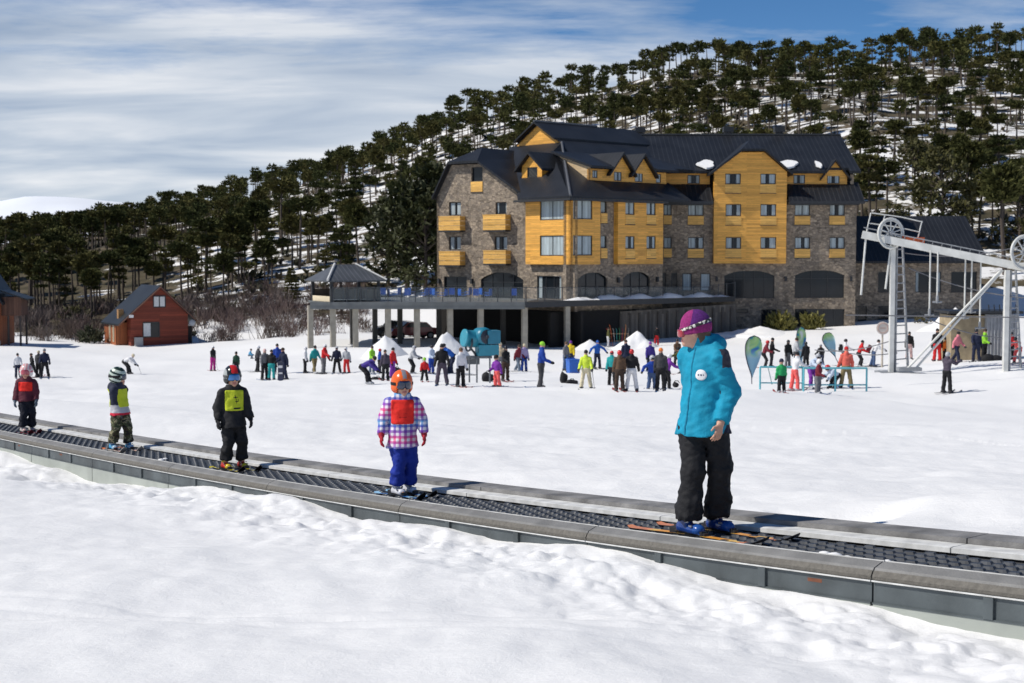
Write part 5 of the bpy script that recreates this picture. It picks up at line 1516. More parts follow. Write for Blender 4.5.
def solid(f, lo, hi, h):
    """zero surface of f in a box: vertices and quads"""
    lo = np.asarray(lo, float); hi = np.asarray(hi, float)
    B = 6
    nb = np.maximum(np.ceil((hi - lo) / (h * B)).astype(int), 1); n = nb * B + 1
    cc = np.stack(np.meshgrid(*[lo[i] + (np.arange(nb[i]) + .5) * h * B for i in range(3)], indexing='ij'), -1).reshape(-1, 3)
    dc = f(cc)
    act = np.abs(dc) < h * B * 1.25
    D = np.where(np.repeat(np.repeat(np.repeat(dc.reshape(nb), B, 0), B, 1), B, 2) > 0, 1.0, -1.0)
    D = np.pad(D, ((0, 1), (0, 1), (0, 1)), mode='edge')
    mask = np.zeros(n, bool)
    ai = np.argwhere(act.reshape(nb))
    for a in ai: mask[a[0] * B:a[0] * B + B + 1, a[1] * B:a[1] * B + B + 1, a[2] * B:a[2] * B + B + 1] = True
    idx = np.argwhere(mask)
    pts = lo + idx * h
    vals = np.concatenate([f(pts[i:i + 60000]) for i in range(0, len(pts), 60000)]) if len(pts) else np.zeros(0)
    D[mask] = vals
    S = D < 0
    ec = np.zeros(tuple(n - 1), bool); first = S[:-1, :-1, :-1]
    acc = np.zeros(tuple(n - 1) + (3,)); cnt = np.zeros(tuple(n - 1))
    offs = [(0, 0, 0), (1, 0, 0), (0, 1, 0), (1, 1, 0), (0, 0, 1), (1, 0, 1), (0, 1, 1), (1, 1, 1)]
    sl = lambda o: tuple(slice(o[i], o[i] + n[i] - 1) for i in range(3))
    ed = [(0, 1), (2, 3), (4, 5), (6, 7), (0, 2), (1, 3), (4, 6), (5, 7), (0, 4), (1, 5), (2, 6), (3, 7)]
    for a, b in ed:
        A_, B_ = D[sl(offs[a])], D[sl(offs[b])]
        x = (A_ < 0) != (B_ < 0)
        if not x.any(): continue
        t_ = A_[x] / (A_[x] - B_[x])
        oa, ob = np.array(offs[a], float), np.array(offs[b], float)
        acc[x] += oa + t_[:, None] * (ob - oa); cnt[x] += 1
    cells = cnt > 0
    vid = -np.ones(cells.shape, int); vid[cells] = np.arange(cells.sum())
    ci = np.argwhere(cells)
    V = lo + (ci + acc[cells] / cnt[cells][:, None]) * h
    F = []
    for ax in range(3):
        u, v = (ax + 1) % 3, (ax + 2) % 3
        s0 = [slice(None)] * 3; s1 = [slice(None)] * 3
        s0[ax] = slice(0, n[ax] - 1); s1[ax] = slice(1, n[ax])
        for q in (u, v): s0[q] = s1[q] = slice(1, n[q] - 1)
        A_, B_ = S[tuple(s0)], S[tuple(s1)]
        for flip, m_ in ((False, A_ & ~B_), (True, ~A_ & B_)):
            e = np.argwhere(m_)
            if not len(e): continue
            e = e.copy(); e[:, u] += 1; e[:, v] += 1
            def cv(du, dv):
                k = e.copy(); k[:, u] -= du; k[:, v] -= dv
                return vid[k[:, 0], k[:, 1], k[:, 2]]
            q = np.stack([cv(1, 1), cv(0, 1), cv(0, 0), cv(1, 0)], 1)
            if flip: q = q[:, ::-1]
            F.append(q)
    F = np.concatenate(F) if F else np.zeros((0, 4), int)
    F = F[(F >= 0).all(1)]
    return V, F

def solid_mesh(f, lo, hi, h, mats, name, region=None, disp=None):
    V, F = solid(f, lo, hi, h)
    mi = None
    if region is not None and len(F):
        c = V[F].mean(1); mi = region(c).astype(int).tolist()
    return mesh_from(V.tolist(), F.tolist(), mi, True, mats, name, False)
# ------------------------------------------------------------------ the five riders on the carpet
M_SKIN = plain('skin', (0.58, 0.32, 0.22), 0.5, 0, 0.08, 12, 0.1, 80)
M_LIPS = plain('lips', (0.45, 0.16, 0.13), 0.45)
M_BLK = cloth('black', (0.014, 0.014, 0.016)); M_BLKG = plain('black_plastic', (0.012, 0.012, 0.014), 0.3)
M_SOLE = plain('boot_sole', (0.02, 0.02, 0.022), 0.6)
M_METAL = plain('binding_metal', (0.35, 0.35, 0.37), 0.35, 0.7)

def two_tone(name, fn_stops, axis=0, scale=1.0, interp='CONSTANT'):
    pass

def plaid_mat():
    m, t, b = nt('plaid_fabric')
    tc = N(t, 'ShaderNodeTexCoord'); sp = N(t, 'ShaderNodeSeparateXYZ'); t.links.new(tc.outputs['Object'], sp.inputs[0])
    def band(o, w_, ph=0.0):
        d = N(t, 'ShaderNodeMath', operation='MULTIPLY_ADD'); d.inputs[1].default_value = 1 / w_; d.inputs[2].default_value = ph; t.links.new(o, d.inputs[0])
        f = N(t, 'ShaderNodeMath', operation='FRACT'); t.links.new(d.outputs[0], f.inputs[0])
        r = ramp(t, [(0.0, (0, 0, 0)), (0.47, (0, 0, 0)), (0.53, (1, 1, 1)), (0.97, (1, 1, 1)), (1.0, (0, 0, 0))]); t.links.new(f.outputs[0], r.inputs['Fac']); return r.outputs['Color']
    bx = band(sp.outputs[0], 0.058); bz = band(sp.outputs[2], 0.058)
    d = N(t, 'ShaderNodeMath', operation='MULTIPLY'); d.inputs[1].default_value = 1 / 0.30; t.links.new(sp.outputs[2], d.inputs[0])
    f = N(t, 'ShaderNodeMath', operation='FRACT'); t.links.new(d.outputs[0], f.inputs[0])
    hue = ramp(t, [(0.0, (0.72, 0.03, 0.16)), (0.20, (0.30, 0.05, 0.42)), (0.42, (0.07, 0.06, 0.42)), (0.60, (0.05, 0.30, 0.60)), (0.78, (0.30, 0.05, 0.40)), (1.0, (0.72, 0.03, 0.16))]); t.links.new(f.outputs[0], hue.inputs['Fac'])
    ad = N(t, 'ShaderNodeMath', operation='ADD'); t.links.new(bx, ad.inputs[0]); t.links.new(bz, ad.inputs[1])
    md = N(t, 'ShaderNodeMath', operation='MULTIPLY'); md.inputs[1].default_value = 0.78; t.links.new(ad.outputs[0], md.inputs[0])
    mx = N(t, 'ShaderNodeMix', data_type='RGBA'); mx.inputs['A'].default_value = (0.80, 0.76, 0.80, 1); t.links.new(md.outputs[0], mx.inputs['Factor']); t.links.new(hue.outputs['Color'], mx.inputs['B'])
    t.links.new(mx.outputs['Result'], b.inputs['Base Color']); b.inputs['Roughness'].default_value = 0.7
    return m
def camo_mat():
    m, t, b = nt('camouflage_fabric')
    tc = N(t, 'ShaderNodeTexCoord')
    n1 = N(t, 'ShaderNodeTexNoise'); n1.inputs['Scale'].default_value = 13; n1.inputs['Detail'].default_value = 2; t.links.new(tc.outputs['Object'], n1.inputs['Vector'])
    r = ramp(t, [(0.0, (0.012, 0.012, 0.010)), (0.42, (0.055, 0.040, 0.022)), (0.48, (0.06, 0.075, 0.025)), (0.56, (0.27, 0.24, 0.14)), (0.64, (0.02, 0.02, 0.015))], 'CONSTANT'); t.links.new(n1.outputs['Fac'], r.inputs['Fac'])
    t.links.new(r.outputs['Color'], b.inputs['Base Color']); b.inputs['Roughness'].default_value = 0.8
    return m

def yawv(a): return V3(math.sin(R(a)), -math.cos(R(a)), 0)

class Fig:
    """skeleton in a frame with x to the right of the picture, -y to the camera, feet at z=0"""
    def __init__(s, H, kid, cy, hy, fy, feet, pel=(0, 0), lean=(0, 0), head_off=(0, 0), arms=None, hp=0.0, knee=0.02, shw=None, shoulder=None):
        k = H
        s.H = H; s.kid = kid
        s.cf, s.hf, s.ff = yawv(cy), yawv(hy), yawv(fy)
        s.cl = V3(-s.cf[1], s.cf[0], 0)                        # towards picture right when facing the camera
        s.hipz = (0.475 if kid else 0.52) * k
        s.shz = (0.765 if kid else 0.832) * k
        s.pel = V3(pel[0], pel[1], s.hipz)
        s.chest = V3(pel[0] + lean[0] * .8, pel[1] + lean[1] * .8, s.shz - 0.09 * k)
        s.neck = V3(pel[0] + lean[0], pel[1] + lean[1], s.shz + 0.015 * k)
        hs = 1.06 if not kid else 1.06
        s.hs = hs
        s.head = V3(s.neck[0] + head_off[0], s.neck[1] + head_off[1], k - 0.112 * hs)
        w_ = shw or (0.104 if kid else 0.108) * k
        s.sh = {'A': s.neck - s.cl * w_ - V3(0, 0, 0.03 * k), 'B': s.neck + s.cl * w_ - V3(0, 0, 0.03 * k)}
        s.el, s.wr = {}, {}
        for q in 'AB':
            e, w2_ = arms[q]; s.el[q] = s.sh[q] + V3(*e) * k; s.wr[q] = s.el[q] + V3(*w2_) * k
        s.an, s.kn, s.hip, s.ft = {}, {}, {}, {}
        hw = 0.055 * k
        hl = V3(-s.ff[1], s.ff[0], 0) * 0.5 + s.cl * 0.5; hl = n2(hl)
        for q, sg in (('A', -1), ('B', 1)):
            s.ft[q] = V3(feet[q][0], feet[q][1], 0.0)
            s.an[q] = s.ft[q] + V3(0, 0, 0.10 * (0.8 if kid else 1))
            s.hip[q] = s.pel + hl * sg * hw - V3(0, 0, 0.01 * k)
            s.kn[q] = (s.an[q] + s.hip[q]) / 2 + s.ff * knee * k * 2.2 + V3(0, 0, 0.01 * k)
        # head frame: columns right, forward, up
        f = n2(s.hf * math.cos(hp) + V3(0, 0, math.sin(hp))); r = n2(np.cross(f, V3(0, 0, 1))); u = np.cross(r, f)
        s.HR = np.stack([r, f, u], 1)
    def hq(s, Pp): return ((Pp - s.head) @ s.HR) / s.hs
    def d_head(s, Pp):
        q = s.hq(Pp)
        d = sde(q, V3(0, -0.008, 0.018), (0.076, 0.096, 0.098))
        d = sm(d, sde(q, V3(0, 0.030, -0.045), (0.056, 0.060, 0.068)), 0.03)
        d = sm(d, sde(q, V3(0, 0.070, -0.088), (0.024, 0.022, 0.020)), 0.02)
        d = sm(d, sdc(q, V3(0, 0.086, 0.015), V3(0, 0.104, -0.022), 0.010, 0.0135), 0.012)
        d = sm(d, sde(q, V3(0, 0.082, 0.035), (0.05, 0.014, 0.010)), 0.015)
        for sx in (-1, 1):
            d = sm(d, sde(q, V3(sx * .040, 0.064, -0.022), (0.022, 0.022, 0.02)), 0.015)
            d = np.maximum(d, -sde(q, V3(sx * .032, 0.096, 0.012), (0.017, 0.012, 0.010)))
            d = sm(d, sde(q, V3(sx * .078, -0.006, -0.005), (0.010, 0.020, 0.030)), 0.006)
        d = sm(d, sde(q, V3(0, 0.088, -0.054), (0.024, 0.010, 0.006)), 0.008)
        d = sm(d, sde(q, V3(0, 0.087, -0.066), (0.020, 0.011, 0.007)), 0.006)
        return d * s.hs
    def hand(s, q, sg, glove=0.0):
        """palm, four curled fingers and a thumb hanging from the wrist"""
        w_ = s.wr[q]; d = n2(s.wr[q] - s.el[q]); k = (0.80 if s.kid else 1.0)
        d = n2(d * 0.75 + V3(0, 0, -0.5))
        inn = s.cl * (-sg); pn = n2(inn - d * (inn @ d)); sd = np.cross(d, pn)
        if sd @ s.cf < 0: sd = -sd
        rr = 0.0088 * k + glove
        prims = [('e', w_ + d * 0.045 * k, 0.03)]
        segs = [(w_, w_ + d * 0.02 * k, 0.026 * k + glove * .6, 0.027 * k + glove * .6)]
        for j in range(4):
            o = sd * (0.030 - 0.020 * j) * k * (1.12 if glove else 1)
            b = w_ + d * 0.085 * k + o * 1.05
            segs.append((w_ + d * 0.02 * k + o * .7, b, 0.0125 * k + glove * .8, 0.0115 * k + glove * .7))
            L = (0.040, 0.046, 0.043, 0.034)[j] * k
            c1 = n2(d + pn * 0.35 + sd * (0.10 - 0.07 * j)); m_ = b + c1 * L
            c2 = n2(d * 0.75 + pn * 0.85); e = m_ + c2 * L * 0.8
            segs.append((b, m_, rr * 1.08, rr)); segs.append((m_, e, rr, rr * .82))
        t0 = w_ + d * 0.028 * k + sd * 0.022 * k; t1 = t0 + n2(sd * 0.9 + d * 0.7 + pn * .25) * 0.042 * k; t2 = t1 + n2(d * 0.9 + sd * .35 + pn * .35) * 0.032 * k
        segs += [(t0, t1, rr * 1.35, rr * 1.12), (t1, t2, rr * 1.12, rr * .9)]
        return segs
    def d_hand(s, Pp, q, sg, glove=0.0):
        d = None
        for a, b, r0, r1 in s.hand(q, sg, glove):
            e = sdc(Pp, a, b, r0, r1); d = e if d is None else sm(d, e, 0.007)
        return d
    def d_torso(s, Pp, ex):
        k = s.H; b = 1.04 if s.kid else 1.0
        Q = flat(Pp, s.chest, s.cf, 0.70)
        d = sdc(Q, s.pel + V3(0, 0, 0.01 * k), s.pel * .45 + s.chest * .55, 0.088 * k * b + ex, 0.084 * k * b + ex)
        d = sm(d, sdc(Q, s.pel * .45 + s.chest * .55, s.chest, 0.084 * k * b + ex, 0.092 * k * b + ex), 0.05)
        d = sm(d, sdc(Q, s.sh['A'] * .72 + s.sh['B'] * .28, s.sh['B'] * .72 + s.sh['A'] * .28, 0.055 * k * b + ex, 0.055 * k * b + ex), 0.06)
        return d
    def d_arm(s, Pp, q, ex, kk=1.0):
        k = s.H * (1.1 if s.kid else 1.0)
        d = sdc(Pp, s.sh[q], s.el[q], 0.036 * k + ex, 0.028 * k + ex * kk)
        return sm(d, sdc(Pp, s.el[q], s.wr[q], 0.028 * k + ex * kk, 0.019 * k + ex * kk), 0.02)
    def d_leg(s, Pp, q, ex0, ex1):
        k = s.H * (1.1 if s.kid else 1.0)
        d = sdc(Pp, s.hip[q], s.kn[q], 0.054 * k + ex0, 0.036 * k + ex1)
        return sm(d, sdc(Pp, s.kn[q], s.an[q], 0.036 * k + ex1, 0.026 * k + ex1), 0.03)
    def d_body(s, Pp, hands=True):
        d = s.d_head(Pp)
        d = sm(d, sdc(Pp, s.neck - V3(0, 0, .03), s.head - V3(0, 0, .05), 0.048 * s.hs, 0.046 * s.hs), 0.03)
        d = sm(d, s.d_torso(Pp, -0.008), 0.04)
        for q, sg in (('A', -1), ('B', 1)):
            d = sm(d, s.d_arm(Pp, q, -0.002), 0.02)
            if hands: d = sm(d, s.d_hand(Pp, q, sg, 0.0 if hands is True else 0.0), 0.012)
            d = sm(d, s.d_leg(Pp, q, -.01, -.004), 0.03)
            d = sm(d, sdc(Pp, s.an[q] - V3(0, 0, .05), s.an[q] - V3(0, 0, .055) + s.ff * .12, .03, .026), .02)
        return d
    def d_jacket(s, Pp, hem, ex=0.022, fold=0.006, collar=0.05, hood=0.0, flare=0.02):
        k = s.H
        d = s.d_torso(Pp, ex)
        Q = flat(Pp, s.pel, s.cf, 0.90)
        d = sm(d, sdc(Q, V3(s.pel[0], s.pel[1], hem - 0.03), s.pel * .5 + s.chest * .5, 0.094 * k * (1.06 if s.kid else 1) + ex + flare, 0.080 * k + ex), 0.04)
        d = np.maximum(d, hem + 0.012 * np.sin(Pp[:, 0] * 9) - Pp[:, 2])
        for q in 'AB':
            a = s.d_arm(Pp, q, ex * 1.0, 0.95)
            ad = n2(s.wr[q] - s.el[q])
            a = np.maximum(a, (Pp - s.wr[q]) @ ad + 0.006)
            d = sm(d, a, 0.018)
        if collar:
            c = s.neck + V3(0, 0, collar * .6) + s.cf * 0.008
            d = sm(d, np.maximum(sdc(flat(Pp, c, s.cf, .92), s.neck - V3(0, 0, .05), c + V3(0, 0, collar * .3), 0.084 * s.hs, 0.080 * s.hs), Pp[:, 2] - (s.neck[2] + collar)), 0.03)
        if hood:
            c = s.neck - s.cf * 0.075 + V3(0, 0, 0.012 if s.kid else 0.045)
            d = sm(d, np.minimum(sdc(Pp, c - s.cl * .06, c + s.cl * .06, hood, hood), sdc(Pp, c - s.cf * 0.02, c - V3(0, 0, .06) - s.cf * .03, hood, hood * .7)), 0.03)
        return d + fold * .75 * FOLD(Pp * V3(0.9, 0.9, 0.8)) + fold * .35 * FOLD2(Pp * V3(.8, .8, .8))
    def d_trousers(s, Pp, top, cuff, ex=0.02, fold=0.007):
        k = s.H
        Q = flat(Pp, s.pel, s.cf, 0.8)
        eh = min(ex, 0.020)
        d = sde(Pp, s.pel + V3(0, 0, -0.02), (0.080 * k + eh, 0.070 * k + eh, 0.085 * k + eh))
        for q in 'AB':
            a = s.d_leg(Pp, q, eh - .006, ex)
            lo = s.an[q] * .82 + s.kn[q] * .18
            a = sm(a, sdc(Pp, s.kn[q] * .5 + s.an[q] * .5, lo, 0.036 * k + ex, 0.046 * k + ex), 0.03)
            d = sm(d, a, 0.022)
        d = np.maximum(d, Pp[:, 2] - top); d = np.maximum(d, cuff - Pp[:, 2])
        w_ = np.clip(1.3 - (Pp[:, 2] - cuff) / (0.3 * k), 0.6, 1.3)
        return d + fold * .75 * w_ * FOLD(Pp * V3(0.8, 0.8, 1.15)) + 0.0025 * FOLD2(Pp)

def ski_mesh(L, w_, mats, rnd_cols=(0, 1, 0, 2, 0)):
    """one ski lying along +x, boot centre at 0, upturned tip at +x"""
    mb = MB(); n = 36
    x0, x1 = -L * 0.44, L * 0.56
    top, bot = [], []
    for i in range(n + 1):
        u = i / n; x = x0 + (x1 - x0) * u
        side = 0.5 * w_ * (0.86 + 0.5 * (abs(u - 0.47) / 0.53) ** 2)
        if u > 0.93: side *= math.sqrt(max(0.02, 1 - ((u - 0.93) / 0.07) ** 2))
        if u < 0.03: side *= 0.55 + 0.45 * u / 0.03
        z = 0.0
        if u > 0.86: z = 0.075 * ((u - 0.86) / 0.14) ** 1.7
        if u < 0.03: z = 0.015 * (1 - u / 0.03)
        th = 0.008 + 0.010 * math.exp(-((u - .45) / .25) ** 2)
        top.append((x, side, z + th)); bot.append((x, side, z))
    vs = []
    for (x, s_, zt), (_, _, zb) in zip(top, bot): vs += [(x, -s_, zb), (x, s_, zb), (x, s_, zt), (x, -s_, zt)]
    for i in range(n):
        a, b = i * 4, i * 4 + 4
        k = rnd_cols[min(len(rnd_cols) - 1, int(len(rnd_cols) * i / n))]
        mb.add([vs[a + 3], vs[a + 2], vs[b + 2], vs[b + 3]], [(0, 1, 2, 3)], k)
        mb.add([vs[a], vs[a + 1], vs[b + 1], vs[b], vs[a + 2], vs[a + 3], vs[b + 3], vs[b + 2]], [(3, 2, 1, 0)], len(mats) - 1)
        mb.add([vs[a], vs[b], vs[b + 3], vs[a + 3]], [(0, 1, 2, 3)], len(mats) - 1); mb.add([vs[a + 1], vs[a + 2], vs[b + 2], vs[b + 1]], [(0, 1, 2, 3)], len(mats) - 1)
    return mesh_from(mb.v, mb.f, mb.m, mb.sm, mats, 'ski', False)

def boots_and_skis(root, F, mats, ski_len, ski_w, ski_mats, cols, label_boot=None, zski=0.022, bsc=1.0, second_dir=None):
    """mats = (shell, second colour); boots stand on skis that lie on the belt"""
    shell, second = mats
    for q in 'AB':
        f = F.ft[q]; ff = F.ff; rt = V3(-ff[1], ff[0], 0); an = F.an[q]; k = bsc
        Rm = np.stack([ff, rt, V3(0, 0, 1)], 1)
        def d(Pp):
            e = sdbox(Pp, f + ff * 0.035 * k + V3(0, 0, 0.040 * k), (0.135 * k, 0.044 * k, 0.034 * k), Rm, 0.030 * k)
            e = sm(e, sde((Pp - f - ff * 0.10 * k - V3(0, 0, .045 * k)) @ Rm, V3(0, 0, 0), (0.075 * k, 0.050 * k, 0.045 * k)), 0.03)
            e = sm(e, sdc(Pp, f - ff * 0.035 * k + V3(0, 0, 0.06 * k), f + ff * 0.012 * k + V3(0, 0, 0.24 * k), 0.055 * k, 0.066 * k), 0.04)
            e = np.minimum(e, sdbox(Pp, f + ff * 0.03 * k + V3(0, 0, 0.008 * k), (0.155 * k, 0.036 * k, 0.010 * k), Rm, 0.006))
            return e
        def reg(c):
            l = (c - f) @ Rm
            return np.where(l[:, 2] < 0.018 * k, 1, np.where((l[:, 2] > 0.12 * k) | (l[:, 0] > 0.11 * k), 2, 0))
        lo = f - V3(.26, .26, .01) * k; hi = f + V3(.26, .26, .32 * 1) * k
        me = solid_mesh(d, lo, hi, 0.010 * k, [shell, M_SOLE, second], 'boot', reg)
        b = link('boot', me, root)
        mb = MB()
        for hz, off in ((0.075, 0.075), (0.105, 0.03), (0.155, 0.0), (0.20, 0.006)):
            c = f + ff * (off + 0.052) * k + V3(0, 0, hz * k); 
            for sg in (1, -1): mb.box(tuple(f + ff * off * k + rt * sg * 0.055 * k + ff * .02 + V3(0, 0, hz * k)), (0.035 * k, 0.012, 0.013 * k), 0, Matrix(Rm.tolist()))
        mb.build('buckle', M_METAL, b)
        sk = link('ski', ski_mesh(ski_len, ski_w, ski_mats, cols), root)
        ang = math.atan2(ff[1], ff[0]); sk.location = tuple(f - V3(0, 0, zski)); sk.rotation_euler = (0, 0, ang)
        # follow the slope of the belt
        sl_ = math.atan2(float(belt_z(11.4 + ff[1]) - belt_z(11.4)), 1.0); sk.rotation_euler = (Matrix.Rotation(ang, 3, 'Z') @ Matrix.Rotation(-0.0625, 3, 'Y')).to_euler()
        mb = MB()
        mb.box((0.165 * k, 0, 0.034), (0.07, 0.055, 0.035)); mb.box((0.20 * k, 0, 0.030), (0.05, 0.045, 0.02)); mb.box((-0.135 * k, 0, 0.040), (0.085, 0.06, 0.05)); mb.box((-0.11 * k, 0, 0.065), (0.03, 0.05, 0.04)); mb.box((0.03 * k, 0, 0.018), (0.20 * k, 0.06, 0.008))
        mb.build('binding', plain('binding_plastic', (0.03, 0.03, 0.033), 0.4), sk)

def helmet_on(root, F, mats, region, ex=0.033, name='helmet', res=0.011, ears=True, peak=0.0):
    def d(Pp):
        q = F.hq(Pp)
        e = sde(q, V3(0, -0.012, 0.030), (0.076 + ex, 0.098 + ex, 0.098 + ex))
        e = sm(e, sde(q, V3(0, -0.02, -0.03), (0.074 + ex, 0.080 + ex * .8, 0.06)), 0.03)
        e = np.maximum(e, -sdbox(q, V3(0, 0.115, -0.085), (0.066, 0.115, 0.135), None, 0.03))
        e = np.maximum(e, -(q[:, 2] + 0.078))
        return e * F.hs
    r = 0.18
    return link(name, solid_mesh(d, F.head - r, F.head + r, res, mats, name, lambda c: region(F.hq(c))), root)

def goggles_on(root, F, lens, frame, strap, ex=0.030, zc=0.012, strapz=0.02, tilt=0.0):
    def dl(Pp):
        q = F.hq(Pp)
        e = sde(q, V3(0, 0.002, 0.0), (0.098, 0.118, 0.20))
        e = np.maximum(e, sdbox(q, V3(0, 0.11, zc), (0.080, 0.060, 0.040), None, 0.022))
        e = sm(e, -(-e), 1e-6)
        return np.maximum(e, -sde(q, V3(0, 0.03, zc - 0.052), (0.022, 0.2, 0.022))) * F.hs
    def df(Pp):
        q = F.hq(Pp)
        e = sde(q, V3(0, 0.0, 0.0), (0.093, 0.110, 0.20))
        e = np.maximum(e, sdbox(q, V3(0, 0.10, zc), (0.088, 0.075, 0.048), None, 0.026))
        return np.maximum(e, -sde(q, V3(0, 0.03, zc - 0.058), (0.020, 0.2, 0.020))) * F.hs
    r = 0.17
    g = link('goggles', solid_mesh(df, F.head - r, F.head + r, 0.008, [frame], 'goggles'), root)
    link('lens', solid_mesh(dl, F.head - r, F.head + r, 0.008, [lens], 'lens'), g)
    def ds(Pp):
        q = F.hq(Pp)
        e = np.abs(sde(q, V3(0, -0.012, 0.030), (0.076 + ex, 0.098 + ex, 0.098 + ex)) - 0.003) - 0.005
        e = np.maximum(e, np.abs(q[:, 2] - strapz - tilt * q[:, 1]) - 0.017)
        return np.maximum(e, q[:, 1] - 0.07) * F.hs
    link('strap', solid_mesh(ds, F.head - r, F.head + r, 0.008, [strap], 'strap'), g)
    return g

def shell_patch(root, F, djack, box_c, box_h, off, th, mat, name, lo, hi, h=0.010, Rm=None, par=None, extra=None):
    """a piece of cloth lying on the jacket within a box in the chest frame"""
    RmC = np.stack([F.cl, F.cf, V3(0, 0, 1)], 1)
    def d(Pp):
        e = djack(Pp) - off - th
        q = (Pp - F.chest) @ RmC
        b = sdbox(q, V3(*box_c), box_h, None, 0.015)
        if extra is not None: b = np.maximum(b, extra(q))
        return np.maximum(e, b)
    return link(name, solid_mesh(d, lo, hi, h, [mat] if not isinstance(mat, list) else mat, name), par or root)

def person_root(F, tt, label, group, nofs=0.0, zski=0.03, hands=True, h=0.012):
    """the continuous body is the thing itself"""
    lo = V3(-.5, -.5, -.02); hi = V3(.5, .5, F.H + .06)
    def reg(c):
        q = F.hq(c); return np.where((np.abs(q[:, 0]) < 0.024) & (q[:, 1] > 0.075) & (q[:, 2] < -0.048) & (q[:, 2] > -0.074), 1, 0)
    me = solid_mesh(lambda Pp: F.d_body(Pp, hands), lo, hi, h, [M_SKIN, M_LIPS], 'person', reg)
    o = link('person', me); p = belt_pt(tt, nofs, zski); o.location = p
    tag(o, label, 'person', group)
    return o

GRP = 'riders on the conveyor lift'
NEAR = 35.6                                           # the direction the skis point, towards the near end of the belt
ffv = yawv(NEAR); ffr = V3(-ffv[1], ffv[0], 0)
def feet(sp, stagger=0.0):
    return {'A': tuple(-ffr[:2] * sp + ffv[:2] * stagger), 'B': tuple(ffr[:2] * sp - ffv[:2] * stagger)}

# --- the instructor --------------------------------------------------
F = Fig(1.735, False, -50, -97, NEAR, feet(0.145, -0.02), pel=(0.0, 0.0), lean=(-0.005, 0.0), head_off=(-0.075, 0.0), knee=0.012, shw=0.158,
        arms={'A': ((0.03, 0.07, -0.165), (0.035, 0.015, -0.12)), 'B': ((0.058, -0.005, -0.165), (-0.050, -0.045, -0.128))}, hp=-0.05)
ROOT = person_root(F, 0.0, 'ski instructor in turquoise jacket and knitted purple hat looking back along the conveyor', GRP, h=0.0075)
M_TURQ = cloth('turquoise', (0.006, 0.270, 0.42)); M_YOKE = cloth('charcoal', (0.045, 0.042, 0.055)); M_NAVY = cloth('navy', (0.012, 0.014, 0.035))
dj = lambda Pp: F.d_jacket(Pp, 0.80, 0.030, 0.0065, 0.125, 0.085, 0.045)
def regJ(c):
    l = (c - F.chest); lf = l @ F.cf; ll = l @ F.cl
    yoke = (ll > 0.075) & (c[:, 2] > 1.345) & (c[:, 2] < F.neck[2] + 0.02) & (lf < 0.045) & (lf > -0.16)
    arm = np.minimum(F.d_arm(c, 'B', .03), F.d_arm(c, 'A', .03)) < F.d_torso(c, .045)
    back = (lf < 0.012) & (c[:, 2] < 1.27) & ~arm
    return np.where(yoke, 1, np.where(back, 2, 0))
JK = link('jacket', solid_mesh(dj, V3(-.48, -.48, .74), V3(.48, .48, 1.66), 0.009, [M_TURQ, M_YOKE, M_NAVY], 'jacket', regJ), ROOT)
link('trousers', solid_mesh(lambda Pp: F.d_trousers(Pp, 0.88, 0.115, 0.034, 0.008), V3(-.4, -.4, .08), V3(.4, .4, 0.98), 0.010, [M_BLK], 'trousers'), ROOT)
# zip, hem pulls and the round badge on the chest
RmC = np.stack([F.cl, F.cf, V3(0, 0, 1)], 1)
lo, hi = V3(-.4, -.4, .8), V3(.4, .4, 1.6)
shell_patch(ROOT, F, dj, (-0.005, 0.15, -0.2), (0.009, 0.2, 0.42), 0.002, 0.004, cloth('dark_turquoise', (0.004, 0.16, 0.27)), 'zip_flap', lo, hi, 0.008, par=JK)
BC = V3(0.085, 0, -0.005)
disc = lambda rad: (lambda q: np.maximum(np.sqrt((q[:, 0] - BC[0]) ** 2 + (q[:, 2] - BC[2]) ** 2) - rad, -q[:, 1]))
BG = shell_patch(ROOT, F, dj, (BC[0], 0.15, BC[2]), (0.08, 0.2, 0.08), 0.004, 0.004, plain('badge_white', (0.8, 0.8, 0.8), 0.6), 'badge', V3(-.3, -.45, 1.1), V3(.4, .1, 1.5), 0.006, par=JK, extra=disc(0.044))
txt = lambda q: np.maximum(np.abs(q[:, 2] - BC[2]) - 0.0075, np.where((np.floor((q[:, 0] - BC[0]) / 0.007) % 3 == 2) | (np.abs(q[:, 0] - BC[0]) > 0.028), 0.004, -0.004))
shell_patch(ROOT, F, dj, (BC[0], 0.15, BC[2]), (0.032, 0.2, 0.010), 0.0088, 0.002, plain('badge_print', (0.03, 0.05, 0.12), 0.6), 'badge_lettering', V3(-.2, -.4, 1.2), V3(.35, .1, 1.45), 0.0035, par=BG, extra=txt)
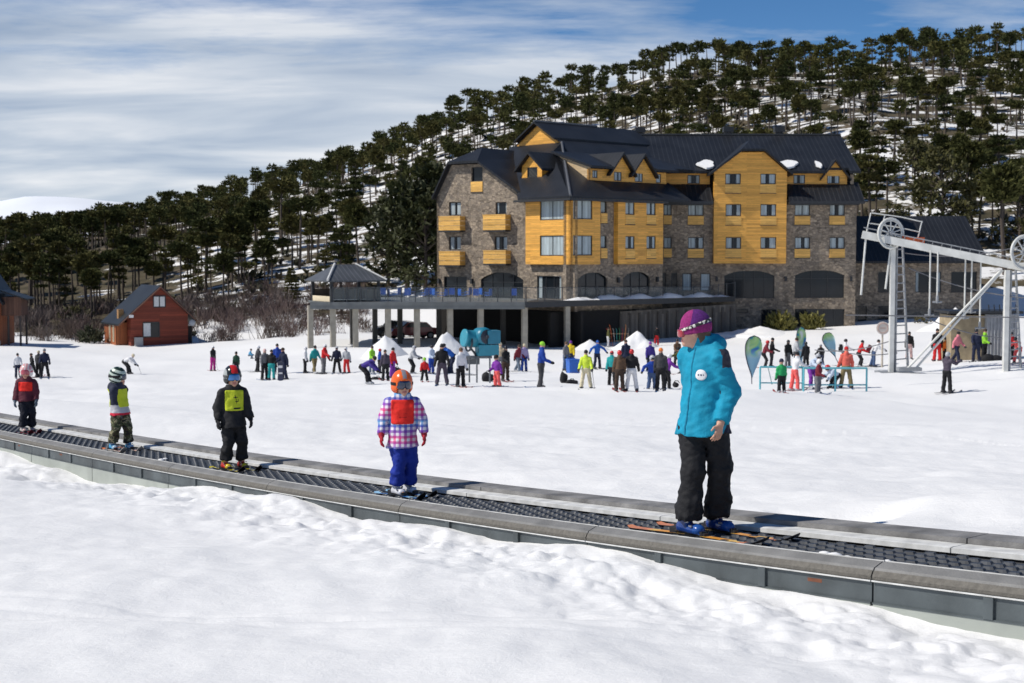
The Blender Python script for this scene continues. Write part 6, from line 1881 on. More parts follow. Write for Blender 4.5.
# knitted hat in two purples with a ribbed turn-up, goggles pushed up on it
def dhat(Pp):
    q = F.hq(Pp)
    e = sde(q, V3(0, -0.018, 0.050), (0.096, 0.119, 0.122))
    band = sde(q, V3(0, -0.014, 0.030), (0.101, 0.123, 0.14)); band = np.maximum(band, np.abs(q[:, 2] - 0.020 + 0.10 * q[:, 1]) - 0.028)
    e = np.maximum(e, -(q[:, 2] + 0.012 - 0.0 + 0.10 * q[:, 1])); e = sm(e, band, 0.008)
    an_ = np.arctan2(q[:, 0], q[:, 1])
    return e + 0.0016 * np.sin(an_ * 44)
def rhat(c):
    q = F.hq(c); bd = np.abs(q[:, 2] - 0.020 + 0.10 * q[:, 1]) < 0.032
    return np.where(bd, 1, np.where(q[:, 1] + 0.25 * (q[:, 2] - 0.08) > 0.02, 1, 0))
link('knitted_hat', solid_mesh(dhat, F.head - .2, F.head + .24, 0.006, [plain('knit_dark_purple', (0.095, 0.012, 0.16), 0.9, 0, .3, 60, .6, 160), plain('knit_magenta', (0.30, 0.022, 0.16), 0.9, 0, .3, 60, .6, 160)], 'knitted_hat', rhat), ROOT)
M_STRAP = nt('patterned_strap'); _m, _t, _b = M_STRAP; M_STRAP = _m
_tc = N(_t, 'ShaderNodeTexCoord'); _v = N(_t, 'ShaderNodeTexVoronoi'); _v.inputs['Scale'].default_value = 42; _t.links.new(_tc.outputs['Object'], _v.inputs['Vector'])
_r = ramp(_t, [(0.0, (0.75, 0.72, 0.66)), (0.42, (0.70, 0.62, 0.52)), (0.5, (0.03, 0.03, 0.03))], 'CONSTANT'); _t.links.new(_v.outputs['Distance'], _r.inputs['Fac']); _t.links.new(_r.outputs['Color'], _b.inputs['Base Color'])
def dst(Pp):
    q = F.hq(Pp)
    e = np.abs(sde(q, V3(0, -0.014, 0.036), (0.100, 0.124, 0.15)) - 0.003) - 0.005
    return np.maximum(np.maximum(e, np.abs(q[:, 2] - 0.050 + 0.32 * q[:, 1]) - 0.0135), q[:, 1] - 0.10)
GG = link('goggles', solid_mesh(dst, F.head - .2, F.head + .2, 0.006, [M_STRAP], 'goggles'), ROOT)
def dln(Pp):
    q = F.hq(Pp)
    e = sde(q, V3(0, 0.004, 0.0), (0.100, 0.122, 0.18))
    return np.maximum(np.maximum(e, sdbox(q, V3(0, 0.115, -0.004), (0.070, 0.050, 0.030), None, 0.018)), -sde(q, V3(0, 0.09, -0.045), (.022, .2, .022)))
link('lens', solid_mesh(dln, F.head - .2, F.head + .2, 0.007, [plain('red_lens', (0.34, 0.012, 0.025), 0.08, 0, .1, 3, 0, None, 1.0)], 'lens'), GG)
# hair below the hat
def dhair(Pp):
    q = F.hq(Pp)
    e = np.abs(sde(q, V3(0, -0.02, 0.0), (0.084, 0.098, 0.115))) - 0.008
    return np.maximum(np.maximum(e, q[:, 1] + 0.035 - .25 * (q[:, 2] + .05)), q[:, 2] - 0.03) + 0.002 * FOLD2(Pp * V3(2, 2, .6))
link('hair', solid_mesh(dhair, F.head - .2, F.head + .2, 0.008, [plain('brown_hair', (0.09, 0.05, 0.028), 0.6)], 'hair'), ROOT)
M_BOOTB = plain('blue_boot_shell', (0.012, 0.055, 0.26), 0.25, 0, .2, 4, 0, None, .4)
M_OR = plain('orange_ski', (0.80, 0.36, 0.06), 0.35, 0, .25, 14); M_ORY = plain('yellow_ski', (0.82, 0.52, 0.14), 0.35, 0, .2, 10); M_PK = plain('coral_ski', (0.70, 0.26, 0.12), 0.35, 0, .3, 10)
boots_and_skis(ROOT, F, (M_BOOTB, plain('blue_boot_cuff', (0.02, 0.09, 0.34), 0.25)), 1.62, 0.078, [M_OR, M_ORY, M_PK, M_BLKG], (2, 2, 1, 0, 0, 1, 3, 1, 0, 0, 1, 2, 3, 3))

# --- children --------------------------------------------------------
def child(tt, H, label, cy, hy, jacket, trousers, helm, hreg, bib, boots, skis, skicols, lens, gstrap, glove, arms=None, hp=0.0, hem=None, jreg=None, hood=0.035, stagger=0.02, lean=(0, 0), bibz=(0.0, 0.11), res=0.012, knee=0.02, mitten=False, bib_back=False, prints=None, cuffz=0.10, sp=0.085, frame=None, jex=0.026, zski=0.026, bsc=0.74, head_off=(0, 0)):
    F = Fig(H, True, cy, hy, NEAR, feet(sp, stagger), lean=lean, head_off=head_off, knee=knee, hp=hp,
            arms=arms or {'A': ((-0.040, -0.01, -0.145), (-0.010, -0.045, -0.125)), 'B': ((0.040, -0.01, -0.145), (0.02, -0.045, -0.120))})
    o = person_root(F, tt, label, GRP, h=res, hands=False, zski=zski)
    hem = hem or 0.42 * H
    dj = lambda Pp: F.d_jacket(Pp, hem, jex, 0.006, 0.085, hood, 0.034)
    jk = link('jacket', solid_mesh(dj, V3(-.45, -.45, hem - .05), V3(.45, .45, H * .92), res, jacket if isinstance(jacket, list) else [jacket], 'jacket', (lambda c: jreg(F, c)) if jreg else None), o)
    link('trousers', solid_mesh(lambda Pp: F.d_trousers(Pp, hem + .05, cuffz, 0.022, 0.008), V3(-.35, -.35, .05), V3(.35, .35, hem + .12), res, [trousers], 'trousers'), o)
    if bib is not None:
        zc, zh = bibz
        lo, hi = V3(-.35, -.35, hem), V3(.35, .35, H * .86)
        bb = shell_patch(o, F, dj, (0, 0.16 if not bib_back else 0, zc), (0.122, 0.16 if not bib_back else 0.3, zh), 0.007, 0.006, bib, 'bib', lo, hi, res)
        if prints: prints(o, F, dj, bb, lo, hi)
    helmet_on(o, F, helm, hreg, res=0.010)
    goggles_on(o, F, lens, frame or M_BLKG, gstrap)
    for q, sg in (('A', -1), ('B', 1)):
        c = F.wr[q]
        link('glove', solid_mesh(lambda Pp: np.minimum(F.d_hand(Pp, q, sg, 0.0065), sdc(Pp, F.wr[q] - n2(F.wr[q] - F.el[q]) * .03, F.wr[q] + n2(F.wr[q] - F.el[q]) * .012, .036, .032)), c - .15, c + .15, 0.007, [glove], 'glove'), o)
    boots_and_skis(o, F, boots, H * 0.78, 0.072, skis, skicols, bsc=bsc)
    return o, F

RD_ = lambda n_, c_, r=.3: plain(n_, c_, r, 0, .12, 6)
M_BIBR = cloth('bib_red', (0.80, 0.028, 0.018)); M_BIBY = cloth('bib_yellow_green', (0.55, 0.62, 0.03))
lensB = plain('blue_mirror_lens', (0.02, 0.16, 0.45), 0.06, 0.3, .3, 6, 0, None, 1.0); lensD = plain('dark_blue_lens', (0.010, 0.018, 0.055), 0.06, 0, .2, 5, 0, None, 1.0); lensP = plain('rose_lens', (0.42, 0.05, 0.08), 0.08, 0, .2, 5, 0, None, 1.0)

def girl_reg(q): return np.where((np.abs(q[:, 0]) < 0.022) & (q[:, 2] > 0.075) & (q[:, 1] > 0.02), 1, 0)
def red_print(o, F, dj, bb, lo, hi):
    f = lambda q: np.where((np.abs(q[:, 2] - 0.005) < 0.004) & (np.abs(q[:, 0]) < 0.055) | (np.abs(q[:, 2] + 0.035) < 0.004) & (np.abs(q[:, 0]) < 0.045), -0.003, 0.003)
    shell_patch(o, F, dj, (0, .16, 0), (0.07, 0.16, 0.09), 0.0155, 0.001, cloth('bib_stitch', (0.45, 0.012, 0.012)), 'stitched_line', lo, hi, 0.006, par=bb, extra=f)
child(4.67, 1.285, 'child in plaid pink and blue jacket with red bib and orange helmet', 6, 20, plaid_mat(), cloth('royal_blue', (0.010, 0.030, 0.27)),
      [RD_('orange_helmet', (0.82, 0.13, 0.015), .25), RD_('helmet_vent', (0.25, 0.25, 0.28))], girl_reg, M_BIBR, (RD_('white_boot', (0.72, 0.72, 0.76)), RD_('white_boot_cuff', (0.70, 0.71, 0.78))),
      [RD_('blue_ski', (0.02, 0.16, 0.50)), RD_('pale_blue_ski', (0.35, 0.60, 0.80)), RD_('black_ski', (0.01, 0.01, 0.012))], (1, 0, 0, 1, 0, 0, 1, 0, 2), lensD, M_BLK, cloth('red_glove', (0.40, 0.02, 0.035)), bibz=(0.02, 0.130), hem=0.50, hood=0.05, prints=red_print,
      arms={'A': ((-0.050, -0.01, -0.135), (-0.015, -0.045, -0.115)), 'B': ((0.055, -0.01, -0.13), (0.025, -0.04, -0.115))})

def k2_reg(q): return np.where((np.abs(q[:, 0]) < 0.040) & (q[:, 2] > 0.065), 1, np.where((np.abs(q[:, 0]) > 0.085) & (q[:, 2] > 0.0), 2, 0))
def k2_print(o, F, dj, bb, lo, hi):
    def f(q):
        x, z = q[:, 0], q[:, 2]
        bar = (np.abs(z + 0.088) < 0.010) & (x > -0.02) & (x < 0.075)
        g1 = (np.abs(x - 0.015 + 0.15 * (z - .03)) < 0.006) & (np.abs(z - 0.03) < 0.055)
        g2 = (np.abs(z - 0.055) < 0.006) & (np.abs(x - 0.012) < 0.03)
        g3 = (np.abs(z - 0.0) < 0.006) & (x > 0.0) & (x < 0.05)
        g4 = (np.abs(x - 0.046) < 0.006) & (np.abs(z - 0.02) < 0.02)
        return np.where(bar | g1 | g2 | g3 | g4, -0.003, 0.003)
    shell_patch(o, F, dj, (0, .16, 0), (0.085, 0.16, 0.11), 0.0150, 0.0015, M_BLK, 'bib_print', lo, hi, 0.006, par=bb, extra=f)
K2, F2 = child(8.98, 1.315, 'child in all black outfit with yellow green bib and black helmet with red top', 24, 26, cloth('soft_black', (0.018, 0.018, 0.020)), M_BLK,
      [RD_('black_helmet', (0.014, 0.016, 0.016), .2), RD_('red_stripe', (0.55, 0.02, 0.02), .25), RD_('grey_patch', (0.35, 0.37, 0.36))], k2_reg, M_BIBY, (RD_('red_boot', (0.60, 0.03, 0.02)), RD_('yellow_boot', (0.72, 0.55, 0.02))),
      [RD_('yellow_ski_b', (0.75, 0.62, 0.03)), RD_('black_ski_b', (0.012, 0.012, 0.012))], (0, 1, 0, 1, 1, 0, 1, 0, 1), lensB, cloth('lime_strap', (0.10, 0.10, 0.10)), cloth('black_glove', (0.013, 0.013, 0.015)), bibz=(0.015, 0.135), hem=0.545, prints=k2_print, stagger=-0.02, sp=0.11,
      arms={'A': ((-0.050, 0.0, -0.14), (0.01, -0.05, -0.12)), 'B': ((0.035, 0.0, -0.145), (0.045, -0.05, -0.105))}, cuffz=0.11)
mb = MB(); c = F2.head + F2.HR @ V3(0, 0.0, 0.122); mb.path([tuple(c), tuple(c + V3(0.0, 0, 0.03))], [0.010, 0.014], 8); mb.build('helmet_camera_mount', M_BLKG, K2)

def stripe_reg(q): return np.where(np.sin((q[:, 2] + 0.35 * q[:, 1] + 0.15 * q[:, 0]) * 95) > 0.15, 1, 0)
def camo_j(F, c):
    arm = np.minimum(F.d_arm(c, 'A', .02), F.d_arm(c, 'B', .02)) < F.d_torso(c, .035)
    return np.where(arm, 0, np.where(c[:, 2] < 0.575, 2, np.where((c[:, 2] < 0.70) & (np.abs((c - F.chest) @ F.cl) < 0.5), 1, 0)))
child(13.16, 1.235, 'child in camouflage trousers and striped helmet seen from behind', 72, 84, [cloth('ink_navy', (0.025, 0.030, 0.055)), cloth('pale_grey', (0.50, 0.50, 0.53)), cloth('hem_red', (0.60, 0.02, 0.05))], camo_mat(),
      [RD_('white_green_helmet', (0.52, 0.60, 0.52), .3), RD_('dark_green_stripe', (0.012, 0.03, 0.022), .3)], stripe_reg, M_BIBY, (RD_('sky_blue_boot', (0.08, 0.42, 0.72)), RD_('pale_boot', (0.45, 0.62, 0.75))),
      [RD_('orange_ski_c', (0.75, 0.22, 0.05)), RD_('black_ski_c', (0.012, 0.012, 0.014)), RD_('white_ski_c', (0.6, .55, .5))], (0, 2, 0, 1, 0, 1, 0, 1), lensD, M_BLK, cloth('grey_glove', (0.10, 0.11, 0.13)), bibz=(-0.03, 0.14), hem=0.535, jreg=camo_j, hood=0.075, bib_back=True, lean=(-0.02, 0), stagger=-0.03, sp=0.12,
      arms={'A': ((0.0, 0.03, -0.15), (0.04, 0.0, -0.12)), 'B': ((-0.035, -0.045, -0.145), (0.045, -0.01, -0.125))})

def pink_reg(q): return np.where((q[:, 2] > 0.05) & (q[:, 1] > 0.0) & (np.abs(np.sin(q[:, 0] * 60)) > 0.5), 1, 0)
child(17.96, 1.205, 'child in maroon jacket with red bib and white helmet at the far left', 6, 8, cloth('maroon', (0.095, 0.018, 0.032)), cloth('blue_black', (0.010, 0.011, 0.020)),
      [RD_('white_helmet', (0.74, 0.68, 0.66), .3), RD_('pink_pattern', (0.70, 0.34, 0.34), .3)], pink_reg, M_BIBR, (RD_('cream_boot', (0.66, 0.60, 0.56)), RD_('pink_boot', (0.60, 0.42, 0.40))),
      [RD_('dark_ski', (0.02, 0.02, 0.03)), RD_('maroon_ski', (0.2, 0.03, 0.04))], (0, 1, 0, 0), lensP, cloth('pink_strap', (0.6, .15, .2)), cloth('blue_grey_glove', (0.10, 0.13, 0.17)), bibz=(0.02, 0.085), hem=0.565, frame=RD_('rose_frame', (0.5, .12, .14)))
# ------------------------------------------------------------------ skiers across the piste
def crowd_fig(pose, kid):
    """posed skeleton 1.72 m (or 1.25 m) tall, facing -y"""
    H = 1.25 if kid else 1.72
    k = H; hs = 1.0 if not kid else 0.95
    p = dict(lean=4, turn=0, arms=((8, 10, 15), (8, 10, 15)), legs=((2, 4, 4), (2, 4, 4)), hp=0)
    p.update(pose)
    th, sk = (0.24 * k, 0.235 * k) if not kid else (0.215 * k, 0.215 * k)
    Rl = rotx(R(p['lean']))
    up = Rl @ V3(0, 0, 1); fw = Rl @ V3(0, -1, 0)
    hip0 = V3(0, 0, 0); J = {}
    dn = V3(0, 0, -1)
    for q, sg, (fl, ab, kn) in (('A', -1, p['legs'][0]), ('B', 1, p['legs'][1])):
        J['hip' + q] = V3(sg * 0.055 * k, 0, 0)
        d1 = rotx(-R(fl)) @ roty(-sg * R(ab)) @ dn
        J['kn' + q] = J['hip' + q] + d1 * th
        d2 = rotx(R(kn)) @ d1
        J['an' + q] = J['kn' + q] + d2 * sk
    zmin = min(J['anA'][2], J['anB'][2]); base = V3(0, 0, 0.085 * (.75 if kid else 1) - zmin)
    tl = (0.30 if not kid else 0.28) * k
    J['pel'] = V3(0, 0, 0.0); J['chest'] = up * tl * .72; J['neck'] = up * (tl + .02 * k)
    hfw = rotx(R(p['lean'] * .35 + p['hp'])) @ V3(0, -1, 0); J['head'] = J['neck'] + n2(up * .75 + V3(0, -.06, .35)) * (0.118 * k if not kid else 0.135 * k)
    Tr = rotz(R(p['turn']))
    for q, sg, (fl, ab, el) in (('A', -1, p['arms'][0]), ('B', 1, p['arms'][1])):
        J['sh' + q] = J['neck'] + (Tr @ V3(sg * 0.105 * k, 0, 0)) - up * .035 * k
        d1 = Tr @ (rotx(-R(fl)) @ roty(-sg * R(ab)) @ dn); d1 = Rl @ d1 if p['lean'] < 30 else d1
        J['el' + q] = J['sh' + q] + d1 * 0.165 * k
        d2 = Tr @ (rotx(-R(fl + el)) @ roty(-sg * R(ab * .5)) @ dn); d2 = Rl @ d2 if p['lean'] < 30 else d2
        J['wr' + q] = J['el' + q] + d2 * 0.15 * k
        J['ha' + q] = J['wr' + q] + d2 * 0.055 * k
    for n_ in J: J[n_] = J[n_] + base
    return J, H, hs, up, fw, hfw

def crowd_mesh(pose, kid, name):
    J, H, hs, up, fw, hfw = crowd_fig(pose, kid); k = H
    bb = 1.1 if kid else 1.0
    hem = J['pel'] - up * 0.045 * k
    def parts(Pp):
        Q = flat(Pp, J['chest'], fw, 0.72)
        tor = sdc(Q, hem + up * .06 * k, J['chest'], 0.100 * k * bb, 0.112 * k * bb)
        tor = sm(tor, sdc(Q, J['shA'] * .8 + J['shB'] * .2, J['shB'] * .8 + J['shA'] * .2, 0.066 * k * bb, 0.066 * k * bb), 0.06)
        tor = np.maximum(tor, -((Pp - hem) @ up))
        tor = sm(tor, sdc(Pp, J['neck'] - up * .02, J['neck'] + up * .05 * k, 0.062 * k, 0.056 * k), 0.04)
        hands = None
        for q in 'AB':
            a = sm(sdc(Pp, J['sh' + q], J['el' + q], 0.050 * k * bb, 0.043 * k * bb), sdc(Pp, J['el' + q], J['wr' + q], 0.043 * k * bb, 0.036 * k * bb), 0.02)
            tor = sm(tor, a, 0.022)
            h = sdc(Pp, J['wr' + q], J['ha' + q], 0.032 * k, 0.036 * k); hands = h if hands is None else np.minimum(hands, h)
        leg = sde(Pp, J['pel'], (0.10 * k, 0.085 * k, 0.09 * k)); boot = None
        for q, sg in (('A', -1), ('B', 1)):
            a = sm(sdc(Pp, J['hip' + q], J['kn' + q], 0.066 * k * bb, 0.050 * k * bb), sdc(Pp, J['kn' + q], J['an' + q] * .9 + J['kn' + q] * .1, 0.050 * k * bb, 0.053 * k * bb), 0.03)
            leg = sm(leg, a, 0.025)
            f = J['an' + q]; b = sdc(Pp, f + V3(0, .05, -.035) * k * .6, f + V3(0, -0.16, -0.06 if not kid else -.05) * k * .65, 0.045 * k, 0.034 * k)
            boot = b if boot is None else np.minimum(boot, b)
        hd = sde(Pp - J['head'], V3(0, 0, 0), (0.078 * hs, 0.096 * hs, 0.112 * hs))
        f0 = J['head'] + n2(hfw) * .09 * hs
        hd = sm(hd, sde(Pp, f0 - V3(0, 0, .018), (0.016, .02, .022)), .012)
        return tor, leg, hands, boot, hd
    def f(Pp):
        t_, l, h, b, hd = parts(Pp)
        d = sm(t_, l, 0.015); d = sm(d, h, 0.01); d = sm(d, b, 0.01); d = sm(d, hd, 0.015)
        return d + 0.006 * FOLD(Pp * V3(.8, .8, 1.4))
    def reg(c): return np.argmin(np.stack(parts(c), 1), 1)         # 0 jacket 1 trousers 2 hands 3 boots 4 skin
    lo = np.min([J[n_] for n_ in J], 0) - .22; hi = np.max([J[n_] for n_ in J], 0) + .22; lo[2] = -0.02
    me = solid_mesh(f, lo, hi, 0.028 if not kid else 0.024, [None] * 5, name, reg)
    # headgear
    up_h = np.cross(np.cross(hfw, V3(0, 0, 1)), hfw); up_h = n2(up_h); rt = n2(np.cross(hfw, up_h)); HR = np.stack([rt, n2(hfw), up_h], 1)
    def helm(Pp):
        q = (Pp - J['head']) @ HR / hs
        e = sde(q, V3(0, -.01, .025), (.104, .126, .122)); e = np.maximum(e, -sdbox(q, V3(0, .13, -.07), (.07, .11, .115), None, .03)); return np.maximum(e, -(q[:, 2] + .07)) * hs
    def bean(Pp):
        q = (Pp - J['head']) @ HR / hs
        e = sde(q, V3(0, -.012, .04), (.094, .114, .115)); return np.maximum(e, -(q[:, 2] + .005 + .25 * q[:, 1])) * hs
    r = .17
    mh = solid_mesh(helm, J['head'] - r, J['head'] + r, 0.02, [None], 'helmet'); mbn = solid_mesh(bean, J['head'] - r, J['head'] + r, 0.018, [None], 'beanie')
    def gog(Pp):
        q = (Pp - J['head']) @ HR / hs
        return np.maximum(sde(q, V3(0, 0, 0), (.1, .118, .2)), sdbox(q, V3(0, .1, .012), (.08, .07, .038), None, .02)) * hs
    mg = solid_mesh(gog, J['head'] - r, J['head'] + r, 0.018, [None], 'goggles')
    sk = []
    for q in 'AB':
        L = 1.55 if not kid else 1.0
        f_ = J['an' + q]; sk.append((f_[0], f_[1] - .03 * k, L))
    return dict(body=me, helmet=mh, beanie=mbn, goggles=mg, skis=sk, J=J, H=H)

POSES = {
 'stand': {}, 'wide': dict(legs=((3, 9, 6), (3, 9, 6)), arms=((12, 16, 35), (12, 16, 35))),
 'turned': dict(turn=25, arms=((20, 8, 50), (-8, 12, 10)), legs=((6, 4, 10), (-4, 4, 6)), hp=4),
 'ski': dict(lean=20, legs=((28, 6, 42), (28, 6, 42)), arms=((45, 16, 45), (45, 16, 45)), hp=-12),
 'bend': dict(lean=64, legs=((46, 6, 34), (40, 6, 32)), arms=((48, 4, 6), (36, 6, 8)), hp=10),
 'stoop': dict(lean=48, legs=((30, 5, 26), (26, 5, 24)), arms=((62, 8, 18), (50, 10, 20)), hp=8),
 'walk': dict(lean=8, legs=((24, 3, 14), (-16, 3, 18)), arms=((-18, 10, 20), (26, 10, 30))),
 'reach': dict(lean=10, turn=8, arms=((58, 8, 20), (15, 12, 25)), legs=((10, 5, 12), (-4, 5, 6))),
 'out': dict(lean=6, arms=((18, 62, 15), (18, 62, 15)), legs=((8, 7, 14), (8, 7, 14))),
 'tow': dict(lean=26, arms=((70, 8, 25), (78, 8, 20)), legs=((2, 5, 6), (-6, 5, 10)), hp=-16),
 'up': dict(lean=4, arms=((70, 16, 45), (95, 22, 40)), legs=((5, 6, 10), (5, 6, 10))),
 'sit': dict(lean=24, legs=((95, 10, 95), (90, 12, 85)), arms=((48, 16, 40), (48, 16, 40))),
}
_cm = {}
def cm_get(pose, kid):
    if (pose, kid) not in _cm: _cm[(pose, kid)] = crowd_mesh(POSES[pose], kid, 'person')
    return _cm[(pose, kid)]
COL = dict(black=(0.012, 0.012, 0.014), navy=(0.012, 0.017, 0.045), white=(0.72, 0.72, 0.73), grey=(0.16, 0.16, 0.17), dkgrey=(0.05, 0.05, 0.055), ltgrey=(0.42, 0.43, 0.45), red=(0.55, 0.018, 0.020), maroon=(0.17, 0.018, 0.03), pink=(0.72, 0.22, 0.27), coral=(0.85, 0.13, 0.12),
  magenta=(0.42, 0.02, 0.22), purple=(0.20, 0.035, 0.32), indigo=(0.05, 0.03, 0.22), blue=(0.015, 0.10, 0.42), royal=(0.012, 0.05, 0.30), skyblue=(0.10, 0.34, 0.55), teal=(0.02, 0.32, 0.32), green=(0.02, 0.33, 0.10), dkgreen=(0.015, 0.05, 0.03), lime=(0.28, 0.62, 0.04), neon=(0.62, 0.78, 0.06), yellow=(0.70, 0.52, 0.02),
  orange=(0.80, 0.20, 0.03), brown=(0.12, 0.07, 0.04), dkbrown=(0.05, 0.03, 0.02), khaki=(0.22, 0.17, 0.08), olive=(0.10, 0.10, 0.03), cream=(0.62, 0.55, 0.38), beige=(0.50, 0.40, 0.27), denim=(0.06, 0.10, 0.20), salmon=(0.72, 0.14, 0.10), palepink=(0.62, 0.42, 0.40), greypurple=(0.075, 0.06, 0.085), bluegrey=(0.13, 0.17, 0.22), lilac=(0.36, 0.30, 0.50), palebluew=(0.50, 0.58, 0.70))
CT = dict(dkgrey='dark grey', ltgrey='light grey', dkgreen='dark green', dkbrown='dark brown', neon='neon yellow', lime='lime green', skyblue='sky blue', palepink='pale pink', greypurple='grey purple', bluegrey='blue grey', royal='royal blue', palebluew='pale blue')
nm = lambda c: CT.get(c, c)
M_SKINC = plain('face_skin', (0.50, 0.28, 0.20), 0.6, 0, .1, 20)
M_SKIC = [plain('far_ski_a', (0.03, 0.03, 0.035), .4), plain('far_ski_b', (0.30, 0.05, 0.04), .4), plain('far_ski_c', (0.05, 0.12, 0.28), .4)]
M_LENSC = plain('far_lens', (0.015, 0.02, 0.03), 0.1)
SKM = {False: ski_mesh(1.55, .08, [M_SKIC[0]]), True: ski_mesh(1.0, .07, [M_SKIC[0]])}
for m_ in SKM.values(): m_.materials.clear(); m_.materials.append(None)
def slot(o, mats):
    for i, m in enumerate(mats):
        o.material_slots[i].link = 'OBJECT'; o.material_slots[i].material = m
CR = random.Random(12)
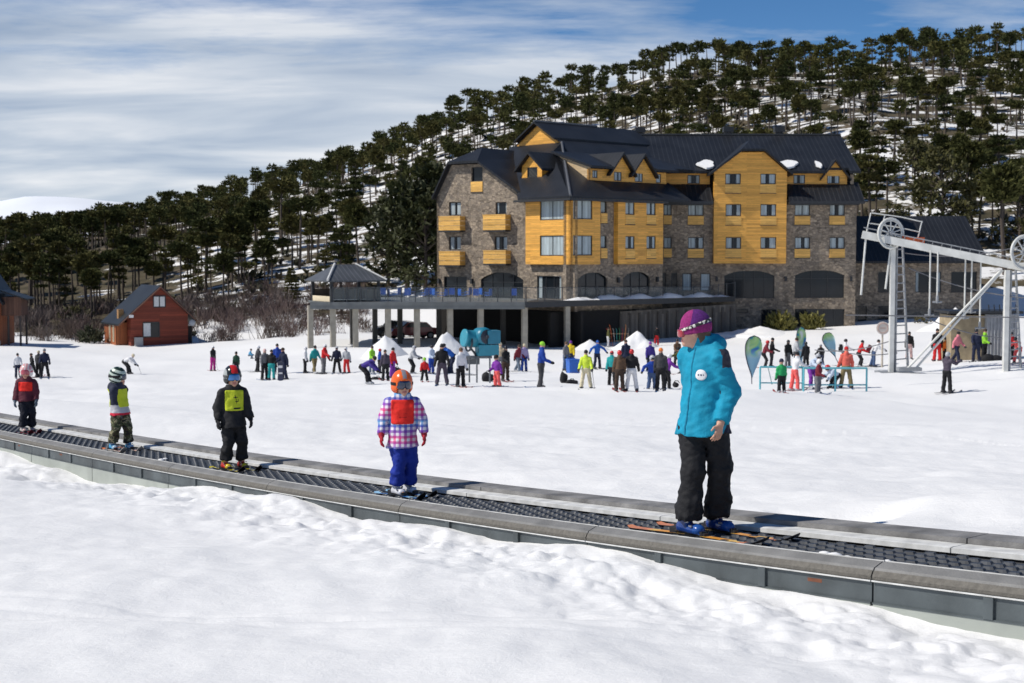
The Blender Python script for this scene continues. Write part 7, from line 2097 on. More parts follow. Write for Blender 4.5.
# px, foot y, height px, pose, yaw, jacket, trousers, headgear, child, words that place it
T_ = [
 (18, 378, 25, 'walk', 20, 'white', 'navy', 'bk', 0, 'walking at the far left of the piste'),
 (33, 378, 25, 'walk', -50, 'black', 'black', 'bb', 0, 'striding between the white jacket and a tall man'),
 (38.5, 377, 26, 'stand', 160, 'dkgrey', 'black', 'bw', 0, 'half hidden behind the tall man in navy'),
 (45, 378, 29, 'wide', 15, 'navy', 'black', 'bg', 0, 'tall, beside three others at the far left'),
 (124.5, 374, 20, 'bend', 75, 'white', 'black', 'bw', 0, 'bent double alone in front of the red cabin'),
 (213, 371, 25, 'turned', 35, 'black', 'magenta', 'hw', 0, 'alone right of the red cabin'),
 (236.5, 372, 21, 'stand', 0, 'dkgreen', 'black', 'bk', 1, 'small, alone between cabin and terrace'),
 (249, 359, 10, 'sit', 90, 'skyblue', 'bluegrey', 'bk', 1, 'sitting on the snow far back'),
 (258, 372, 26, 'turned', 100, 'dkgrey', 'black', 'hw', 0, 'at the left of the huddle below the gazebo'),
 (264.5, 380, 31, 'stand', 40, 'grey', 'black', 'bp', 0, 'nearest in the huddle below the gazebo'),
 (271.5, 380, 30, 'stand', 170, 'black', 'teal', 'bk', 0, 'back turned in the huddle below the gazebo'),
 (277.5, 374, 30, 'stand', 190, 'royal', 'navy', 'bk', 0, 'tall at the back of the huddle below the gazebo'),
 (284, 380, 32, 'turned', -60, 'navy', 'navy', 'bb', 0, 'holding a snowboard in the huddle below the gazebo'),
 (305, 373, 26, 'stand', 90, 'white', 'black', 'hw', 0, 'first in the row left of the snow cone'),
 (314.5, 373, 28, 'walk', 40, 'teal', 'khaki', 'bk', 0, 'second in the row left of the snow cone'),
 (323.5, 374, 30, 'reach', 60, 'red', 'grey', 'hw', 0, 'third in the row left of the snow cone'),
 (337, 373.5, 27, 'wide', 0, 'navy', 'black', 'hg', 0, 'legs apart between red and light grey jackets'),
 (346.5, 373.5, 26, 'turned', -30, 'ltgrey', 'red', 'hw', 0, 'last in the row left of the snow cone'),
 (362, 384, 28, 'bend', 70, 'indigo', 'black', 'bk', 0, 'bending over bags on the snow'),
 (372, 374, 28, 'turned', 30, 'lime', 'bluegrey', 'bb', 0, 'in front of the left snow cone'),
 (379.5, 373, 24, 'stand', 110, 'royal', 'black', 'hr', 0, 'between lime and grey purple jackets'),
 (385.5, 381, 31, 'stand', 200, 'greypurple', 'black', 'bb', 0, 'in front of the left snow cone, back turned'),
 (392.5, 378, 30, 'stand', 60, 'red', 'purple', 'bk', 0, 'behind the orange helmeted child'),
 (410.5, 374, 30, 'ski', 80, 'ltgrey', 'black', 'hg', 0, 'on skis between the two snow cones'),
 (424.5, 382, 25, 'wide', 10, 'red', 'black', 'bgr', 1, 'small, in green hat between the snow cones'),
 (431.5, 374, 29, 'turned', 30, 'palebluew', 'royal', 'hk', 0, 'behind the small child in red'),
 (442, 385, 41, 'wide', 0, 'black', 'greypurple', 'bk', 0, 'big, facing the camera before the right snow cone'),
 (454, 373.5, 30, 'stoop', -70, 'blue', 'navy', 'bk', 0, 'stooping left of the snow gun'),
 (460.5, 387, 39, 'stand', 30, 'white', 'black', 'bo', 0, 'standing just left of the snow gun'),
 (497, 387, 33, 'turned', -60, 'purple', 'coral', 'bk', 1, 'in coral pink trousers right of the snow gun'),
 (500.5, 373, 30, 'stand', 180, 'beige', 'grey', 'bw', 0, 'behind the snow gun on its right'),
 (505.5, 381, 35, 'turned', 20, 'black', 'dkbrown', 'hk', 0, 'right of the snow gun next to purple jacket'),
 (518, 372, 28, 'walk', 50, 'maroon', 'bluegrey', 'bb', 0, 'left one of a pair in front of the dark undercroft'),
 (524, 372, 28, 'stand', 20, 'lilac', 'royal', 'bw', 0, 'right one of a pair in front of the dark undercroft'),
 (541, 388, 46, 'turned', 70, 'royal', 'dkgrey', 'bgr', 0, 'tall, on skis in green hat before the undercroft'),
 (565.5, 370, 28, 'stand', 50, 'grey', 'denim', 'bo', 0, 'next to the blue bin'),
 (571, 368, 27, 'stand', -20, 'yellow', 'navy', 'bpu', 0, 'right behind the blue bin'),
 (586, 389, 39, 'wide', -10, 'neon', 'cream', 'bk', 0, 'leaning on poles before the skis'),
 (597, 368.5, 28, 'out', 20, 'blue', 'navy', 'bbl', 0, 'arms held out, far side of the piste'),
 (608, 347, 19, 'stand', 90, 'olive', 'white', 'bb', 0, 'standing at the ski rack by the board wall'),
 (612, 386, 35, 'stand', -20, 'teal', 'black', 'hr', 0, 'left of the pair in brown and white trousers'),
 (619.5, 391.5, 41, 'stand', 185, 'brown', 'dkbrown', 'hr', 0, 'back turned, left of the white trousers'),
 (626, 372, 32, 'stand', 200, 'navy', 'navy', 'bb', 0, 'far behind the brown jacket'),
 (631.5, 391.5, 42, 'wide', 175, 'black', 'white', 'hr', 0, 'back turned in white trousers'),
 (650, 372, 30, 'stand', 10, 'indigo', 'navy', 'bpu', 0, 'far behind the child with arms out'),
 (651.5, 390, 36, 'out', 15, 'royal', 'denim', 'hg', 1, 'child with arms held out, left of orange hat'),
 (656.5, 346, 19, 'stand', 0, 'black', 'red', 'hk', 0, 'by the board wall under the ramp'),
 (660.5, 391.5, 43, 'stand', 170, 'dkgrey', 'black', 'bor', 0, 'in bright orange hat left of the instructor'),
 (667, 390, 36, 'reach', 100, 'purple', 'black', 'hw', 0, 'reaching out right behind the instructor'),
 (677, 367, 28, 'turned', 0, 'brown', 'black', 'hk', 0, 'far back close to the instructor face'),
 (686, 374, 27, 'stoop', -60, 'olive', 'grey', 'bk', 0, 'half hidden behind the instructor'),
 (763.5, 368, 29, 'ski', 80, 'maroon', 'black', 'hr', 0, 'just right of the first flag'),
 (771.5, 367, 29, 'turned', 60, 'black', 'dkgrey', 'bk', 0, 'second right of the first flag'),
 (787.5, 368, 28, 'stand', 30, 'black', 'grey', 'hk', 0, 'left of the middle flag'),
 (795.5, 368, 30, 'turned', 70, 'ltgrey', 'dkgrey', 'bb', 0, 'close left of the middle flag'),
 (806, 369, 27, 'stand', 200, 'black', 'black', 'hk', 0, 'behind the middle flag'),
 (821.5, 366, 23, 'ski', -30, 'black', 'navy', 'hg', 0, 'crouching left of the leaning flag'),
 (843.5, 366, 27, 'reach', 80, 'white', 'black', 'hk', 0, 'with backpack right of the leaning flag'),
 (858.5, 367, 28, 'ski', 90, 'red', 'black', 'bk', 0, 'on skis in front of the lift tower'),
 (781.5, 393, 35, 'stand', 190, 'green', 'black', 'bna', 1, 'child at the left end of the blue barrier'),
 (794.5, 391, 39, 'reach', 110, 'white', 'coral', 'bk', 0, 'leaning on the blue barrier in coral trousers'),
 (811, 388, 35, 'stoop', 20, 'palebluew', 'purple', 'hg', 0, 'behind the blue barrier in purple trousers'),
 (818, 394, 36, 'turned', 40, 'maroon', 'grey', 'hw', 1, 'child in white helmet at the blue barrier'),
 (846, 389, 42, 'wide', 175, 'salmon', 'khaki', 'br', 0, 'at the right end of the blue barrier'),
 (837.5, 389, 24, 'bend', -70, 'palebluew', 'black', 'hr', 1, 'child bending behind the blue barrier'),
 (873.5, 367, 28, 'tow', 85, 'white', 'denim', 'bk', 0, 'leaning on the tow in front of the round sign'),
 (909, 359, 27, 'stand', -10, 'black', 'palepink', 'bk', 0, 'right of the left lift tower'),
 (937, 362, 33, 'stand', 170, 'black', 'red', 'bk', 0, 'in red trousers under the lift beam'),
 (945.5, 361, 25, 'stand', 10, 'orange', 'black', 'hk', 1, 'child in orange vest beside red trousers'),
 (956.5, 362, 31, 'walk', 40, 'pink', 'navy', 'bk', 0, 'in pink jacket under the lift beam'),
 (963.5, 358, 22, 'out', 30, 'orange', 'dkgrey', 'hk', 1, 'child in orange vest beside the pink jacket'),
 (976, 362, 33, 'turned', -30, 'navy', 'navy', 'hk', 0, 'all navy, left of the lift hut'),
 (984, 361, 32, 'turned', 30, 'lime', 'black', 'bb', 0, 'in lime vest at the lift hut'),
 (946.5, 393, 41, 'up', 130, 'greypurple', 'black', 'hg', 0, 'alone on the snow holding the tow line'),
 (1010.5, 360, 28, 'stand', 10, 'red', 'black', 'hk', 0, 'behind the right lift tower'),
 (1018.5, 363, 26, 'stoop', -40, 'coral', 'coral', 'hk', 0, 'all coral, at the right edge of the piste'),
]
HG = {'bk': ('beanie', 'black'), 'bb': ('beanie', 'dkbrown'), 'bw': ('beanie', 'cream'), 'bg': ('beanie', 'grey'), 'hw': ('helmet', 'white'), 'bp': ('beanie', 'palepink'), 'hg': ('helmet', 'ltgrey'), 'hr': ('helmet', 'red'), 'bgr': ('beanie', 'lime'), 'hk': ('helmet', 'black'), 'bo': ('beanie', 'brown'), 'bpu': ('beanie', 'purple'), 'bbl': ('beanie', 'blue'), 'bor': ('beanie', 'orange'), 'bna': ('beanie', 'navy'), 'br': ('beanie', 'red')}
PEOPLE = []
for (px, fy, hp_, pose, yaw, jc, tc_, hg, kid, words_) in T_:
    g_ = cm_get(pose, bool(kid))
    pos = hit_ground(px, fy)
    Hw = hp_ / 1422 * pos.y
    Jz = g_['J']['head'][2] + .13
    base_h = g_['H'] + .06 if pose not in ('bend', 'stoop', 'sit') else Jz
    sc = Hw / base_h
    lim = (0.86, 1.06)
    if not lim[0] <= sc <= lim[1]: print('scale', px, fy, round(sc, 2), 'Y', round(pos.y, 1))
    sc = min(max(sc, lim[0] - .1), lim[1] + .08)
    o = link('person', g_['body']); o.location = (pos.x, pos.y, pos.z + 0.012); o.rotation_euler = (0, 0, R(yaw)); o.scale = (sc, sc, sc)
    hk, hc = HG[hg]
    slot(o, [cloth(jc, COL[jc]), cloth(tc_, COL[tc_]), cloth('glove_dark', COL['black']) if CR.random() < .75 else cloth('glove_grey', COL['dkgrey']), cloth('boot_dark', COL['dkgrey']) if CR.random() < .7 else cloth('boot_white', COL['ltgrey']), M_SKINC])
    h_ = link(hk, g_[hk], o); slot(h_, [plain('hat_' + hc, COL[hc], .35 if hk == 'helmet' else .85, 0, .1, 8)])
    if hk == 'helmet': q_ = link('goggles', g_['goggles'], o); slot(q_, [M_LENSC])
    if hp_ > 20 and pose not in ('sit', 'bend') and not (px in (271.5, 277.5, 284, 608, 656.5, 565.5, 571)):
        ms_ = M_SKIC[CR.randrange(3)]
        for (sx, sy, L) in g_['skis']:
            s_ = link('ski', SKM[bool(kid)], o); s_.location = (sx, sy, 0.0); s_.rotation_euler = (0, 0, R(-90)); slot(s_, [ms_])
    tag(o, ('child' if kid and 'child' not in words_ else 'skier') * (0 if words_.startswith('child') else 1) + '', None)
    lead = '' if words_.startswith('child') else ('child ' if kid else 'skier ')
    tag(o, (lead + words_.replace(',', '') + (' in %s jacket' % nm(jc) if 'jacket' not in words_ or 1 else '')).strip(), 'person', 'skiers gathered on the piste')
    PEOPLE.append((o, px))

# ski poles held by a few of them
M_POLE = plain('ski_pole_metal', (0.10, 0.10, 0.11), .35, .5)
for px, words_ in ((586, 'neon yellow skier'), (410.5, 'light grey skier between the snow cones'), (541, 'tall skier in green hat'), (213, 'skier in magenta trousers'), (124.5, 'bent white skier')):
    o = [p for p, q in PEOPLE if q == px][0]; pose = [r[3] for r in T_ if r[0] == px][0]; kid = bool([r[8] for r in T_ if r[0] == px][0])
    J = cm_get(pose, kid)['J']; sc = o.scale[0]; yw = o.rotation_euler[2]
    hB = Vector(rotz(yw) @ J['haB']) * sc + o.location; fwd = Vector(rotz(yw) @ V3(0.08, -.12, 0))
    ft = Vector((hB.x, hB.y, 0)) + fwd * 1.5; ft.z = gz(ft.x, ft.y) + .0
    mb = MB(); a = hB + Vector((0, 0, .06)); mb.tube(a, ft, .011, .007, 6); mb.tube(a, a + (ft - a).normalized() * .13, .02, .018, 6); c = ft + (a - ft).normalized() * .06; mb.tube(c, c + (a - ft).normalized() * .012, .045, .045, 8)
    po = mb.build('ski_pole', M_POLE); tag(po, 'thin ski pole in the hand of the ' + words_, 'ski pole', 'ski poles')
# ------------------------------------------------------------------ cabins
M_LOG = plank_mat('red_log_boards', (0.23, 0.045, 0.022), 0.28, 0.20, 6.0, 0.4, 0.7)
M_LOG2 = plank_mat('orange_log_boards', (0.36, 0.11, 0.035), 0.3, 0.18, 6.0, 0.4, 0.7, True)
M_CROOF = seam_mat('cabin_roof', (0.018, 0.021, 0.024), 0.6)
M_WFR = plain('cream_window_frame', (0.62, 0.55, 0.40), .6); M_WHT = plain('white_blind', (0.66, 0.68, 0.68), .8)
def lbox(mb, x0, x1, y0, y1, z0, z1, m=0): mb.box(((x0 + x1) / 2, (y0 + y1) / 2, (z0 + z1) / 2), (x1 - x0, y1 - y0, z1 - z0), m)
def cab_window(par, x0, x1, z0, z1, y, blind=1, side=None):
    """frame, pane and blinds on the gable (y = plane) or on the side wall"""
    def bx(mb, a, b, c, d, o0, o1, m=0):
        if side is None: lbox(mb, a, b, y - o1, y - o0, c, d, m)
        else: lbox(mb, side - o1, side - o0, a, b, c, d, m)
    mb = MB(); bx(mb, x0, x1, z0 - .05, z0 + .03, 0, .06); bx(mb, x0, x1, z1 - .03, z1 + .05, 0, .06)
    for a in (x0, (x0 + x1) / 2, x1): bx(mb, a - .035, a + .035, z0 + .031, z1 - .031, 0, .055)
    w_ = mb.build('window', M_FRAME if blind else M_WFR, par)
    mb = MB(); bx(mb, x0, x1, z0, z1, 0.0, .012); mb.build('pane', M_GLASS, w_)
    if blind:
        mb = MB(); mid = (x0 + x1) / 2
        bx(mb, x0 + .05, mid - .05, z0 + .05, z1 - .05, .013, .02)
        if blind > 1: bx(mb, mid + .05, x1 - .05, z0 + .05, z1 - .05, .013, .02)
        mb.build('blind', M_WHT, w_)
    return w_
# local frame: gable front is the plane y=0 facing -y; x across
p = P(160, 346, 130); zg = gz(p.x, p.y)
cabin = empty('log_cabin', (p.x, p.y, zg), R(31)); tag(cabin, 'small red log cabin with dark gable roof in front of the brown thicket', 'cabin')
Wd, D_ = 5.3, 5.4; he, hr = 2.9, 5.35
mb = MB(); x0, x1 = -Wd / 2, Wd / 2
mb.prism([(x0, 0, -.4), (x1, 0, -.4), (x1, 0, he), (0, 0, hr - .12), (x0, 0, he)], (0, D_, 0)); mb.build('wall', M_LOG, cabin)
mb = MB(); lbox(mb, x0 - 1.05, x0 - 0.02, 1.2, D_ - .4, -.3, 2.05); mb.build('side_bay', M_LOG2, cabin)
sl_ = (hr - he) / (Wd / 2); mb = MB()
sheet(mb, [(x0 - 1.25, -.45, he - 1.25 * sl_ * .8), (0, -.45, hr + .08), (0, D_ + .1, hr + .08), (x0 - 1.25, D_ + .1, he - 1.25 * sl_ * .8)], .16)
sheet(mb, [(x1 + .75, -.45, he - .75 * sl_), (0, -.45, hr + .08), (0, D_ + .4, hr + .08), (x1 + .75, D_ + .4, he - .75 * sl_)], .16)
rf = mb.build('roof', M_CROOF, cabin)
mb = MB()
for sx, e_ in ((x0 - 1.25, he - 1.25 * sl_ * .8), (x1 + .75, he - .75 * sl_)): mb.path([(sx, -.47, e_ - .12), (0, -.47, hr - .06)], .07, 4)
mb.build('barge_board', plain('brown_barge', (0.16, 0.075, 0.05), .7), cabin)
mb = MB(); lbox(mb, x0 - .75, x0 - .25, 1.3, 1.8, 1.75, 3.25); mb.build('chimney', plank_mat('tan_chimney_boards', (0.42, 0.24, 0.10), .2, .15, 2, .6, .7), rf)
mb = MB(); lbox(mb, x0 - .3, x0 + .1, -.55, -.1, 2.55, 2.8); mb.build('snow_clump', SNOW, rf)
cab_window(cabin, -.55, .55, 3.45, 4.45, 0, 2); cab_window(cabin, -1.55, -.05, .75, 2.05, 0, 1)
for a in (1.7, 2.9): cab_window(cabin, a, a + .35, .35, 1.75, 0, 0, x0 - 1.05)
mb = MB(); lbox(mb, -2.4, -1.7, -.5, -.1, -.1, .75); mb.build('meter_box', plain('grey_box', (.35, .36, .36), .6), cabin)
mb = MB()
for z in (.5, 1.1): pass
mb.lathe((x1 + .30, -.35, 1.95), (-.3, -1, .25), [(0, .30), (.06, .26), (.08, .05)], 16); mb.path([(x1 + .3, -.3, 1.95), (x1, .1, 1.7)], .03, 6); mb.build('satellite_dish', plain('dish_grey', (.42, .44, .46), .5), cabin)
mb = MB(); lbox(mb, x1 - .0 + .003, x1 + .55, .5, D_ - .5, -.3, 1.6); mb.build('lean_to', plain('dark_leanto', (.03, .028, .028), .9), cabin)

p = P(-31, 345, 121); zg = gz(p.x, p.y)
cab2 = empty('log_cabin', (p.x, p.y, zg), R(8)); tag(cab2, 'tall orange timber cabin with steep dark roof cut by the left edge', 'cabin')
mb = MB(); mb.prism([(-3.2, 0, -.4), (2.55, 0, -.4), (2.55, 0, 3.9), (-.3, 0, 8.2), (-3.2, 0, 3.9)], (0, 6, 0)); mb.build('wall', M_LOG2, cab2)
mb = MB(); lbox(mb, 2.552, 4.2, .7, 3.6, 2.55, 4.15); mb.build('balcony_room', plank_mat('brown_timber', (.12, .06, .04), .3, .2, 4, .5, .8, True), cab2)
mb = MB(); sheet(mb, [(2.9, -.5, 3.7), (-.3, -.5, 8.5), (-.3, 6.4, 8.5), (2.9, 6.4, 3.7)], .2); sheet(mb, [(-3.6, -.5, 3.7), (-.3, -.5, 8.5), (-.3, 6.4, 8.5), (-3.6, 6.4, 3.7)], .2)
sheet(mb, [(2.6, .4, 4.75), (4.8, .4, 4.0), (4.8, 3.9, 4.0), (2.6, 3.9, 4.75)], .12); mb.build('roof', M_CROOF, cab2)
for x_, y_ in ((3.1, .8), (4.1, .8), (4.1, 3.4)):
    mb = MB(); mb.tube((x_, y_, -.4), (x_, y_, 2.55), .09, .09, 8); mb.build('stilt', plain('dark_stilt', (.06, .05, .045), .9), cab2)
cab_window(cab2, 1.7, 2.45, 2.9, 3.65, 0, 2); cab_window(cab2, .6, 1.9, .9, 1.7, 0, 0); cab_window(cab2, -.2, 1.1, 3.0, 3.8, 0, 0)
mb = MB(); lbox(mb, -3.2, 2.6, -.06, -.005, -.4, .45); mb.build('stone_plinth', plain('grey_plinth', (.24, .24, .23), .9, 0, .2, 3), cab2)

# ------------------------------------------------------------------ rope tow gantry on the right
M_WSTEEL = plain('white_painted_steel', (0.66, 0.66, 0.62), 0.5, 0, 0.14, 2.5, 0.1, 20)
M_GSTEEL = plain('galvanised_steel', (0.30, 0.31, 0.32), 0.5, 0.2, 0.2, 4)
M_CABLE = plain('steel_cable', (0.16, 0.16, 0.17), .5)
YT = 68.0
gb = P(893, 369, YT); zb_ = gz(gb.x, gb.y) - .15
gan = empty('lift_gantry', (gb.x, gb.y, zb_)); tag(gan, 'white steel rope tow gantry with spoked wheels over the piste at right', 'ski lift')
GL = gan.location.copy()
def g3(px, py, Y=YT): return P(px, py, Y) - GL
def gbuild(mb, name, mat, par=None): return mb.build(name, mat, par or gan)
zt1 = g3(897, 246).z; t2 = P(1006, 372, YT - 1.5); t2l = t2 - GL; zt2 = g3(1006, 270, YT - 1.5).z
def tower(x0, y0, ztop, zbot, w0, w1, name):
    """two white front legs, grey rear legs and a ladder of cross bars"""
    mb = MB()
    mb.box((x0, y0, (ztop + zbot) / 2), (.21, .24, ztop - zbot), 0)
    o = gbuild(mb, name, M_WSTEEL)
    mb = MB(); L = 1.05
    for yy in (0.0,):
        for k in range(15):
            z = zbot + .35 + k * (ztop - zbot - .5) / 14
            mb.tube((x0 + .2, y0 + .05, z), (x0 + L * (1 - .35 * k / 14), y0 + .75, z), .03, .03, 6)
    mb.build('rung', M_GSTEEL, o)['kind'] = 'stuff'
    for dx, dy in ((.22, .1), (L, .8)):
        mb = MB(); top_ = (x0 + (.22 if dx < .5 else L * .65), y0 + dy, ztop); mb.tube((x0 + dx, y0 + dy, zbot), top_, .065, .055, 6); mb.build('ladder_rail', M_GSTEEL, o)
    mb = MB(); mb.box((x0 + .3, y0 + .3, zbot + .08), (1.7, 1.3, .16)); mb.build('base_plate', M_GSTEEL, o)
    return o
tower(-0.1, 0, zt1, 0, .3, 1, 'tower')
tower(t2l.x - .05, t2l.y, zt2, t2l.z - .3, .3, 1, 'tower')
a_, b_ = g3(862, 234.5), g3(1017, 266, YT - 1.5); bdir = (b_ - a_).normalized(); b2 = b_ + bdir * 3.2
mb = MB(); up_ = Vector((0, 0, 1)); sd_ = bdir.cross(up_).normalized(); upb = sd_.cross(bdir)
def bar(mb, p, q, w_, h_):
    vs = [p + sd_ * sx * w_ / 2 + upb * sz * h_ / 2 for sx, sz in ((-1, -1), (1, -1), (1, 1), (-1, 1))]; mb.prism(vs, q - p)
bar(mb, a_, b2, .34, .36); gbuild(mb, 'beam', M_WSTEEL)
mb = MB(); bar(mb, a_ + upb * .34 - bdir * .0 + sd_ * .12, b2 + upb * .34 + sd_ * .12, .05, .05)
for k in range(24): q = a_ + (b2 - a_) * (k + .5) / 24 + sd_ * .12; mb.tube(q + upb * .2, q + upb * .34, .02, .02, 4)
gbuild(mb, 'cable_tray', M_GSTEEL)
def wheel(c, r, ax, par=None):
    mb = MB(); mb.ring(c, ax, r, .06, 28, 6); mb.ring(c, ax, r - .09, .03, 28, 6)
    o = gbuild(mb, 'bullwheel', M_WSTEEL)
    a1 = ax.orthogonal().normalized(); a2 = ax.cross(a1)
    for k in range(10):
        t_ = math.pi * 2 * k / 10 + .2; mb = MB(); mb.tube(c, c + (a1 * math.cos(t_) + a2 * math.sin(t_)) * r, .035, .028, 6); mb.build('spoke', M_WSTEEL, o)
    mb = MB(); mb.tube(c - ax * .15, c + ax * .15, .12, .12, 12); mb.build('hub', M_GSTEEL, o)
wheel(g3(890.5, 233.5) - sd_ * -0.28, .70, Vector((.35, -.93, .02)).normalized())
wheel(g3(1024, 252.5, YT - 1.5) + sd_ * .28, .78, Vector((.35, -.93, .02)).normalized())
mb = MB()
for (x0, y0, x1, y1, posts) in ((866, 234, 918, 242, (866, 880, 917)),):
    for hh in (.52, 1.02): mb.path([g3(x0 + 1, y0) + upb * hh, g3(896, 238) + upb * hh, g3(x1, y1) + upb * (hh - .05)], .028, 6)
    for q in posts: p_ = g3(q, 234 + (q - 866) * .16); mb.tube(p_, p_ + upb * 1.03, .03, .03, 6)
gbuild(mb, 'catwalk_rail', M_WSTEEL)
mb = MB(); c = g3(911, 240.5) ; mb.box(tuple(c), (.75, .4, .26), 0, None, 0); mb.box(tuple(c + Vector((.45, 0, -.02))), (.3, .36, .34)); mb.box(tuple(c + Vector((-.3, 0, .12))), (.3, .3, .18)); gbuild(mb, 'orange_motor', plain('orange_motor_cover', (.62, .12, .03), .5, 0, .2, 4))
for dx in (0, 0.42):
    mb = MB(); p0 = g3(1001, 270, YT - 1.4) + Vector((dx * .2, 0, 0)); p1 = g3(906 + dx * 20, 370, YT - .6); mb.tube(p0, p1, .055, .055, 8); gbuild(mb, 'brace', M_WSTEEL)
mb = MB(); mb.box(tuple(g3(909, 369, YT - .6)), (1.1, .5, .16)); gbuild(mb, 'brace_foot', M_GSTEEL)
for q0, q1 in (((866, 236), (861, 295)), ((891, 246), (885.5, 289))):
    mb = MB(); mb.tube(g3(*q0), g3(*q1), .045, .05, 6); gbuild(mb, 'hanging_arm', M_WSTEEL)
# ropes strung from the gantry, and tow bars hanging under the beam
tt_ = (('upper tow rope under the beam', (909, 268, YT), (1040, 299, YT - 2), .3), ('lower tow rope running to the far right', (846, 315, YT - 5), (1060, 318, YT - 4), .0), ('dark feed rope down to the hut', (924, 317, YT + 2), (1003, 338, YT + 5), .2), ('thin tow rope low over the barrier', (815, 350, 80), (893, 340, YT), .25), ('tow rope from the flag to the red skier', (830, 349, 82), (897, 353, YT), .2), ('fine cable above the beam', (905, 253, YT), (1040, 240, YT), .4))
for lab, q0, q1, sag in tt_:
    p0, p1 = P(*q0), P(*q1); mb = MB(); mb.path([p0.lerp(p1, k / 12) - Vector((0, 0, sag * 4 * (k / 12) * (1 - k / 12))) for k in range(13)], .028, 5)
    tag(mb.build('tow_rope', M_CABLE), lab, 'tow rope', 'ropes of the lift')
bars = [(930.5, 250, 315, 'first thick tow bar right of the left tower'), (938, 252, 302, 'short tow bar beside the first'), (965.5, 258, 318, 'double tow bar at mid beam'), (972, 260, 312, 'tow bar right of mid beam'), (981, 262, 328, 'long thin tow bar near the right tower')]
for px, y0, y1, lab in bars:
    p0, p1 = P(px, y0, YT - .9), P(px + .5, y1, YT - .9); r = empty('tow_bar', p0); L = p0.z - p1.z
    mb = MB(); mb.tube((0, 0, 0), (0, 0, -L), .035, .04, 6); mb.build('rod', M_WSTEEL, r)
    mb = MB(); mb.tube((-.22, 0, -L), (.22, 0, -L), .045, .045, 6); mb.tube((0, 0, -L - .06), (0, 0, -L + .3), .075, .06, 8); mb.build('grip', M_GSTEEL, r)
    tag(r, lab, 'tow bar', 'tow bars under the lift beam')
# lift hut behind the right tower
p = P(990, 364, 79); hut = empty('lift_hut', (p.x, p.y, gz(p.x, p.y) - .1)); tag(hut, 'plywood lift hut with ribbed grey front between the lift towers', 'hut')
mb = MB(); lbox(mb, -2.2, -.35, 0, 2.2, 0, 2.55); mb.build('plywood_wall', plain('weathered_plywood', (.34, .27, .17), .85, 0, .25, 2.5), hut)
mb = MB(); lbox(mb, -.34, 1.4, -.25, 2.2, 0, 2.6)
for k in range(9): mb.tube((-.25 + .19 * k, -.27, .05), (-.25 + .19 * k, -.27, 2.55), .045, .045, 6)
mb.build('ribbed_front', plain('grey_ribbed_sheet', (.33, .34, .35), .6, 0, .2, 3), hut)
mb = MB(); mb.box((-.4, 1, 2.72), (4.1, 2.9, .14)); mb.build('roof', M_TRIM, hut)
mb = MB()
for k in range(6): mb.tube((-.2 + .3 * k, -.3, 2.7), (-.28 + .3 * k, -.4, 3.15), .03, .03, 6)
mb.build('hook', M_TRIM, hut)
rnd = random.Random(8)
for k, lab in enumerate(['dark bag on the snow in front of the lift hut', 'black bag lying right of the first at the hut', 'low black bag at the right corner of the hut']):
    q = P(988 + 8 * k, 362, 76); mb = MB(); mb.lathe((0, 0, 0), (0, 0, 1), [(0, .30), (.14, .34), (.3, .22), (.38, .06)], 9); o = mb.build('bag', M_BLK); o.location = (q.x, q.y, gz(q.x, q.y)); o.scale = (1.3, .8, 1 - .2 * k); tag(o, lab, 'bag', 'bags by the lift hut')
# round sign
p = P(882, 366, 78); sg_ = empty('round_sign', (p.x, p.y, gz(p.x, p.y))); tag(sg_, 'round pale sign on a wooden post by the tow track', 'sign')
mb = MB(); mb.tube((0, 0, -.2), (0, 0, 1.9), .06, .05, 8); mb.build('post', plain('pale_post', (.50, .44, .36), .8), sg_)
zc = P(882, 328, 78).z - sg_.location.z
mb = MB(); mb.lathe((0, -.03, zc), (0, -1, 0), [(0, .36), (.05, .36)], 20); mb.build('disc', plain('pale_sign', (.62, .56, .50), .6, 0, .1, 3), sg_)
mb = MB(); mb.ring((0, -.085, zc), (0, 1, 0), .27, .022, 20, 5); mb.box((0, -.087, zc), (.3, .012, .05)); mb.build('faded_mark', plain('faded_red', (.50, .33, .28), .7), sg_)

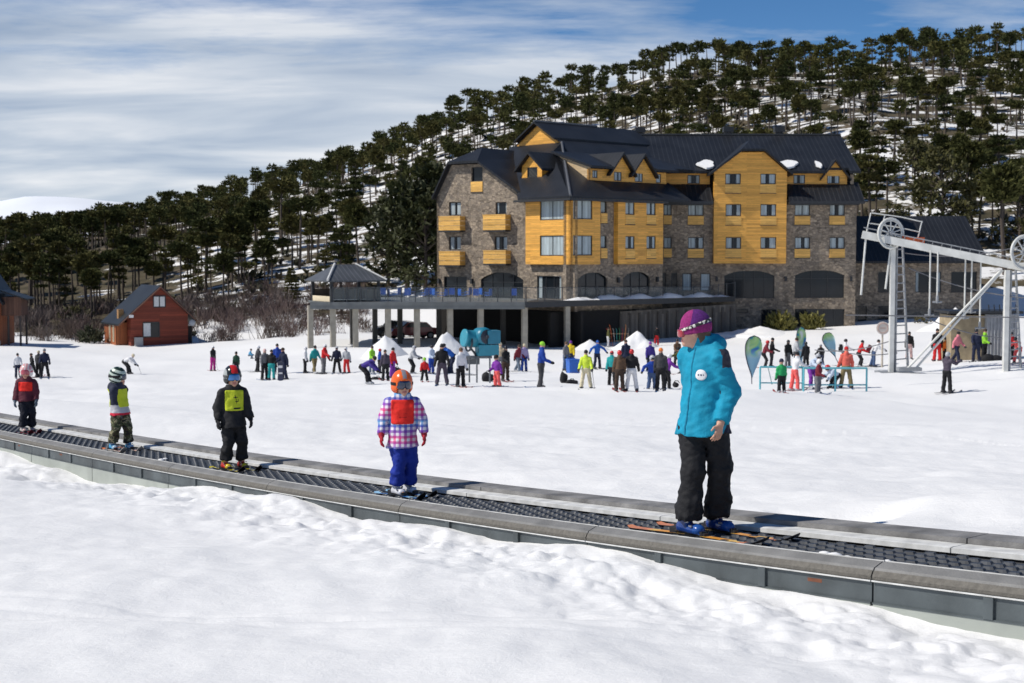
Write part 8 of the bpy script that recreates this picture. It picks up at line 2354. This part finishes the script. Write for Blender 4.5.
# ------------------------------------------------------------------ flags
def flag_mat(name, swap):
    m, t, b = nt(name)
    tc = N(t, 'ShaderNodeTexCoord'); mp = N(t, 'ShaderNodeMapping'); mp.inputs['Scale'].default_value = (1.0, 1, .8); mp.inputs['Location'].default_value = (swap, 0, swap * 2); mp.inputs['Rotation'].default_value = (0, R(25), 0)
    t.links.new(tc.outputs['Object'], mp.inputs['Vector'])
    n1 = N(t, 'ShaderNodeTexNoise'); n1.inputs['Scale'].default_value = 1.9; n1.inputs['Detail'].default_value = 1.5; n1.inputs['Distortion'].default_value = .6; t.links.new(mp.outputs[0], n1.inputs['Vector'])
    r = ramp(t, [(0.0, (.04, .12, .34)), (.36, (.05, .16, .42)), (.41, (.06, .36, .40)), (.46, (.33, .56, .20)), (.56, (.50, .66, .42)), (.66, (.66, .74, .72))]); t.links.new(n1.outputs['Fac'], r.inputs['Fac'])
    sp = N(t, 'ShaderNodeSeparateXYZ'); t.links.new(tc.outputs['Object'], sp.inputs[0])
    rz_ = ramp(t, [(.30, (0, 0, 0)), (.45, (1, 1, 1))]); mr = N(t, 'ShaderNodeMath', operation='MULTIPLY'); mr.inputs[1].default_value = .33; t.links.new(sp.outputs[2], mr.inputs[0]); t.links.new(mr.outputs[0], rz_.inputs['Fac'])
    mx = N(t, 'ShaderNodeMix', data_type='RGBA'); mx.inputs['A'].default_value = (.28, .50, .62, 1); t.links.new(rz_.outputs['Color'], mx.inputs['Factor']); t.links.new(r.outputs['Color'], mx.inputs['B'])
    t.links.new(mx.outputs['Result'], b.inputs['Base Color']); b.inputs['Roughness'].default_value = .7
    return m
def feather(px, ytop, ybot, wpx, Y, tilt, label, swap, rz):
    p = P(px, ybot, Y); s_ = Y / 1422; h = (ybot - ytop) * s_; w_ = wpx * s_
    g_ = gz(p.x, p.y); r = empty('feather_flag', (p.x, p.y, p.z), rz); tag(r, label, 'flag', 'feather flags on the piste')
    r.rotation_euler = (0, R(tilt), rz)
    n = 26; lf, rt_ = [], []
    for k in range(n + 1):
        u = k / n; z = h * u
        wd = w_ * .5 * (math.sin(min(1.0, u / .74) * math.pi / 2) ** 1.25 if u < .74 else math.sqrt(max(0, 1 - ((u - .74) / .26) ** 2)))
        lf.append((-wd, .03 * math.sin(u * 5), z)); rt_.append((wd, .03 * math.sin(u * 5 + 1), z))
    mb = MB(); vs = []
    for a, b_ in zip(lf, rt_): vs += [a, ((a[0] + b_[0]) / 2, .05 * math.sin(a[2] * 2), a[2]), b_]
    off = [(v[0], v[1] + .012, v[2]) for v in vs]; nv = len(vs)
    fs = []
    for k in range(n):
        for j in range(2):
            q = (k * 3 + j, k * 3 + j + 1, (k + 1) * 3 + j + 1, (k + 1) * 3 + j); fs += [q, tuple(nv + i for i in reversed(q))]
        for j in (0, 2): fs.append((k * 3 + j, (k + 1) * 3 + j, nv + (k + 1) * 3 + j, nv + k * 3 + j))
    mb.add(vs + off, fs, 0, True); mb.build('banner', flag_mat('flag_print_%d' % int(swap * 10), swap), r)
    mb = MB(); mb.path([(0, 0.02, -(p.z - g_) - .2), (lf[1][0] - .02, 0.02, lf[1][2])] + [(a[0] - .02, a[1], a[2]) for a in lf[2:]] + [(a[0], a[1], a[2]) for a in rt_[n - 1:n - 4:-1]], .022, 6); mb.build('pole', plain('flag_pole', (.015, .02, .05), .4), r)
feather(752.5, 335.5, 378.5, 17, 66, 2, 'green and blue teardrop flag between instructor and barrier', .4, .15)
feather(802, 326.5, 364, 12, 84, -3, 'middle green and blue teardrop flag seen edge on behind the barrier', 1.3, .5)
feather(836, 330.5, 357, 12, 84, -24, 'pale blue teardrop flag leaning to the left behind the barrier', 2.9, .1)
# pale blue tubular barriers
M_TEAL = plain('pale_teal_paint', (.13, .48, .55), .45)
def barrier(x0, x1, yt, yb, Y, label, posts, rz=0):
    p0, p1 = P(x0, yb, Y), P(x1, yb, Y + .6); r = empty('barrier', (p0.x, p0.y, p0.z)); tag(r, label, 'barrier', 'blue tubular barriers on the piste')
    zt_l = P(x0, yt, Y).z - p0.z; d = p1 - p0
    mb = MB(); mb.tube((0, 0, zt_l), (d.x, d.y, zt_l + d.z), .042, .042, 8); mb.tube((0, 0, .18), (d.x, d.y, .18 + d.z), .03, .03, 8); mb.build('rail', M_TEAL, r)
    for k in range(posts):
        u = k / (posts - 1); mb = MB(); mb.tube((d.x * u, d.y * u, d.z * u - .1), (d.x * u, d.y * u, d.z * u + zt_l), .042, .042, 8); mb.build('post', M_TEAL, r)
    mb = MB(); mb.tube((d.x * .28, d.y * .28 + .0, .1), (d.x * .22, d.y * .22 + .35, zt_l * .9), .02, .02, 6); mb.build('stay', plain('barrier_stay', (.2, .28, .3), .5), r)
barrier(760, 802.5, 367, 387, 62, 'left pale blue tubular barrier behind the child in green', 2)
barrier(803.5, 866.5, 368, 389, 60.5, 'right pale blue tubular barrier between the two flags and tower', 3)

# ------------------------------------------------------------------ snow gun
M_GUN = plain('teal_gun_paint', (.018, .19, .28), .4, 0, .12, 3); M_GUN2 = plain('light_teal_paint', (.03, .26, .35), .4, 0, .1, 3)
p = P(481, 381, 66); gun = empty('snow_gun', (p.x, p.y, gz(p.x, p.y))); tag(gun, 'teal fan snow gun on a tall tubular frame in front of the undercroft', 'snow gun')
s_ = 66 / 1422; zof = lambda y: P(481, y, 66).z - gun.location.z; xof = lambda x: (x - 481) * s_
mb = MB(); c = Vector((xof(474), 0, zof(339))); ax = Vector((-.85, -.42, .12)).normalized()
mb.lathe(c - ax * -.45, ax, [(-.8, .30), (-.75, .37), (-.3, .40), (-.02, .38), (.0, .42), (.08, .42), (.10, .37), (.08, .28)], 20); mb.build('barrel', M_GUN2, gun)
mb = MB(); c2 = Vector((xof(485), -.15, zof(336.5))); mb.lathe(c2, Vector((.55, -.80, .0)).normalized(), [(-.55, .40), (-.1, .44), (.12, .40), (.16, .33)], 18); mb.build('fan_housing', M_GUN, gun)
mb = MB(); mb.lathe(c2, Vector((.55, -.80, .0)).normalized(), [(.161, .33), (.175, .30), (.178, .13), (.26, .08)], 18); mb.build('fan_grille', plain('dark_fan', (.03, .035, .05), .6), gun)
mb = MB(); c3 = Vector((xof(492), .05, zof(337))); mb.box(tuple(c3), (.62, .6, .62), 0, None, .4); mb.build('motor_box', M_GUN, gun)
mb = MB(); mb.box((xof(487), 0, zof(350)), (.98, .62, .50), 0, None, .35); mb.build('control_box', M_GUN2, gun)
mb = MB(); mb.box((xof(480.2), -.34, zof(350.5)), (.16, .06, .20), 0, None, .35); mb.build('control_panel', plain('panel_dark', (.02, .03, .05), .4), gun)
mb = MB(); mb.ring(Vector((xof(469), -.2, zof(343))), ax, .36, .05, 18, 6); mb.path([(xof(470), -.2, zof(347)), (xof(474), -.1, zof(352)), (xof(477), 0, zof(357))], .06, 6); mb.build('nozzle_ring', plain('gun_dark_metal', (.05, .06, .07), .5), gun)
M_FRM = plain('frame_steel', (.14, .15, .16), .5, .3)
mb = MB(); mb.box((xof(477), 0, zof(357)), (1.4, .5, .10)); mb.box((xof(470), -.05, zof(361)), (.9, .06, .3)); mb.build('frame_bed', M_FRM, gun)
for x_ in (457, 469.5, 477, 490):
    mb = MB(); mb.tube((xof(x_), -.25 + .5 * ((x_ * 7) % 2 > 1), zof(357) if x_ > 460 else zof(360)), (xof(x_), -.25, -.05), .04, .04, 6); mb.build('frame_leg', M_FRM, gun)
mb = MB(); mb.tube((xof(457), -.25, zof(360)), (xof(478), -.25, zof(358)), .035, .035, 6); mb.tube((xof(457), -.25, .5), (xof(477), -.25, .5), .025, .025, 6); mb.build('frame_tube', M_FRM, gun)

# ------------------------------------------------------------------ heaps, bin, bags, boards
def heap(px, yb, Y, wpx, hpx, label, seed, peak=1.0):
    p = P(px, yb, Y); s_ = Y / 1422; h = hpx * s_; w_ = wpx * s_ / 2; r0 = random.Random(seed); nz = Noise(seed, 20, .5, 2.2)
    vs, fs = [], []; nr, na = 16, 40
    for i in range(nr + 1):
        u = i / nr
        for k in range(na):
            a = 6.283 * k / na; rr = w_ * u * (1 + .10 * math.sin(a * 3 + seed)); x, y = rr * math.cos(a), rr * math.sin(a) * .8
            z = h * (1 - u) ** peak + float(nz(np.array([[x, y]]))[0]) * .05 * h * min(1, u * 4) * (1 - u * .6) - (.25 if i == nr else 0)
            vs.append((x, y, z))
    for i in range(nr):
        for k in range(na): fs.append((i * na + k, i * na + (k + 1) % na, (i + 1) * na + (k + 1) % na, (i + 1) * na + k))
    mb = MB(); mb.add(vs, [tuple(reversed(f)) for f in fs], 0, True); o = mb.build('snow_pile', SNOW, None, False); o.location = (p.x, p.y, gz(p.x, p.y) - .1); tag(o, label, 'snow pile', 'snow piles in front of the hotel'); return o
heap(385, 353, 103, 50, 23, 'pointed white snow cone left in front of the terrace posts', 101, .9)
heap(447, 354, 102, 44, 25, 'pointed white snow cone just left of the snow gun', 102, .85)
heap(590, 347, 112, 44, 12, 'low snow heap in front of the dark undercroft opening', 103, 1.1)
heap(637, 347, 113, 52, 18, 'rounded snow heap against the board wall', 104, 1.2)
heap(955, 330, 118, 80, 26, 'wide snow bank behind the lift hut', 105, 1.3)
heap(760, 338, 121, 90, 8, 'long low snow bank in front of the ground floor windows', 106, 1.4)
p = P(573, 369.5, 84); bn = empty('bin', (p.x, p.y, gz(p.x, p.y)), .3); tag(bn, 'bright blue plastic bin on the snow beside the undercroft', 'bin')
M_BIN = plain('bin_blue', (.012, .12, .50), .4); mb = MB(); mb.box((0, 0, .40), (.62, .6, .8), 0, None, 0, 1.1); mb.build('body', M_BIN, bn)
mb = MB(); mb.box((0, 0, .83), (.74, .72, .07)); mb.box((0, .34, .88), (.5, .08, .08)); mb.build('lid', M_BIN, bn)
def softbag(px, py, w_, h_, label, seed):
    q = hit_ground(px, py); nz = Noise(seed, 16, .8, 3, 3)
    f = lambda Pp: sm(sdbox(Pp, V3(0, 0, h_ * .45), (w_ / 2, .2, h_ * .45), None, .12), sde(Pp, V3(-w_ * .2, 0, h_ * .6), (w_ * .28, .2, h_ * .5)), .1) + .02 * nz(Pp)
    o = link('bag', solid_mesh(f, V3(-w_, -.5, -.1), V3(w_, .5, h_ * 1.5), .05, [M_BLK], 'bag')); o.location = q; tag(o, label, 'bag', 'bags lying on the piste')
    mb = MB(); mb.path([(-.12, 0, h_), (-.06, 0, h_ + .09), (.06, 0, h_ + .09), (.12, 0, h_)], .018, 6); mb.build('handle', M_BLK, o)
softbag(378, 380, .75, .12, 'flat black bag lying right of the bending skier', 1); softbag(397, 373.5, .5, .32, 'black rucksack behind the orange helmeted child', 2); softbag(488, 381.5, .6, .42, 'black bag standing under the snow gun frame', 3)
softbag(564, 383.5, .34, .55, 'upright black bag on the snow left of the neon skier', 4); softbag(572, 384, .62, .16, 'flat dark bag beside the upright black bag', 5); softbag(676.5, 387, .25, .16, 'small dark bag on the snow behind the instructor', 6)
# snowboard held upright in the huddle, backpack of the tow rider
p = hit_ground(281.5, 380.5); s_ = p.y / 1422
sb = empty('snowboard', (p.x, p.y - .35, p.z)); tag(sb, 'dark snowboard with white marks held upright below the gazebo', 'snowboard')
mb = MB(); n = 22; L = 1.15; out = []
for k in range(n + 1):
    u = k / n; wd = .165 * (.9 + .25 * (2 * u - 1) ** 2) * (1 if .08 < u < .92 else math.sqrt(max(0.0, 1 - ((abs(u - .5) - .42) / .08) ** 2)))
    out.append((wd, u * L, .06 * max(0, (abs(u - .5) - .4) / .1) ** 2))
vs = []
for wd, z, y in out: vs += [(-wd, -y, z), (wd, -y, z), (wd, -y + .015, z), (-wd, -y + .015, z)]
fs = []
for k in range(n):
    for j in range(4): fs.append((k * 4 + j, k * 4 + (j + 1) % 4, (k + 1) * 4 + (j + 1) % 4, (k + 1) * 4 + j))
mb.add(vs, fs); mb.build('board', plain('board_navy', (.02, .025, .06), .4), sb)
mb = MB(); mb.box((0, -.012, .82), (.24, .012, .14)); mb.box((0, -.012, .45), (.22, .012, .09)); mb.build('white_mark', plain('board_white', (.6, .6, .62), .5), sb)
o_ = [q for q, px in PEOPLE if px == 843.5][0]; mb = MB(); mb.box((0, .19, 1.18), (.30, .20, .46)); mb.box((0, .30, 1.1), (.24, .08, .24)); bp_ = mb.build('backpack', M_BLK, o_)
o_ = [q for q, px in PEOPLE if px == 873.5][0]; mb = MB(); mb.box((0, .28, 1.17), (.30, .22, .42), 0, Matrix.Rotation(R(26), 3, 'X')); mb.box((0, .40, 1.13), (.24, .08, .22), 0, Matrix.Rotation(R(26), 3, 'X')); bp_ = mb.build('backpack', cloth('backpack_wine', (.12, .012, .02)), o_)

# ------------------------------------------------------------------ ski rack by the board wall
p = P(618, 347, 114.5); rk = empty('ski_rack', (p.x, p.y, gz(p.x, p.y))); tag(rk, 'low wooden ski rack standing against the board wall', 'ski rack')
M_RK = plain('rack_wood', (.20, .14, .09), .8)
mb = MB(); mb.tube((-.85, 0, .95), (.85, 0, .95), .035, .035, 6); mb.tube((-.85, .3, .35), (.85, .3, .35), .03, .03, 6); mb.build('bar', M_RK, rk)
for sx in (-.8, .8):
    mb = MB(); mb.tube((sx, -.25, -.05), (sx, .02, .98), .035, .035, 6); mb.tube((sx, .35, -.05), (sx, .02, .98), .035, .035, 6); mb.build('leg', M_RK, rk)
skc = [('red', (.62, .05, .03)), ('orange', (.78, .17, .03)), ('white', (.62, .64, .66)), ('teal', (.05, .34, .34)), ('green', (.05, .28, .10)), ('crimson', (.45, .02, .05)), ('light orange', (.80, .30, .06)), ('pale grey', (.45, .45, .47))]
for k, (cn_, c) in enumerate(skc):
    L = 1.75 if k in (1, 6) else 1.45
    o = link('ski', ski_mesh(L, .10, [plain('rack_ski_' + cn_.replace(' ', '_'), c, .4, 0, .15, 6)])); x_ = p.x - .75 + .215 * k
    o.location = (x_, p.y - .22, gz(p.x, p.y) + L * .44 - .02); o.rotation_euler = (R(6), R(-90) + R(-9 + 2.6 * k), R(90)); o.rotation_euler = (Matrix.Rotation(R(-8), 3, 'X') @ Matrix.Rotation(R(-10 + 2.8 * k), 3, 'Y') @ Matrix.Rotation(R(-90), 3, 'Y')).to_euler()
    tag(o, '%s ski stood upright in the rack by the board wall' % cn_, 'ski', 'skis stood in the rack')

# ------------------------------------------------------------------ cars under the terrace
def car(px, py, Y, rz, col, label, tilt):
    p = P(px, py, Y); r = empty('parked_car', (p.x, p.y, gz(p.x, p.y)), rz); tag(r, label, 'car', 'cars parked behind the terrace posts')
    r.rotation_euler = (0, 0, rz)
    paint = plain('car_paint_%d' % px, col, .25, .2, .05, 2, 0, None, .6)
    prof = [(-2.1, .35), (-2.12, .75), (-1.95, .95), (-1.55, 1.0), (-1.05, 1.45), (.55, 1.50), (1.15, 1.05), (2.0, .92), (2.15, .7), (2.15, .35)]
    mb = MB(); mb.prism([(x, -.85, z) for x, z in prof], (0, 1.7, 0)); mb.build('body', paint, r)
    mb = MB()
    for sy in (-.86, .855):
        for pts in ([(-1.35, 1.02), (-.98, 1.38), (-.28, 1.42), (-.28, 1.02)], [(-.2, 1.02), (-.2, 1.42), (.5, 1.42), (.95, 1.06)]): mb.prism([(x, sy, z) for x, z in pts], (0, .012, 0))
    mb.prism([(.62, -.72, 1.49), (.62, .72, 1.49), (1.14, .76, 1.09), (1.14, -.76, 1.09)], (.03, 0, .03)); mb.build('window', M_GLASS, r)
    for x in (-1.35, 1.35):
        for y in (-.86, .86):
            mb = MB(); mb.tube((x, y - .1, .33), (x, y + .1, .33), .33, .33, 18); wo = mb.build('wheel', plain('tyre', (.015, .015, .015), .8), r)
            mb = MB(); sgy = -1 if y < 0 else 1; mb.tube((x, y + sgy * .101, .33), (x, y + sgy * .115, .33), .2, .18, 14); mb.build('rim', M_GSTEEL, wo)
    for y in (-.62, .62):
        mb = MB(); mb.box((2.152, y, .74), (.03, .34, .14)); mb.build('headlight', plain('headlight_glass', (.6, .62, .62), .1), r)
car(398, 330, 127, R(200), (.02, .024, .03), 'dark car parked behind the terrace posts, left of the red one', 0)
car(412, 336, 122.5, R(205), (.16, .015, .02), 'dark red car parked behind the terrace posts', 0)
